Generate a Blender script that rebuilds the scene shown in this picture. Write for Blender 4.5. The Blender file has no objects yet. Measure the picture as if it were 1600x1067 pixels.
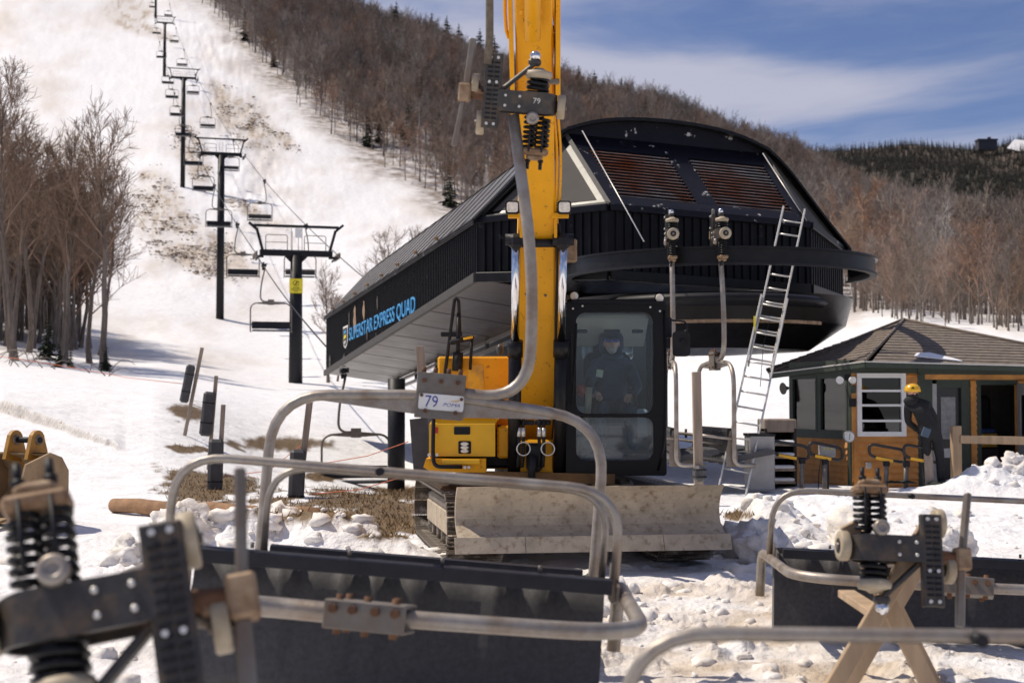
import bpy, bmesh, math, random
import numpy as np
from mathutils import Vector, Matrix, Euler
R = math.radians
random.seed(7)
scene = bpy.context.scene
COL = scene.collection
# ------------------------------------------------------------------ camera
CAM_H = 1.62
PITCH = R(2.36)
F = 2222.0
cd = bpy.data.cameras.new('camera')
cd.lens = 50.0; cd.sensor_width = 36.0; cd.sensor_fit = 'HORIZONTAL'
cd.clip_start = 0.1; cd.clip_end = 9000
cd.dof.use_dof = True; cd.dof.focus_distance = 14.5; cd.dof.aperture_fstop = 2.8
cam = bpy.data.objects.new('camera', cd); COL.objects.link(cam)
cam.location = (0, 0, CAM_H); cam.rotation_euler = (R(90) + PITCH, 0, 0)
scene.camera = cam
# ------------------------------------------------------------------ world, sun, exposure
SUN_TO = Vector((-0.92, 0.34, 1.45)).normalized()      # towards the sun: left, a little behind the scene
sun_el = math.asin(SUN_TO.z); sun_az = math.atan2(SUN_TO.x, SUN_TO.y)
world = bpy.data.worlds.new('World'); scene.world = world; world.use_nodes = True
nt = world.node_tree; nt.nodes.clear()
wo = nt.nodes.new('ShaderNodeOutputWorld'); bg = nt.nodes.new('ShaderNodeBackground')
sky = nt.nodes.new('ShaderNodeTexSky'); sky.sky_type = 'NISHITA'; sky.sun_disc = False
sky.sun_elevation = sun_el; sky.sun_rotation = sun_az
sky.altitude = 800; sky.air_density = 1.0; sky.dust_density = 0.6; sky.ozone_density = 2.2
tc = nt.nodes.new('ShaderNodeTexCoord')
# thin cirrus streaks over the whole sky dome
def cirrus(rot, scl, loc, sc, dist, p0, p1, v0, v1, det=7):
    m_ = nt.nodes.new('ShaderNodeMapping'); m_.vector_type = 'POINT'; m_.inputs['Rotation'].default_value = tuple(R(a) for a in rot); m_.inputs['Scale'].default_value = scl; m_.inputs['Location'].default_value = loc
    n_ = nt.nodes.new('ShaderNodeTexNoise'); n_.inputs['Scale'].default_value = sc; n_.inputs['Detail'].default_value = det; n_.inputs['Roughness'].default_value = 0.55; n_.inputs['Distortion'].default_value = dist
    c_ = nt.nodes.new('ShaderNodeValToRGB'); c_.color_ramp.interpolation = 'EASE'; c_.color_ramp.elements[0].position = p0; c_.color_ramp.elements[1].position = p1
    c_.color_ramp.elements[0].color = (v0,) * 3 + (1,); c_.color_ramp.elements[1].color = (v1,) * 3 + (1,)
    nt.links.new(tc.outputs['Generated'], m_.inputs[0]); nt.links.new(m_.outputs[0], n_.inputs['Vector']); nt.links.new(n_.outputs['Fac'], c_.inputs[0]); return c_.outputs[0]
SKY_A = cirrus((0, 8, 0), (1.0, 1.0, 6.0), (1.66, 0.0, 2.02), 1.5, 0.5, 0.46, 0.66, 0.0, 0.86)
SKY_B = cirrus((0, -22, 10), (1.0, 1.0, 9.0), (3.1, 1.0, 0.2), 3.0, 0.6, 0.40, 0.85, 0.0, 0.50)
mxm = nt.nodes.new('ShaderNodeMath'); mxm.operation = 'MAXIMUM'; nt.links.new(SKY_A, mxm.inputs[0]); nt.links.new(SKY_B, mxm.inputs[1])
mx = nt.nodes.new('ShaderNodeMix'); mx.data_type = 'RGBA'
tint = nt.nodes.new('ShaderNodeMix'); tint.data_type = 'RGBA'; tint.blend_type = 'MULTIPLY'; tint.inputs[0].default_value = 1.0; tint.inputs[7].default_value = (0.95, 0.95, 1.20, 1)
nt.links.new(sky.outputs[0], tint.inputs[6])
nt.links.new(mxm.outputs[0], mx.inputs[0])
nt.links.new(tint.outputs[2], mx.inputs[6]); mx.inputs[7].default_value = (7.6, 7.6, 9.0, 1)
nt.links.new(mx.outputs[2], bg.inputs[0]); bg.inputs[1].default_value = 0.072
nt.links.new(bg.outputs[0], wo.inputs[0])
sd = bpy.data.lights.new('sun', 'SUN'); sd.energy = 4.5; sd.angle = R(0.53); sd.color = (1.0, 0.90, 0.76)
sun = bpy.data.objects.new('sun', sd); COL.objects.link(sun)
sun.rotation_euler = SUN_TO.to_track_quat('Z', 'Y').to_euler(); sun.location = (-40, 20, 60)
vs = scene.view_settings; vs.view_transform = 'Standard'; vs.look = 'None'; vs.exposure = 0.0; vs.gamma = 1.0
vs.use_curve_mapping = False
try:
    scene.cycles.use_denoising = True; scene.cycles.max_bounces = 8; scene.cycles.transparent_max_bounces = 12
    scene.cycles.caustics_reflective = False; scene.cycles.caustics_refractive = False
    scene.cycles.use_adaptive_sampling = True; scene.cycles.sample_clamp_indirect = 6.0
except Exception: pass

# ------------------------------------------------------------------ helpers
def P(px, py, D):
    """world point at depth D (metres along +Y) on the sight line of photo pixel px,py (1600x1067)"""
    u = (px - 800) / F; v = (533.5 - py) / F
    dy = math.cos(PITCH) - v * math.sin(PITCH); dz = math.sin(PITCH) + v * math.cos(PITCH)
    t = D / dy
    return Vector((u * t, D, CAM_H + dz * t))
def lerp(a, b, t): return a + (b - a) * t
def tag(o, label=None, cat=None, group=None, kind=None):
    if label: o['label'] = label
    if cat: o['category'] = cat
    if group: o['group'] = group
    if kind: o['kind'] = kind
    return o
def link(o, parent=None):
    COL.objects.link(o)
    if parent is not None: o.parent = parent
    return o
def empty(name, loc=(0, 0, 0), rot=(0, 0, 0), label=None, cat=None, group=None):
    o = bpy.data.objects.new(name, None); o.empty_display_size = 0.3; COL.objects.link(o)
    o.location = loc; o.rotation_euler = rot
    tag(o, label, cat, group); return o
KIDS = {}
def copy_tree(o, parent=None):
    c = o.copy(); COL.objects.link(c); c.parent = parent
    if parent is not None: KIDS.setdefault(parent.name, []).append(c)
    for ch in list(KIDS.get(o.name, [])): copy_tree(ch, c)
    return c
def frame_z(d):
    d = Vector(d).normalized(); a = Vector((0, 0, 1)) if abs(d.z) < 0.9 else Vector((1, 0, 0))
    x = a.cross(d).normalized(); y = d.cross(x); return x, y, d
def fillet(pts, r, seg=6, closed=False):
    pts = [Vector(p) for p in pts]; out = []
    n = len(pts)
    for i, p in enumerate(pts):
        if not closed and (i == 0 or i == n - 1): out.append(p); continue
        a = pts[i - 1]; b = pts[(i + 1) % n]
        da = (a - p); db = (b - p); rr = r[i] if isinstance(r, (list, tuple)) else r
        l = min(rr, da.length * 0.49, db.length * 0.49)
        p0 = p + da.normalized() * l; p1 = p + db.normalized() * l
        for k in range(seg + 1):
            t = k / seg; out.append(p0 * (1 - t) ** 2 + p * 2 * t * (1 - t) + p1 * t * t)
    return out
def rrect(x0, x1, y0, y1, r, seg=4):
    """rounded rectangle loop, counter-clockwise from lower left"""
    out = []
    for cx, cy, a0 in ((x1 - r, y0 + r, -90), (x1 - r, y1 - r, 0), (x0 + r, y1 - r, 90), (x0 + r, y0 + r, 180)):
        for k in range(seg + 1):
            a = R(a0 + 90 * k / seg); out.append((cx + r * math.cos(a), cy + r * math.sin(a)))
    return out
SINGLY = {'bolt', 'stud', 'rivet', 'button', 'rib', 'vent_slot', 'seat_support', 'hose_block', 'console', 'joystick', 'track_block'}
def level(p):
    """a parent no deeper than part level: thing > part > sub-part"""
    while p is not None and p.parent is not None and p.parent.parent is not None: p = p.parent
    return p
class MB:
    def __init__(s): s.v = []; s.f = []; s.sm = []
    def add(s, vs, fs, smooth=False):
        o = len(s.v); s.v += [Vector(p) for p in vs]
        for f in fs: s.f.append([i + o for i in f]); s.sm.append(smooth)
        return s
    def box(s, c, size, bev=0.0, M=None):
        hx, hy, hz = size[0] / 2, size[1] / 2, size[2] / 2
        b = min(bev, hx * 0.9, hy * 0.9, hz * 0.9)
        c = Vector(c)
        if b <= 0:
            vs = [Vector((x, y, z)) for z in (-hz, hz) for y in (-hy, hy) for x in (-hx, hx)]
            fs = [(0, 2, 3, 1), (4, 5, 7, 6), (0, 1, 5, 4), (2, 6, 7, 3), (0, 4, 6, 2), (1, 3, 7, 5)]
        else:
            vs = []; idx = {}
            for sx in (-1, 1):
                for sy in (-1, 1):
                    for sz in (-1, 1):
                        for ax in range(3):
                            q = [sx * hx, sy * hy, sz * hz]
                            for k in range(3):
                                if k != ax: q[k] -= (sx, sy, sz)[k] * b
                            idx[(sx, sy, sz, ax)] = len(vs); vs.append(Vector(q))
            fs = []
            for ax in range(3):
                o1, o2 = [(1, 2), (2, 0), (0, 1)][ax]
                for sg in (-1, 1):
                    loop = []
                    for a, bb in ((-1, -1), (1, -1), (1, 1), (-1, 1)):
                        q = [0, 0, 0]; q[ax] = sg; q[o1] = a; q[o2] = bb; loop.append(idx[(*q, ax)])
                    fs.append(loop if sg > 0 else loop[::-1])
            for ax in range(3):      # edges along axis ax
                o1, o2 = [(1, 2), (2, 0), (0, 1)][ax]
                for a in (-1, 1):
                    for bb in (-1, 1):
                        q0 = [0, 0, 0]; q0[o1] = a; q0[o2] = bb; q1 = q0[:]; q0[ax] = -1; q1[ax] = 1
                        l = [idx[(*q0, o1)], idx[(*q1, o1)], idx[(*q1, o2)], idx[(*q0, o2)]]
                        fs.append(l if a * bb < 0 else l[::-1])
            for sx in (-1, 1):
                for sy in (-1, 1):
                    for sz in (-1, 1):
                        l = [idx[(sx, sy, sz, k)] for k in range(3)]
                        fs.append(l if sx * sy * sz > 0 else l[::-1])
        if M is not None: vs = [M @ q for q in vs]
        return s.add([q + c for q in vs], fs)
    def bar(s, p0, p1, w, h, up=(0, 0, 1), bev=0.0):
        """rectangular bar from p0 to p1, w across, h along up"""
        p0 = Vector(p0); p1 = Vector(p1); d = (p1 - p0); L = d.length; d.normalize(); u = Vector(up)
        x = d.cross(u)
        if x.length < 1e-4: x = d.cross(Vector((1, 0, 0)))
        x.normalize(); u = x.cross(d)
        M = Matrix((x, d, u)).transposed()
        return s.box((p0 + p1) / 2, (w, L, h), bev, M)
    def tube(s, pts, r, n=8, caps=True, closed=False, smooth=True):
        pts = [Vector(p) for p in pts]; m = len(pts); o = len(s.v)
        rad = r if isinstance(r, (list, tuple)) else [r] * m
        def tan(i):
            if closed: return (pts[(i + 1) % m] - pts[i - 1]).normalized()
            if i == 0: return (pts[1] - pts[0]).normalized()
            if i == m - 1: return (pts[-1] - pts[-2]).normalized()
            return ((pts[i + 1] - pts[i]).normalized() + (pts[i] - pts[i - 1]).normalized()).normalized()
        t = tan(0); x, y, _ = frame_z(t)
        for i in range(m):
            t2 = tan(i)
            q = t.rotation_difference(t2); x = q @ x; y = q @ y; t = t2
            for k in range(n):
                a = 2 * math.pi * k / n; s.v.append(pts[i] + (x * math.cos(a) + y * math.sin(a)) * rad[i])
        for i in range(m if closed else m - 1):
            j = (i + 1) % m
            for k in range(n):
                k2 = (k + 1) % n
                s.f.append([o + i * n + k, o + i * n + k2, o + j * n + k2, o + j * n + k]); s.sm.append(smooth)
        if caps and not closed:
            s.f.append([o + k for k in range(n)][::-1]); s.sm.append(False)
            s.f.append([o + (m - 1) * n + k for k in range(n)]); s.sm.append(False)
        return s
    def cyl(s, p0, p1, r, n=12, r1=None): return s.tube([p0, p1], [r, r if r1 is None else r1], n)
    def lathe(s, prof, n=16, c=(0, 0, 0), axis=(0, 0, 1), smooth=True):
        x, y, z = frame_z(axis); c = Vector(c); o = len(s.v); m = len(prof)
        for r, h in prof:
            for k in range(n):
                a = 2 * math.pi * k / n; s.v.append(c + z * h + (x * math.cos(a) + y * math.sin(a)) * max(r, 1e-4))
        for i in range(m - 1):
            for k in range(n):
                k2 = (k + 1) % n
                s.f.append([o + i * n + k, o + i * n + k2, o + (i + 1) * n + k2, o + (i + 1) * n + k]); s.sm.append(smooth)
        s.f.append([o + k for k in range(n)][::-1]); s.sm.append(False)
        s.f.append([o + (m - 1) * n + k for k in range(n)]); s.sm.append(False)
        return s
    def sphere(s, c, r, n=12, m=8, sc=(1, 1, 1)):
        prof = [(math.sin(math.pi * i / m), -math.cos(math.pi * i / m)) for i in range(m + 1)]
        o = len(s.v); c = Vector(c)
        for q, h in prof:
            for k in range(n):
                a = 2 * math.pi * k / n
                s.v.append(c + Vector((q * math.cos(a) * sc[0], q * math.sin(a) * sc[1], h * sc[2])) * r)
        for i in range(m):
            for k in range(n):
                k2 = (k + 1) % n
                s.f.append([o + i * n + k, o + i * n + k2, o + (i + 1) * n + k2, o + (i + 1) * n + k]); s.sm.append(True)
        return s
    def prism(s, loop, d, smooth=False):
        """solid between 3D loop and the loop shifted by vector d"""
        loop = [Vector(p) for p in loop]; n = len(loop); d = Vector(d); o = len(s.v)
        nrm = Vector((0, 0, 0))
        for i in range(n): nrm += loop[i].cross(loop[(i + 1) % n])
        s.v += loop + [p + d for p in loop]
        a = list(range(o, o + n)); b = list(range(o + n, o + 2 * n))
        if nrm.dot(d) > 0: a = a[::-1]; fl = True
        else: b = b[::-1]; fl = False
        s.f.append(a); s.sm.append(False); s.f.append(b); s.sm.append(False)
        for i in range(n):
            j = (i + 1) % n
            q = [o + i, o + j, o + n + j, o + n + i]
            s.f.append(q if fl else q[::-1]); s.sm.append(smooth)
        return s
    def ring(s, outer, inner, d, smooth=False):
        """plate with a hole: outer and inner loops of equal length, thickness vector d"""
        outer = [Vector(p) for p in outer]; inner = [Vector(p) for p in inner]; d = Vector(d); n = len(outer)
        o = len(s.v); s.v += outer + inner + [p + d for p in outer] + [p + d for p in inner]
        nrm = Vector((0, 0, 0))
        for i in range(n): nrm += outer[i].cross(outer[(i + 1) % n])
        fl = nrm.dot(d) > 0
        for i in range(n):
            j = (i + 1) % n
            for q in ([o + i, o + n + i, o + n + j, o + j], [o + 2 * n + i, o + 2 * n + j, o + 3 * n + j, o + 3 * n + i],
                      [o + i, o + j, o + 2 * n + j, o + 2 * n + i], [o + n + i, o + 3 * n + i, o + 3 * n + j, o + n + j]):
                s.f.append(q if fl else q[::-1]); s.sm.append(False)
        return s
    def xf(s, M): s.v = [M @ p for p in s.v]; return s
    def mesh(s, name, mat=None):
        me = bpy.data.meshes.new(name); me.from_pydata([tuple(p) for p in s.v], [], s.f)
        me.polygons.foreach_set('use_smooth', s.sm)
        if mat: me.materials.append(mat)
        me.update(); return me
    def pieces(s):
        par = list(range(len(s.v)))
        def find(a):
            while par[a] != a: par[a] = par[par[a]]; a = par[a]
            return a
        for f in s.f:
            for k in f[1:]: par[find(k)] = find(f[0])
        grp = {}
        for f, q in zip(s.f, s.sm): grp.setdefault(find(f[0]), []).append((f, q))
        out = []
        for fs in grp.values():
            m = MB(); idx = {}
            for f, q in fs:
                for k in f:
                    if k not in idx: idx[k] = len(m.v); m.v.append(s.v[k])
                m.f.append([idx[k] for k in f]); m.sm.append(q)
            out.append(m)
        return out
    def build(s, name, mat, parent=None, **kw):
        parent = level(parent)
        if name in SINGLY and parent is not None:
            ps = s.pieces()
            if len(ps) > 1: return [m.build(name, mat, parent, **kw) for m in ps][0]
        o = bpy.data.objects.new(name, s.mesh(name, mat)); COL.objects.link(o)
        if parent is not None: o.parent = parent; KIDS.setdefault(parent.name, []).append(o)
        tag(o, **kw); return o
def share(mesh, name, parent=None, loc=(0, 0, 0), rot=(0, 0, 0), sc=(1, 1, 1)):
    o = bpy.data.objects.new(name, mesh); COL.objects.link(o); o.location = loc; o.rotation_euler = rot; o.scale = sc
    if parent is not None: o.parent = parent; KIDS.setdefault(parent.name, []).append(o)
    return o
def np_mesh(name, V, Fq, mat=None, smooth=True, nside=4):
    me = bpy.data.meshes.new(name); V = np.asarray(V, np.float32); Fq = np.asarray(Fq, np.int32)
    me.vertices.add(len(V)); me.vertices.foreach_set('co', V.ravel())
    me.loops.add(Fq.size); me.loops.foreach_set('vertex_index', Fq.ravel())
    me.polygons.add(len(Fq)); me.polygons.foreach_set('loop_start', np.arange(len(Fq), dtype=np.int32) * nside)
    me.polygons.foreach_set('use_smooth', np.full(len(Fq), smooth))
    if mat: me.materials.append(mat)
    me.update(calc_edges=True); me.validate(); return me

# numpy value noise
_rng = np.random.RandomState(11); _G = _rng.rand(256, 256).astype(np.float32)
def vnoise(x, y):
    xi = np.floor(x).astype(int); yi = np.floor(y).astype(int); fx = x - xi; fy = y - yi
    fx = fx * fx * (3 - 2 * fx); fy = fy * fy * (3 - 2 * fy)
    a = _G[xi & 255, yi & 255]; b = _G[(xi + 1) & 255, yi & 255]; c = _G[xi & 255, (yi + 1) & 255]; d = _G[(xi + 1) & 255, (yi + 1) & 255]
    return (a * (1 - fx) + b * fx) * (1 - fy) + (c * (1 - fx) + d * fx) * fy
def fbm(x, y, oct=4, g=0.5):
    s = 0; a = 1.0; t = 0
    for i in range(oct):
        s = s + a * vnoise(x * 2 ** i + 17.3 * i, y * 2 ** i + 9.1 * i); t += a; a *= g
    return s / t
def sst(a, b, x):
    t = np.clip((x - a) / (b - a), 0, 1); return t * t * (3 - 2 * t)

# ------------------------------------------------------------------ materials
MATS = {}
def mat(name, col, rough=0.6, metal=0.0, var=0.12, scale=6.0, bump=0.0, bscale=30.0, col2=None, amt=0.5, sharp=0.12, spec=0.5, detail=5, stretch=None, coat=0.0, rvar=0.0, col2scale=None, sheen=0.0, each=0.0):
    if name in MATS: return MATS[name]
    m = bpy.data.materials.new(name); m.use_nodes = True; t = m.node_tree; N = t.nodes; L = t.links
    b = N['Principled BSDF']; b.inputs['Roughness'].default_value = rough; b.inputs['Metallic'].default_value = metal
    b.inputs['Specular IOR Level'].default_value = spec
    if coat: b.inputs['Coat Weight'].default_value = coat; b.inputs['Coat Roughness'].default_value = 0.15
    tc = N.new('ShaderNodeTexCoord'); mp = N.new('ShaderNodeMapping'); L.new(tc.outputs['Object'], mp.inputs[0])
    if stretch: mp.inputs['Scale'].default_value = stretch
    nz = N.new('ShaderNodeTexNoise'); nz.inputs['Scale'].default_value = scale; nz.inputs['Detail'].default_value = detail; nz.inputs['Roughness'].default_value = 0.6
    L.new(mp.outputs[0], nz.inputs['Vector'])
    r = N.new('ShaderNodeValToRGB'); r.color_ramp.elements[0].position = 0.3; r.color_ramp.elements[1].position = 0.7
    r.color_ramp.elements[0].color = tuple(c * (1 - var) for c in col) + (1,); r.color_ramp.elements[1].color = tuple(min(1, c * (1 + var)) for c in col) + (1,)
    L.new(nz.outputs['Fac'], r.inputs[0]); last = r.outputs[0]
    if col2 is not None:
        n2 = N.new('ShaderNodeTexNoise'); n2.inputs['Scale'].default_value = col2scale or scale * 0.45; n2.inputs['Detail'].default_value = 9; n2.inputs['Roughness'].default_value = 0.68
        L.new(mp.outputs[0], n2.inputs['Vector'])
        r2 = N.new('ShaderNodeValToRGB'); c0 = 0.72 - 0.44 * amt
        r2.color_ramp.elements[0].position = max(0, c0 - sharp / 2); r2.color_ramp.elements[1].position = min(1, c0 + sharp / 2)
        L.new(n2.outputs['Fac'], r2.inputs[0])
        mx = N.new('ShaderNodeMix'); mx.data_type = 'RGBA'; L.new(r2.outputs[0], mx.inputs[0]); L.new(last, mx.inputs[6]); mx.inputs[7].default_value = tuple(col2) + (1,)
        last = mx.outputs[2]
    if each:      # every single tree a little lighter or darker, warmer or greyer than its neighbours
        oi = N.new('ShaderNodeObjectInfo'); mr_ = N.new('ShaderNodeMapRange'); mr_.inputs['To Min'].default_value = 1 - each; mr_.inputs['To Max'].default_value = 1 + each; L.new(oi.outputs['Random'], mr_.inputs[0])
        hs_n = N.new('ShaderNodeHueSaturation'); L.new(mr_.outputs[0], hs_n.inputs['Value']); L.new(last, hs_n.inputs['Color']); last = hs_n.outputs[0]
        ml = N.new('ShaderNodeMath'); ml.operation = 'MULTIPLY'; ml.inputs[1].default_value = 7.31; L.new(oi.outputs['Random'], ml.inputs[0]); fr_n = N.new('ShaderNodeMath'); fr_n.operation = 'FRACT'; L.new(ml.outputs[0], fr_n.inputs[0])
        m3 = N.new('ShaderNodeMapRange'); m3.inputs['To Min'].default_value = 0.55; m3.inputs['To Max'].default_value = 1.25; L.new(fr_n.outputs[0], m3.inputs[0]); L.new(m3.outputs[0], hs_n.inputs['Saturation'])
    L.new(last, b.inputs['Base Color'])
    if rvar:
        mr = N.new('ShaderNodeMapRange'); mr.inputs['To Min'].default_value = max(0.02, rough - rvar); mr.inputs['To Max'].default_value = min(1, rough + rvar)
        L.new(nz.outputs['Fac'], mr.inputs[0]); L.new(mr.outputs[0], b.inputs['Roughness'])
    if bump:
        n3 = N.new('ShaderNodeTexNoise'); n3.inputs['Scale'].default_value = bscale; n3.inputs['Detail'].default_value = 6; L.new(mp.outputs[0], n3.inputs['Vector'])
        bp = N.new('ShaderNodeBump'); bp.inputs['Strength'].default_value = bump; bp.inputs['Distance'].default_value = 0.02
        L.new(n3.outputs['Fac'], bp.inputs['Height']); L.new(bp.outputs[0], b.inputs['Normal'])
    if sheen: b.inputs['Sheen Weight'].default_value = sheen
    MATS[name] = m; return m
def glass(name, tint=(0.8, 0.88, 0.9), refl=0.10, rough=0.02, haze=0.0):
    if name in MATS: return MATS[name]
    m = bpy.data.materials.new(name); m.use_nodes = True; t = m.node_tree; N = t.nodes; L = t.links; N.clear()
    o = N.new('ShaderNodeOutputMaterial'); tr = N.new('ShaderNodeBsdfTransparent'); tr.inputs[0].default_value = tint + (1,)
    g = N.new('ShaderNodeBsdfGlossy'); g.inputs['Roughness'].default_value = rough
    fr = N.new('ShaderNodeFresnel'); fr.inputs['IOR'].default_value = 1.5
    ad = N.new('ShaderNodeMath'); ad.operation = 'ADD'; ad.inputs[1].default_value = refl; ad.use_clamp = True
    L.new(fr.outputs[0], ad.inputs[0])
    mx = N.new('ShaderNodeMixShader'); L.new(ad.outputs[0], mx.inputs[0]); L.new(tr.outputs[0], mx.inputs[1]); L.new(g.outputs[0], mx.inputs[2])
    last = mx.outputs[0]
    if haze:
        df = N.new('ShaderNodeBsdfDiffuse'); df.inputs[0].default_value = (0.48, 0.56, 0.62, 1)
        m2 = N.new('ShaderNodeMixShader'); m2.inputs[0].default_value = haze; L.new(last, m2.inputs[1]); L.new(df.outputs[0], m2.inputs[2]); last = m2.outputs[0]
    L.new(last, o.inputs[0]); MATS[name] = m; return m

mat('yellow', (0.74, 0.34, 0.004), 0.45, spec=0.3, var=0.08, scale=3, col2=(0.30, 0.13, 0.01), amt=0.17, sharp=0.10, col2scale=16, bump=0.05, bscale=60)
mat('yellow_bright', (0.78, 0.42, 0.008), 0.4, var=0.08, scale=4, col2=(0.25, 0.15, 0.05), amt=0.16, sharp=0.2)
mat('black_paint', (0.010, 0.0095, 0.010), 0.32, var=0.3, scale=5, rvar=0.12, spec=0.22)
mat('black_steel', (0.014, 0.014, 0.017), 0.5, var=0.3, scale=7, rvar=0.1, spec=0.22)
mat('black_matte', (0.018, 0.018, 0.020), 0.75, var=0.3, scale=9, spec=0.22)
mat('rubber', (0.014, 0.014, 0.015), 0.6, var=0.3, scale=20, spec=0.22)
mat('galv', (0.36, 0.325, 0.285), 0.45, 0.5, var=0.18, scale=9, col2=(0.20, 0.13, 0.08), amt=0.28, sharp=0.35, col2scale=5, rvar=0.12, bump=0.05, bscale=80)
mat('galv_dull', (0.20, 0.185, 0.165), 0.5, 0.45, var=0.2, scale=9, col2=(0.17, 0.11, 0.07), amt=0.3, sharp=0.4, col2scale=4)
mat('tan_rust', (0.34, 0.24, 0.15), 0.7, 0.1, var=0.25, scale=14, col2=(0.16, 0.08, 0.035), amt=0.4, sharp=0.25)
mat('rust', (0.135, 0.062, 0.030), 0.85, var=0.35, scale=12, bump=0.1)
mat('chrome', (0.75, 0.76, 0.78), 0.12, 1.0, var=0.05)
mat('alu', (0.66, 0.64, 0.60), 0.42, 0.5, var=0.1, scale=12)
mat('white_plastic', (0.43, 0.36, 0.26), 0.55, var=0.15, scale=14, col2=(0.28, 0.21, 0.12), amt=0.3, sharp=0.35)
mat('white_paint', (0.78, 0.77, 0.74), 0.5, var=0.05)
mat('fabric', (0.052, 0.050, 0.054), 0.6, var=0.3, scale=40, bump=0.25, bscale=350, sheen=0.2)
mat('pad_vinyl', (0.028, 0.027, 0.030), 0.45, var=0.2, scale=12, bump=0.08, bscale=25, spec=0.22)
mat('grip_grey', (0.044, 0.040, 0.037), 0.48, 0.1, var=0.3, scale=14, col2=(0.13, 0.085, 0.05), amt=0.24, sharp=0.3, col2scale=9, bump=0.12, bscale=60, rvar=0.12)
mat('bare_wood', (0.40, 0.285, 0.18), 0.8, var=0.22, scale=9, stretch=(1, 1, 0.12), bump=0.1, bscale=50)
mat('old_wood', (0.30, 0.235, 0.18), 0.88, var=0.3, scale=10, stretch=(1, 1, 0.1), bump=0.2, bscale=40)
mat('log_wood', (0.27, 0.15, 0.075), 0.85, var=0.3, scale=6, bump=0.2)
# ================================================================== terrain
_px = np.array([-900, -400, 0, 240, 463, 620, 800, 1000, 1200, 1400, 1600, 2000, 2500], float)
_D = np.array([0, 14, 22, 30, 38, 46, 70, 92, 130, 163, 268, 397, 517, 650, 900], float)
flat = lambda D, z=0.0: 625 + (CAM_H - z) * F / max(D, 0.1)
def _row(*ys): return list(ys)
# image rows of the ground at each depth from 30 m on (nearer it is level)
_T = {
 -900: [700, 610, 575, 540, 525, 480, 430, 270, 90, 10, -60, -90],
 -400: [712, 625, 590, 552, 535, 490, 440, 275, 95, 10, -70, -100],
 0:    [722, 650, 612, 570, 548, 505, 450, 285, 105, 10, -80, -120],
 240:  [730, 668, 622, 592, 572, 530, 480, 290, 118, 28, -50, -60],
 463:  [758, 742, 690, 618, 601, 560, 508, 318, 150, 45, 5, 60],
 620:  [768, 775, 722, 640, 606, 562, 508, 330, 175, 92, 66, 130],
 800:  [748, 720, 690, 642, 608, 562, 510, 345, 215, 146, 150, 200],
 1000: [745, 715, 688, 620, 572, 522, 482, 368, 258, 194, 205, 250],
 1200: [745, 715, 686, 582, 542, 512, 484, 402, 318, 262, 262, 300],
 1400: [745, 715, 690, 566, 512, 494, 476, 430, 385, 350, 340, 345],
 1600: [745, 715, 690, 575, 522, 502, 486, 446, 410, 385, 370, 360],
 2000: [745, 715, 690, 580, 530, 506, 490, 450, 420, 395, 375, 365],
 2500: [745, 715, 690, 585, 540, 515, 495, 455, 425, 400, 380, 370]}
_Z = np.zeros((len(_px), len(_D)))
for i, p in enumerate(_px):
    for j, D in enumerate(_D):
        _Z[i, j] = 0.0 if j < 3 else P(p, _T[int(p)][j - 3], D).z
def _cubic_rows():
    """slopes for smooth interpolation in depth"""
    M = np.zeros_like(_Z)
    for j in range(len(_D)):
        a = max(0, j - 1); b = min(len(_D) - 1, j + 1)
        M[:, j] = (_Z[:, b] - _Z[:, a]) / (_D[b] - _D[a])
    M[:, :3] = 0
    return M
_M = _cubic_rows()
def ground_h(px, D):
    px = np.clip(np.asarray(px, float), _px[0], _px[-1] - 1e-3); D = np.clip(np.asarray(D, float), 0, _D[-1] - 1e-3)
    i = np.clip(np.searchsorted(_px, px, side='right') - 1, 0, len(_px) - 2); j = np.clip(np.searchsorted(_D, D, side='right') - 1, 0, len(_D) - 2)
    u = (px - _px[i]) / (_px[i + 1] - _px[i]); u = u * u * (3 - 2 * u) * 0.6 + u * 0.4
    h = _D[j + 1] - _D[j]; t = (D - _D[j]) / h
    h00 = 2 * t ** 3 - 3 * t ** 2 + 1; h10 = t ** 3 - 2 * t ** 2 + t; h01 = -2 * t ** 3 + 3 * t ** 2; h11 = t ** 3 - t ** 2
    def row(k): return h00 * _Z[k, j] + h10 * h * _M[k, j] + h01 * _Z[k, j + 1] + h11 * h * _M[k, j + 1]
    return row(i) * (1 - u) + row(i + 1) * u
def blob(px, py_or_D, cx, cD, rx, rD):
    return ((px - cx) / rx) ** 2 + ((py_or_D - cD) / rD) ** 2
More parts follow.
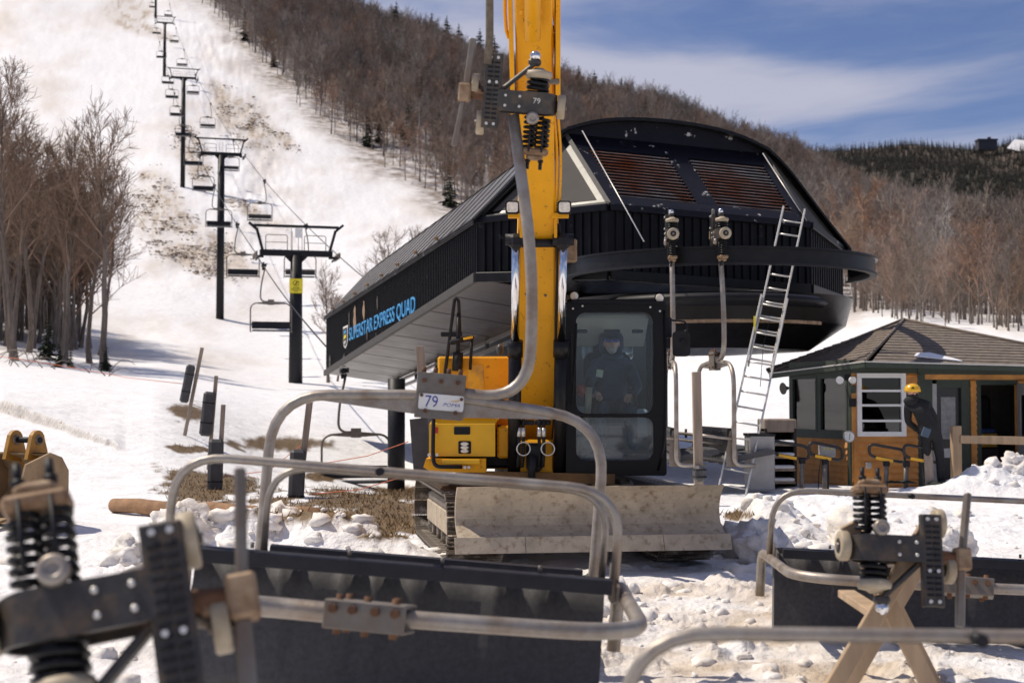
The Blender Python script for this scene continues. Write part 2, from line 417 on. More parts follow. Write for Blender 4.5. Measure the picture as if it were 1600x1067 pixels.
def hfull(x, y):
    """ground height at world x,y (arrays), with local mounds and churned snow"""
    x = np.asarray(x, float); y = np.asarray(y, float); D = np.maximum(y, 0.5)
    px = 800 + x / D * F
    z = ground_h(px, D)
    near = 1 - sst(45, 70, D)
    z = z + (fbm(x * 0.35, y * 0.35, 3) - 0.5) * 0.16 * sst(1, 5, D) * near
    churn = np.exp(-((x - 2.6) / 5.5) ** 2 - ((y - 9.5) / 5.5) ** 2) + 0.8 * np.exp(-((x + 2.6) / 2.2) ** 2 - ((y - 12.5) / 3.0) ** 2)
    tr_ = np.abs(fbm(x * 0.55 + 3, y * 6.5 + 0.5 * x, 3, 0.6) - 0.5) * 2
    lump = np.maximum(0, fbm(x * 2.6 + 5, y * 3.2, 5, 0.62) - 0.54)
    z = z + churn * ((fbm(x * 1.4, y * 2.0, 3, 0.5) - 0.5) * 0.12 + lump * 0.42 + (tr_ - 0.4) * 0.045 + (fbm(x * 9, y * 9, 3, 0.6) - 0.5) * 0.035)
    z = z + near * (fbm(x * 3, y * 3, 3) - 0.5) * 0.03
    # packed bank where the near chair rests, snow heaped in front of the hut and right of the blade
    z = z + 0.30 * np.exp(-((x + 0.5) / 1.5) ** 2 - ((y - 5.6) / 0.9) ** 2)
    def heap(cx, cy, rx, ry, h, k=2.5):
        e = np.exp(-(((x - cx) / rx) ** 2 + ((y - cy) / ry) ** 2))
        return e * (h + h * 1.1 * (fbm(x * k + cx, y * k, 4, 0.6) - 0.5))
    z = z + heap(8.0, 23.9, 0.75, 0.6, 0.40) + heap(9.3, 24.3, 1.3, 0.7, 0.44) + heap(6.9, 23.6, 0.9, 0.5, 0.12)
    z = z + heap(3.9, 19.0, 1.2, 1.6, 0.30) + heap(5.8, 18.0, 1.8, 1.0, 0.16) + heap(2.95, 16.2, 0.5, 0.9, 0.42) + heap(6.2, 13.0, 1.6, 0.8, 0.16, 3.2) + 0.12 * np.exp(-((x - 8.0) / 4) ** 2 - ((y - 26.5) / 3.5) ** 2)
    z = z + heap(-2.3, 14.6, 0.75, 0.6, 0.36) + heap(-1.6, 14.2, 0.5, 0.5, 0.30) + heap(-2.9, 14.3, 0.5, 0.4, 0.3) + heap(-0.9, 14.0, 0.4, 0.7, 0.14) + 0.2 * np.exp(-((x + 5.8) / 1.5) ** 2 - ((y - 16.6) / 1.5) ** 2)
    # cut edge in the snow field at the left
    tt_ = np.clip((px - 0) / 195, 0, 1); cy_ = 39.0 - 6.3 * tt_ + (fbm(px * 0.08, px * 0.0, 2) - .5) * 0.5; z = z + (0.34 - 0.24 * tt_) * sst(-12, 6, px) * (1 - sst(180, 200, px)) * sst(cy_, cy_ + 0.16, y) * np.exp(-np.maximum(y - cy_, 0) / 4.0)
    # ploughed-up strips on the ski run
    run = sst(150, 240, y) * (1 - sst(480, 560, y))
    ploughed = np.exp(-((px - np.interp(D, [150, 200, 268, 330, 400], [270, 330, 400, 380, 340])) / 60) ** 2)
    z = z + run * (fbm(x * 0.3, y * 0.16, 5, 0.65) - 0.5) * (0.45 + 1.9 * ploughed)
    z = z + sst(60, 100, D) * (fbm(x * 0.05, y * 0.05, 4) - 0.5) * 1.6
    return z
def gz(x, y): return float(hfull(np.array([x]), np.array([y]))[0])
def on_ground(px, D, dz=0.0):
    x = (px - 800) / F * D; return Vector((x, D, gz(x, D) + dz))

pxs = np.concatenate([np.linspace(-900, -20, 60), np.linspace(-10, 1610, 560), np.linspace(1625, 2500, 60)])
Ds = np.concatenate([np.linspace(0.6, 5, 12), np.geomspace(5.15, 40, 520), np.geomspace(40.5, 899, 230)])
PXg, Dg = np.meshgrid(pxs, Ds, indexing='ij')
Xg = (PXg - 800) / F * Dg; Zg = hfull(Xg, Dg)
nI, nJ = PXg.shape
V = np.stack([Xg, Dg, Zg], -1).reshape(-1, 3)
ii, jj = np.meshgrid(np.arange(nI - 1), np.arange(nJ - 1), indexing='ij'); a = (ii * nJ + jj).ravel()
Fq = np.stack([a, a + nJ, a + nJ + 1, a + 1], -1)
# dirt and shade masks in the picture's own places: bare turf, painted shade along the snow cut, ploughed-up soil on the run, grime on trodden snow
_y = 533.5 - F * np.tan(np.arctan2(Zg - CAM_H, Dg) - PITCH)     # photo row of each vertex
nzA = fbm(PXg * 0.03, Dg * 0.9, 5, 0.6); nzB = fbm(PXg * 0.012 + 40, _y * 0.03, 5, 0.62)
def patch(cx, cy, rx, ry, ang=0.0):
    dx = PXg - cx; dy = _y - cy; c, s = math.cos(ang), math.sin(ang)
    return 1 - np.sqrt(((dx * c + dy * s) / rx) ** 2 + ((-dx * s + dy * c) / ry) ** 2)
turf = np.full(PXg.shape, -9.0)
for p in ((292, 645, 38, 16), (300, 702, 48, 7), (440, 694, 90, 13), (335, 752, 110, 20, 0.15), (300, 765, 70, 26, 0.3), (545, 785, 150, 24), (600, 800, 130, 26),
          (470, 800, 120, 20), (700, 810, 60, 16), (590, 838, 50, 9), (650, 770, 90, 16), (560, 610, 40, 6), (505, 745, 40, 8), (1155, 805, 26, 8), (620, 826, 70, 12)):
    turf = np.maximum(turf, patch(*p) * 1.0 - 0.04)
turf = np.clip(sst(-0.05, 0.30, turf + (nzA - 0.5) * 1.5), 0, 1) * (1 - sst(48, 56, Dg))
soil = np.full(PXg.shape, -9.0)
for p in ((190, 14, 48, 20), (208, 22, 34, 14), (215, 45, 60, 12, 0.3), (300, 245, 26, 60, -0.4), (390, 330, 60, 12, 0.5), (262, 325, 26, 70, -0.35), (232, 275, 24, 14), (300, 400, 90, 26, 0.35), (245, 345, 50, 45, 0.6), (380, 190, 75, 34, 0.75), (345, 150, 40, 18, 0.8), (435, 215, 40, 14, .6), (300, 360, 130, 20, 0.6)):
    soil = np.maximum(soil, patch(*p))
SOILM = sst(-0.2, 0.5, soil); soil = SOILM * (0.42 + 0.55 * sst(0.46, 0.60, fbm(PXg * 0.10 + 3, _y * 0.16, 5, 0.68))) * sst(90, 110, Dg)
trees_side = np.zeros(PXg.shape)
edge = np.interp(_y, [-150, 0, 110, 200, 270, 335, 400, 470, 600], [180, 285, 400, 480, 590, 700, 900, 1180, 1700])   # right edge of the ski run
forest = sst(-25, 35, PXg - edge + (nzB - 0.5) * 90) * sst(120, 150, Dg)
grime = np.clip(np.exp(-((Xg - 2.2) / 4.5) ** 2 - ((Dg - 9.5) / 5.0) ** 2) * (0.35 + 2.2 * (fbm(Xg * 1.3, Dg * 1.3, 5, .6) - 0.42)), 0, 1)
grime = np.maximum(grime, np.clip((nzB - 0.48) * 1.6, 0, 0.5) * sst(60, 120, Dg))
grime = np.maximum(grime, 0.4 * np.clip(patch(150, 553, 420, 12, 0.06) + (nzB - .5), 0, 1))
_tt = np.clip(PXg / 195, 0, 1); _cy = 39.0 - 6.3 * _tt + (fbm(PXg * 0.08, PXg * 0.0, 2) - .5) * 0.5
turf = np.maximum(turf, 0.62 * sst(-10, 5, PXg) * (1 - sst(183, 198, PXg)) * np.exp(-((Dg - _cy - 0.06) / (0.26 - 0.14 * _tt)) ** 2))  # shaded face of the snow cut, painted as a dark brown line
gm = bpy.data.materials.new('snow_ground'); gm.use_nodes = True
t = gm.node_tree; N = t.nodes; L = t.links; b = N['Principled BSDF']; b.inputs['Roughness'].default_value = 0.62; b.inputs['Specular IOR Level'].default_value = 0.3
tcn = N.new('ShaderNodeTexCoord')
def nz(sc, det=6, ro=0.6):
    q = N.new('ShaderNodeTexNoise'); q.inputs['Scale'].default_value = sc; q.inputs['Detail'].default_value = det; q.inputs['Roughness'].default_value = ro
    L.new(tcn.outputs['Object'], q.inputs['Vector']); return q
def ramp(src, p0, c0, p1, c1):
    q = N.new('ShaderNodeValToRGB'); q.color_ramp.elements[0].position = p0; q.color_ramp.elements[1].position = p1
    q.color_ramp.elements[0].color = c0 + (1,); q.color_ramp.elements[1].color = c1 + (1,); L.new(src, q.inputs[0]); return q.outputs[0]
def mixc(f, a_, b_):
    q = N.new('ShaderNodeMix'); q.data_type = 'RGBA'; L.new(f, q.inputs[0])
    for k, s_ in ((6, a_), (7, b_)):
        if isinstance(s_, tuple): q.inputs[k].default_value = s_ + (1,)
        else: L.new(s_, q.inputs[k])
    return q.outputs[2]
def attr(nm):
    q = N.new('ShaderNodeAttribute'); q.attribute_name = nm; return q.outputs['Fac']
snowc = ramp(nz(2.2).outputs[0], 0.35, (0.80, 0.79, 0.80), 0.65, (0.90, 0.90, 0.91))
c = mixc(attr('grime'), snowc, ramp(nz(3.5, 8).outputs[0], 0.3, (0.36, 0.26, 0.165), 0.7, (0.70, 0.60, 0.47)))
soilc = ramp(nz(0.9, 8, 0.7).outputs[0], 0.35, (0.22, 0.15, 0.09), 0.62, (0.66, 0.58, 0.48))
c = mixc(attr('soil'), c, soilc)
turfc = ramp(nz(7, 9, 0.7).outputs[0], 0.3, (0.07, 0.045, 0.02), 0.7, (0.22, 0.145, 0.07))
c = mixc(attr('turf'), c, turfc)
litter = ramp(nz(0.35, 8, 0.7).outputs[0], 0.38, (0.17, 0.125, 0.095), 0.60, (0.66, 0.63, 0.62))
c = mixc(attr('forest'), c, litter)
L.new(c, b.inputs['Base Color'])
bp = N.new('ShaderNodeBump'); bp.inputs['Strength'].default_value = 0.55; bp.inputs['Distance'].default_value = 0.06
L.new(nz(9, 8, 0.65).outputs[0], bp.inputs['Height'])
bp2 = N.new('ShaderNodeBump'); bp2.inputs['Strength'].default_value = 0.5; bp2.inputs['Distance'].default_value = 0.5; L.new(nz(0.55, 7, 0.62).outputs[0], bp2.inputs['Height']); L.new(bp.outputs[0], bp2.inputs['Normal']); L.new(bp2.outputs[0], b.inputs['Normal'])
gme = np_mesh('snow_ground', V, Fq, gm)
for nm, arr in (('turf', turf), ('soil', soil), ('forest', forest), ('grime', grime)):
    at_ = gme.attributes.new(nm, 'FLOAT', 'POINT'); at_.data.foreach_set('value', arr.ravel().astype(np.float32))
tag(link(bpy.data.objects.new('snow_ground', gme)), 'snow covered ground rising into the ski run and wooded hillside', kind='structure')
# far mountain, and the level snow around and behind the camera
fx = np.linspace(-500, 2600, 150); fy = np.linspace(860, 2600, 70)
FX, FY = np.meshgrid(fx, fy, indexing='ij')
FPX = 800 + FX / FY * F
crest = np.interp(FPX, [-800, 700, 1000, 1200, 1330, 1430, 1530, 1580, 1640, 1900, 3000], [420, 380, 300, 240, 232, 224, 232, 224, 205, 190, 230])
base = np.interp(FPX, [-800, 1000, 1200, 1600, 2600], [420, 340, 345, 372, 372])
zc = CAM_H + (625 - crest) / F * 2050; zb = CAM_H + (625 - base) / F * 880 - 12
tt = np.clip((FY - 880) / (2050 - 880), 0, 1.35); FZ = np.where(tt <= 1, zb + (zc - zb) * (0.55 * tt + 0.45 * tt * tt), zc - (tt - 1) * 300)
FZ = FZ + (fbm(FX * 0.006, FY * 0.006, 4) - 0.5) * 46 * np.sin(np.clip(tt, 0, 1) * math.pi)
a = (np.arange(149)[:, None] * 70 + np.arange(69)[None, :]).ravel()
fme = np_mesh('far_mountain', np.stack([FX, FY, FZ], -1).reshape(-1, 3), np.stack([a, a + 70, a + 71, a + 1], -1),
              mat('mountain_floor', (0.115, 0.085, 0.068), 0.95, var=0.35, scale=0.02, col2=(0.05, 0.06, 0.04), amt=0.4, sharp=0.2, col2scale=0.006))
tag(link(bpy.data.objects.new('far_mountain', fme)), 'far wooded mountain under the sky', kind='structure')
g = MB().add([(-60, -70, -0.03), (60, -70, -0.03), (60, 0.61, -0.03), (-60, 0.61, -0.03)], [(0, 1, 2, 3)])
g.add([(0.3, 0.62, -0.031), (60, 0.62, -0.031), (60, 75, -0.5), (58, 75, -0.5)], [(0, 1, 2, 3)]); g.add([(-60, 0.62, -0.031), (-0.3, 0.62, -0.031), (-58, 75, -0.5), (-60, 75, -0.5)], [(0, 1, 2, 3)])
g.build('snow_ground', mat('snow_plain', (0.84, 0.83, 0.83), 0.6, var=0.06, bump=0.4, bscale=4), kind='structure')

# ================================================================== vegetation
mat('bark', (0.155, 0.125, 0.102), 0.9, var=0.35, scale=9, stretch=(1, 1, 0.25), col2=(0.28, 0.25, 0.22), amt=0.3, sharp=0.3)
mat('twig', (0.235, 0.17, 0.125), 0.9, var=0.25, scale=0.6, each=0.42)
mat('twig_red', (0.25, 0.165, 0.12), 0.9, var=0.3, scale=0.5, each=0.42)
mat('twig_grey', (0.24, 0.20, 0.165), 0.9, var=0.25, scale=0.6, each=0.45)
mat('twig_warm', (0.23, 0.155, 0.11), 0.9, var=0.3, scale=0.5)
mat('bark_near', (0.135, 0.105, 0.083), 0.9, var=0.4, scale=7, stretch=(1, 1, 0.25), col2=(0.24, 0.20, 0.165), amt=0.25, sharp=0.3)
mat('pale_bark', (0.50, 0.46, 0.42), 0.85, var=0.2, scale=5)
mat('needle', (0.030, 0.043, 0.020), 0.85, var=0.45, scale=1.2)
mat('needle_far', (0.030, 0.040, 0.026), 0.9, var=0.4, scale=0.05)
def tube_np(acc, pts, rads, n):
    o = sum(len(v) for v in acc[0]); pts = np.array(pts, float); m = len(pts)
    d = pts[-1] - pts[0]; d /= (np.linalg.norm(d) + 1e-9)
    up = np.array([0, 0, 1.0]) if abs(d[2]) < 0.9 else np.array([1.0, 0, 0]); x = np.cross(up, d); x /= np.linalg.norm(x); y = np.cross(d, x)
    a_ = np.arange(n) * 2 * math.pi / n; circ = np.cos(a_)[:, None] * x + np.sin(a_)[:, None] * y
    V_ = (pts[:, None, :] + circ[None] * np.array(rads)[:, None, None]).reshape(-1, 3); acc[0].append(V_)
    i_, k_ = np.meshgrid(np.arange(m - 1), np.arange(n), indexing='ij'); k2 = (k_ + 1) % n
    acc[1].append(np.stack([i_ * n + k_, i_ * n + k2, (i_ + 1) * n + k2, (i_ + 1) * n + k_], -1).reshape(-1, 4) + o)
def hardwood(seed, H=15.0, r0=0.2, limbs=13, sub=7, twigs=6, tw_r=0.018, start=0.32, spread=0.75, trunk_n=7):
    rg = np.random.RandomState(seed); T = ([], []); C = ([], [])
    lean = rg.uniform(-0.06, 0.06, 2); k = 9; zz = np.linspace(0, 1, k)
    wob = np.cumsum(rg.uniform(-0.012, 0.012, (k, 2)), 0) * H
    tr = np.stack([lean[0] * H * zz + wob[:, 0], lean[1] * H * zz + wob[:, 1], H * 0.93 * zz], -1); tr[0] = 0
    rr = r0 * (1 - zz) ** 0.8 + 0.025; rr[0] *= 1.35
    tube_np(T, tr, rr, trunk_n)
    def at(t): i = min(int(t * (k - 1)), k - 2); f = t * (k - 1) - i; return tr[i] * (1 - f) + tr[i + 1] * f, rr[i] * (1 - f) + rr[i + 1] * f
    def grow(p, d, Ln, r, lev):
        m = (5, 4, 3)[lev]; pts = [p]; q = p.copy(); dd = d.copy()
        for s_ in range(m):
            dd = dd + rg.uniform(-0.16, 0.16, 3) + np.array([0, 0, 0.10 - 0.02 * lev]); dd /= np.linalg.norm(dd); q = q + dd * Ln / m; pts.append(q.copy())
        tube_np(C, pts, np.linspace(r, max(r * 0.3, tw_r * 0.6), m + 1), (4, 3, 3)[lev])
        if lev < 2:
            cnt = (sub, twigs)[lev]
            for s_ in range(cnt):
                t_ = rg.uniform(0.25, 1.0); i = min(int(t_ * m), m - 1); f = t_ * m - i; b_ = pts[i] * (1 - f) + pts[i + 1] * f
                nd = dd + rg.normal(0, 0.62, 3) + np.array([0, 0, 0.22]); nd /= np.linalg.norm(nd)
                grow(b_, nd, Ln * rg.uniform(0.38, 0.62), max(r * 0.42, tw_r), lev + 1)
    for i in range(limbs):
        t_ = start + (0.97 - start) * (i + rg.rand() * 0.7) / limbs; p, r = at(min(t_, 0.985)); a_ = i * 2.4 + rg.uniform(-0.5, 0.5)
        el = rg.uniform(0.5, 1.05) + 0.35 * t_; d = np.array([math.cos(a_) * math.cos(el), math.sin(a_) * math.cos(el), math.sin(el)])
        grow(p, d, H * spread * (0.22 + 0.34 * (1 - t_)) * rg.uniform(0.8, 1.2), max(r * 0.55, tw_r * 1.6), 0)
    return (np.concatenate(T[0]), np.concatenate(T[1])), (np.concatenate(C[0]), np.concatenate(C[1]))
def conifer(seed, H=12.0, Rb=2.2, whorls=20, arms=9, bits=5, gaps=0.15):
    rg = np.random.RandomState(seed); V_ = []; T3 = []
    for w in range(whorls):
        t_ = (w + rg.rand() * 0.5) / whorls; z = H * (0.06 + 0.94 * t_); rad = Rb * (1 - t_) ** 0.85 * rg.uniform(0.72, 1.15) + 0.10
        for a in range(max(4, int(arms * (1 - 0.45 * t_)))):
            if rg.rand() < gaps: continue
            an = rg.rand() * 6.283; L_ = rad * rg.uniform(0.6, 1.15); dr = np.array([math.cos(an), math.sin(an), 0]); sd = np.array([-dr[1], dr[0], 0])
            droop = rg.uniform(0.15, 0.42)
            for b_ in range(bits):
                s0 = b_ / bits; s1 = (b_ + 1.5) / bits; w0 = L_ * 0.27 * (1.15 - s0) + 0.09
                c0 = dr * L_ * s0 + np.array([0, 0, z - droop * L_ * s0 + 0.05 * L_ * (s0 ** 2)]); c1 = dr * L_ * min(s1, 1.08) + np.array([0, 0, z - droop * L_ * s1 + rg.uniform(-0.08, 0.05)])
                o = len(V_); j_ = rg.uniform(-0.10, 0.10)
                V_ += [c0 + sd * w0 * rg.uniform(.6, 1.2) + [0, 0, j_], c0 - sd * w0 * rg.uniform(.6, 1.2) - [0, 0, j_], c1 + sd * rg.uniform(-.1, .1) - [0, 0, 0.10]]; T3.append((o, o + 1, o + 2))
                V_ += [c0 + [0, 0, 0.10], c0 - [0, 0, w0 * 0.9], c1]; T3.append((o + 3, o + 4, o + 5))
    o = len(V_); V_ += [np.array([0.12, 0, H * 0.9]), np.array([-0.10, 0.06, H * 0.9]), np.array([0, 0, H * 1.04])]; T3.append((o, o + 1, o + 2))
    T = ([], []); tube_np(T, [[0, 0, -0.3], [0, 0, H * 0.5], [0, 0, H]], [0.018 * H, 0.010 * H, 0.02], 6)
    return (np.concatenate(T[0]), np.concatenate(T[1])), (np.array(V_), np.array(T3))
def scatter(name, pts, protos, label, cat='forest'):
    """one mass of instances: pts rows x,y,z,scale,rotation,index"""
    pts = np.asarray(pts, np.float32)
    coll = bpy.data.collections.new(name + '_kinds')
    for k, me in enumerate(protos):
        coll.objects.link(bpy.data.objects.new('%s_kind_%02d' % (name, k), me))
    me = bpy.data.meshes.new(name); me.vertices.add(len(pts)); me.vertices.foreach_set('co', pts[:, :3].ravel()); me.update()
    for nm, k in (('sc', 3), ('rot', 4)):
        q = me.attributes.new(nm, 'FLOAT', 'POINT'); q.data.foreach_set('value', pts[:, k].copy())
    q = me.attributes.new('kd', 'INT', 'POINT'); q.data.foreach_set('value', pts[:, 5].astype(np.int32))
    o = bpy.data.objects.new(name, me); COL.objects.link(o)
    g = bpy.data.node_groups.new(name, 'GeometryNodeTree'); g.interface.new_socket('Geometry', in_out='INPUT', socket_type='NodeSocketGeometry'); g.interface.new_socket('Geometry', in_out='OUTPUT', socket_type='NodeSocketGeometry')
    n = g.nodes; gi = n.new('NodeGroupInput'); go = n.new('NodeGroupOutput'); ip = n.new('GeometryNodeInstanceOnPoints'); ci = n.new('GeometryNodeCollectionInfo')
    ci.inputs['Collection'].default_value = coll; ci.inputs['Separate Children'].default_value = True; ci.inputs['Reset Children'].default_value = True
    def na(nm, ty):
        q = n.new('GeometryNodeInputNamedAttribute'); q.data_type = ty; q.inputs['Name'].default_value = nm; return q.outputs['Attribute']
    cx = n.new('ShaderNodeCombineXYZ'); g.links.new(na('rot', 'FLOAT'), cx.inputs[2]); er = n.new('FunctionNodeEulerToRotation'); g.links.new(cx.outputs[0], er.inputs[0])
    g.links.new(gi.outputs[0], ip.inputs['Points']); g.links.new(ci.outputs[0], ip.inputs['Instance']); ip.inputs['Pick Instance'].default_value = True
    g.links.new(na('kd', 'INT'), ip.inputs['Instance Index']); g.links.new(er.outputs[0], ip.inputs['Rotation']); g.links.new(na('sc', 'FLOAT'), ip.inputs['Scale']); g.links.new(ip.outputs[0], go.inputs[0])
    md = o.modifiers.new('scatter', 'NODES'); md.node_group = g
    return tag(o, label, cat, kind='stuff')
rs = np.random.RandomState(5)
def joined(T, C, m1, m2, nm, tri=False):
    """trunk and crown as one mesh with two materials, for the mass of the far wood"""
    me = bpy.data.meshes.new(nm); Vv = np.concatenate([T[0], C[0]]); fs = [list(f) for f in T[1]] + [list(f + len(T[0])) for f in C[1]]
    me.from_pydata(Vv.tolist(), [], fs); me.materials.append(m1); me.materials.append(m2)
    me.polygons.foreach_set('material_index', [0] * len(T[1]) + [1] * len(C[1])); me.update(); return me
HW = []
for k in range(6):
    T, C = hardwood(100 + k, 13.5 + (k % 3) * 1.5, 0.17, limbs=12, sub=7, twigs=5, tw_r=0.026, start=0.25, spread=0.85, trunk_n=5)
    HW.append(joined(T, C, MATS['pale_bark'] if k == 5 else MATS['bark'], [MATS['twig'], MATS['twig_red'], MATS['twig_grey']][k % 3], 'hardwood_%d' % k))
def px_of(x, y): return 800 + x / y * F
def edge_px(py): return np.interp(py, [-150, 0, 110, 200, 270, 335, 400, 470, 600], [180, 285, 400, 480, 590, 700, 900, 1180, 1700])
def row_of(x, y, z): return 533.5 - F * math.tan(math.atan2(z - CAM_H, y) - PITCH)
fp = []
# hillside wood right of the run, out to the ridge
N_ = 9000
D_ = np.sqrt(rs.uniform(150 ** 2, 640 ** 2, N_)); PX_ = rs.uniform(250, 1900, N_)
X_ = (PX_ - 800) / F * D_; Z_ = hfull(X_, D_)
for x, y, z, p in zip(X_, D_, Z_, PX_):
    if p < edge_px(row_of(x, y, z)) + 14 + rs.uniform(0, 16): continue
    if y < 175 and p < 1330: continue
    if y > 260 and rs.rand() < 0.024 * (1 + 3 * (fbm(np.array([x * 0.02]), np.array([y * 0.02]), 3)[0] > 0.56)): fp.append((x, y, z - 0.3, rs.uniform(0.5, 1.1), rs.rand() * 6.28, 6 + rs.randint(0, 2))); continue
    fp.append((x, y, z - 0.3, rs.uniform(0.42, 0.95), rs.rand() * 6.28, rs.choice([0, 1, 2, 3, 4, 5], p=[.2, .2, .2, .18, .14, .08])))
# wood right of the hut
N_ = 520; D_ = rs.uniform(92, 175, N_); PX_ = rs.uniform(1345, 1950, N_); X_ = (PX_ - 800) / F * D_; Z_ = hfull(X_, D_)
for x, y, z, p in zip(X_, D_, Z_, PX_):
    if y < np.interp(p, [1345, 1420, 1500, 1950], [140, 105, 95, 92]): continue
    fp.append((x, y, z - 0.3, rs.uniform(0.18, 0.52), rs.rand() * 6.28, rs.randint(0, 5)))
# back of the wood left of the run
N_ = 900; D_ = rs.uniform(102, 200, N_); PX_ = rs.uniform(-700, 150, N_); X_ = (PX_ - 800) / F * D_; Z_ = hfull(X_, D_)
for x, y, z, p in zip(X_, D_, Z_, PX_):
    if p > np.interp(y, [100, 125, 160, 200], [175, 120, 20, -80]): continue
    fp.append((x, y, z - 0.3, rs.uniform(0.6, 0.92) * np.interp(y, [100, 200], [1, .8]), rs.rand() * 6.28, rs.randint(0, 5)))
for k in range(2):
    T, C = conifer(330 + k, 13, 3.0, whorls=18, arms=12, bits=4, gaps=0.12); HW.append(joined(T, C, MATS['bark'], MATS['needle'], 'hill_conifer_%d' % k))
scatter('hillside_forest', fp, HW, 'leafless brown hardwood forest with scattered spruces covering the hillside')
CF = []
for k in range(3):
    T, C = conifer(300 + k, 11, 1.9, whorls=10, arms=6, bits=2, gaps=0.1); CF.append(joined(T, C, MATS['bark'], MATS['needle_far'], 'far_conifer_%d' % k))
HF = []
for k in range(3):
    T, C = hardwood(500 + k, 11, 0.16, limbs=8, sub=4, twigs=2, tw_r=0.07, start=0.2, spread=0.95, trunk_n=3); HF.append(joined(T, C, MATS['bark'], MATS['twig'], 'far_hardwood_%d' % k))
mp_ = []; N_ = 34000
Y_ = rs.uniform(880, 2080, N_); PX_ = rs.uniform(1020, 1900, N_); X_ = (PX_ - 800) / F * Y_
T_ = np.clip((Y_ - 880) / (2050 - 880), 0, 1.0)
ci_ = np.clip(((X_ - fx[0]) / (fx[1] - fx[0])), 0, 148.99); cj_ = np.clip((Y_ - fy[0]) / (fy[1] - fy[0]), 0, 68.99)
i0 = ci_.astype(int); j0 = cj_.astype(int); u_ = ci_ - i0; v_ = cj_ - j0
Zf = (FZ[i0, j0] * (1 - u_) + FZ[i0 + 1, j0] * u_) * (1 - v_) + (FZ[i0, j0 + 1] * (1 - u_) + FZ[i0 + 1, j0 + 1] * u_) * v_
con = fbm(X_ * 0.012, Y_ * 0.006, 4) + (T_ - 0.42) * 1.1
for x, y, z, q, p in zip(X_, Y_, Zf, con, PX_):
    if q > 0.5: mp_.append((x, y, z - 0.4, rs.uniform(0.7, 1.35), rs.rand() * 6.28, rs.randint(0, 3)))
    else: mp_.append((x, y, z - 0.4, rs.uniform(0.8, 1.2), rs.rand() * 6.28, 3 + rs.randint(0, 3)))
scatter('mountain_forest', mp_, CF + HF, 'dark spruce and bare hardwood forest on the far mountain')
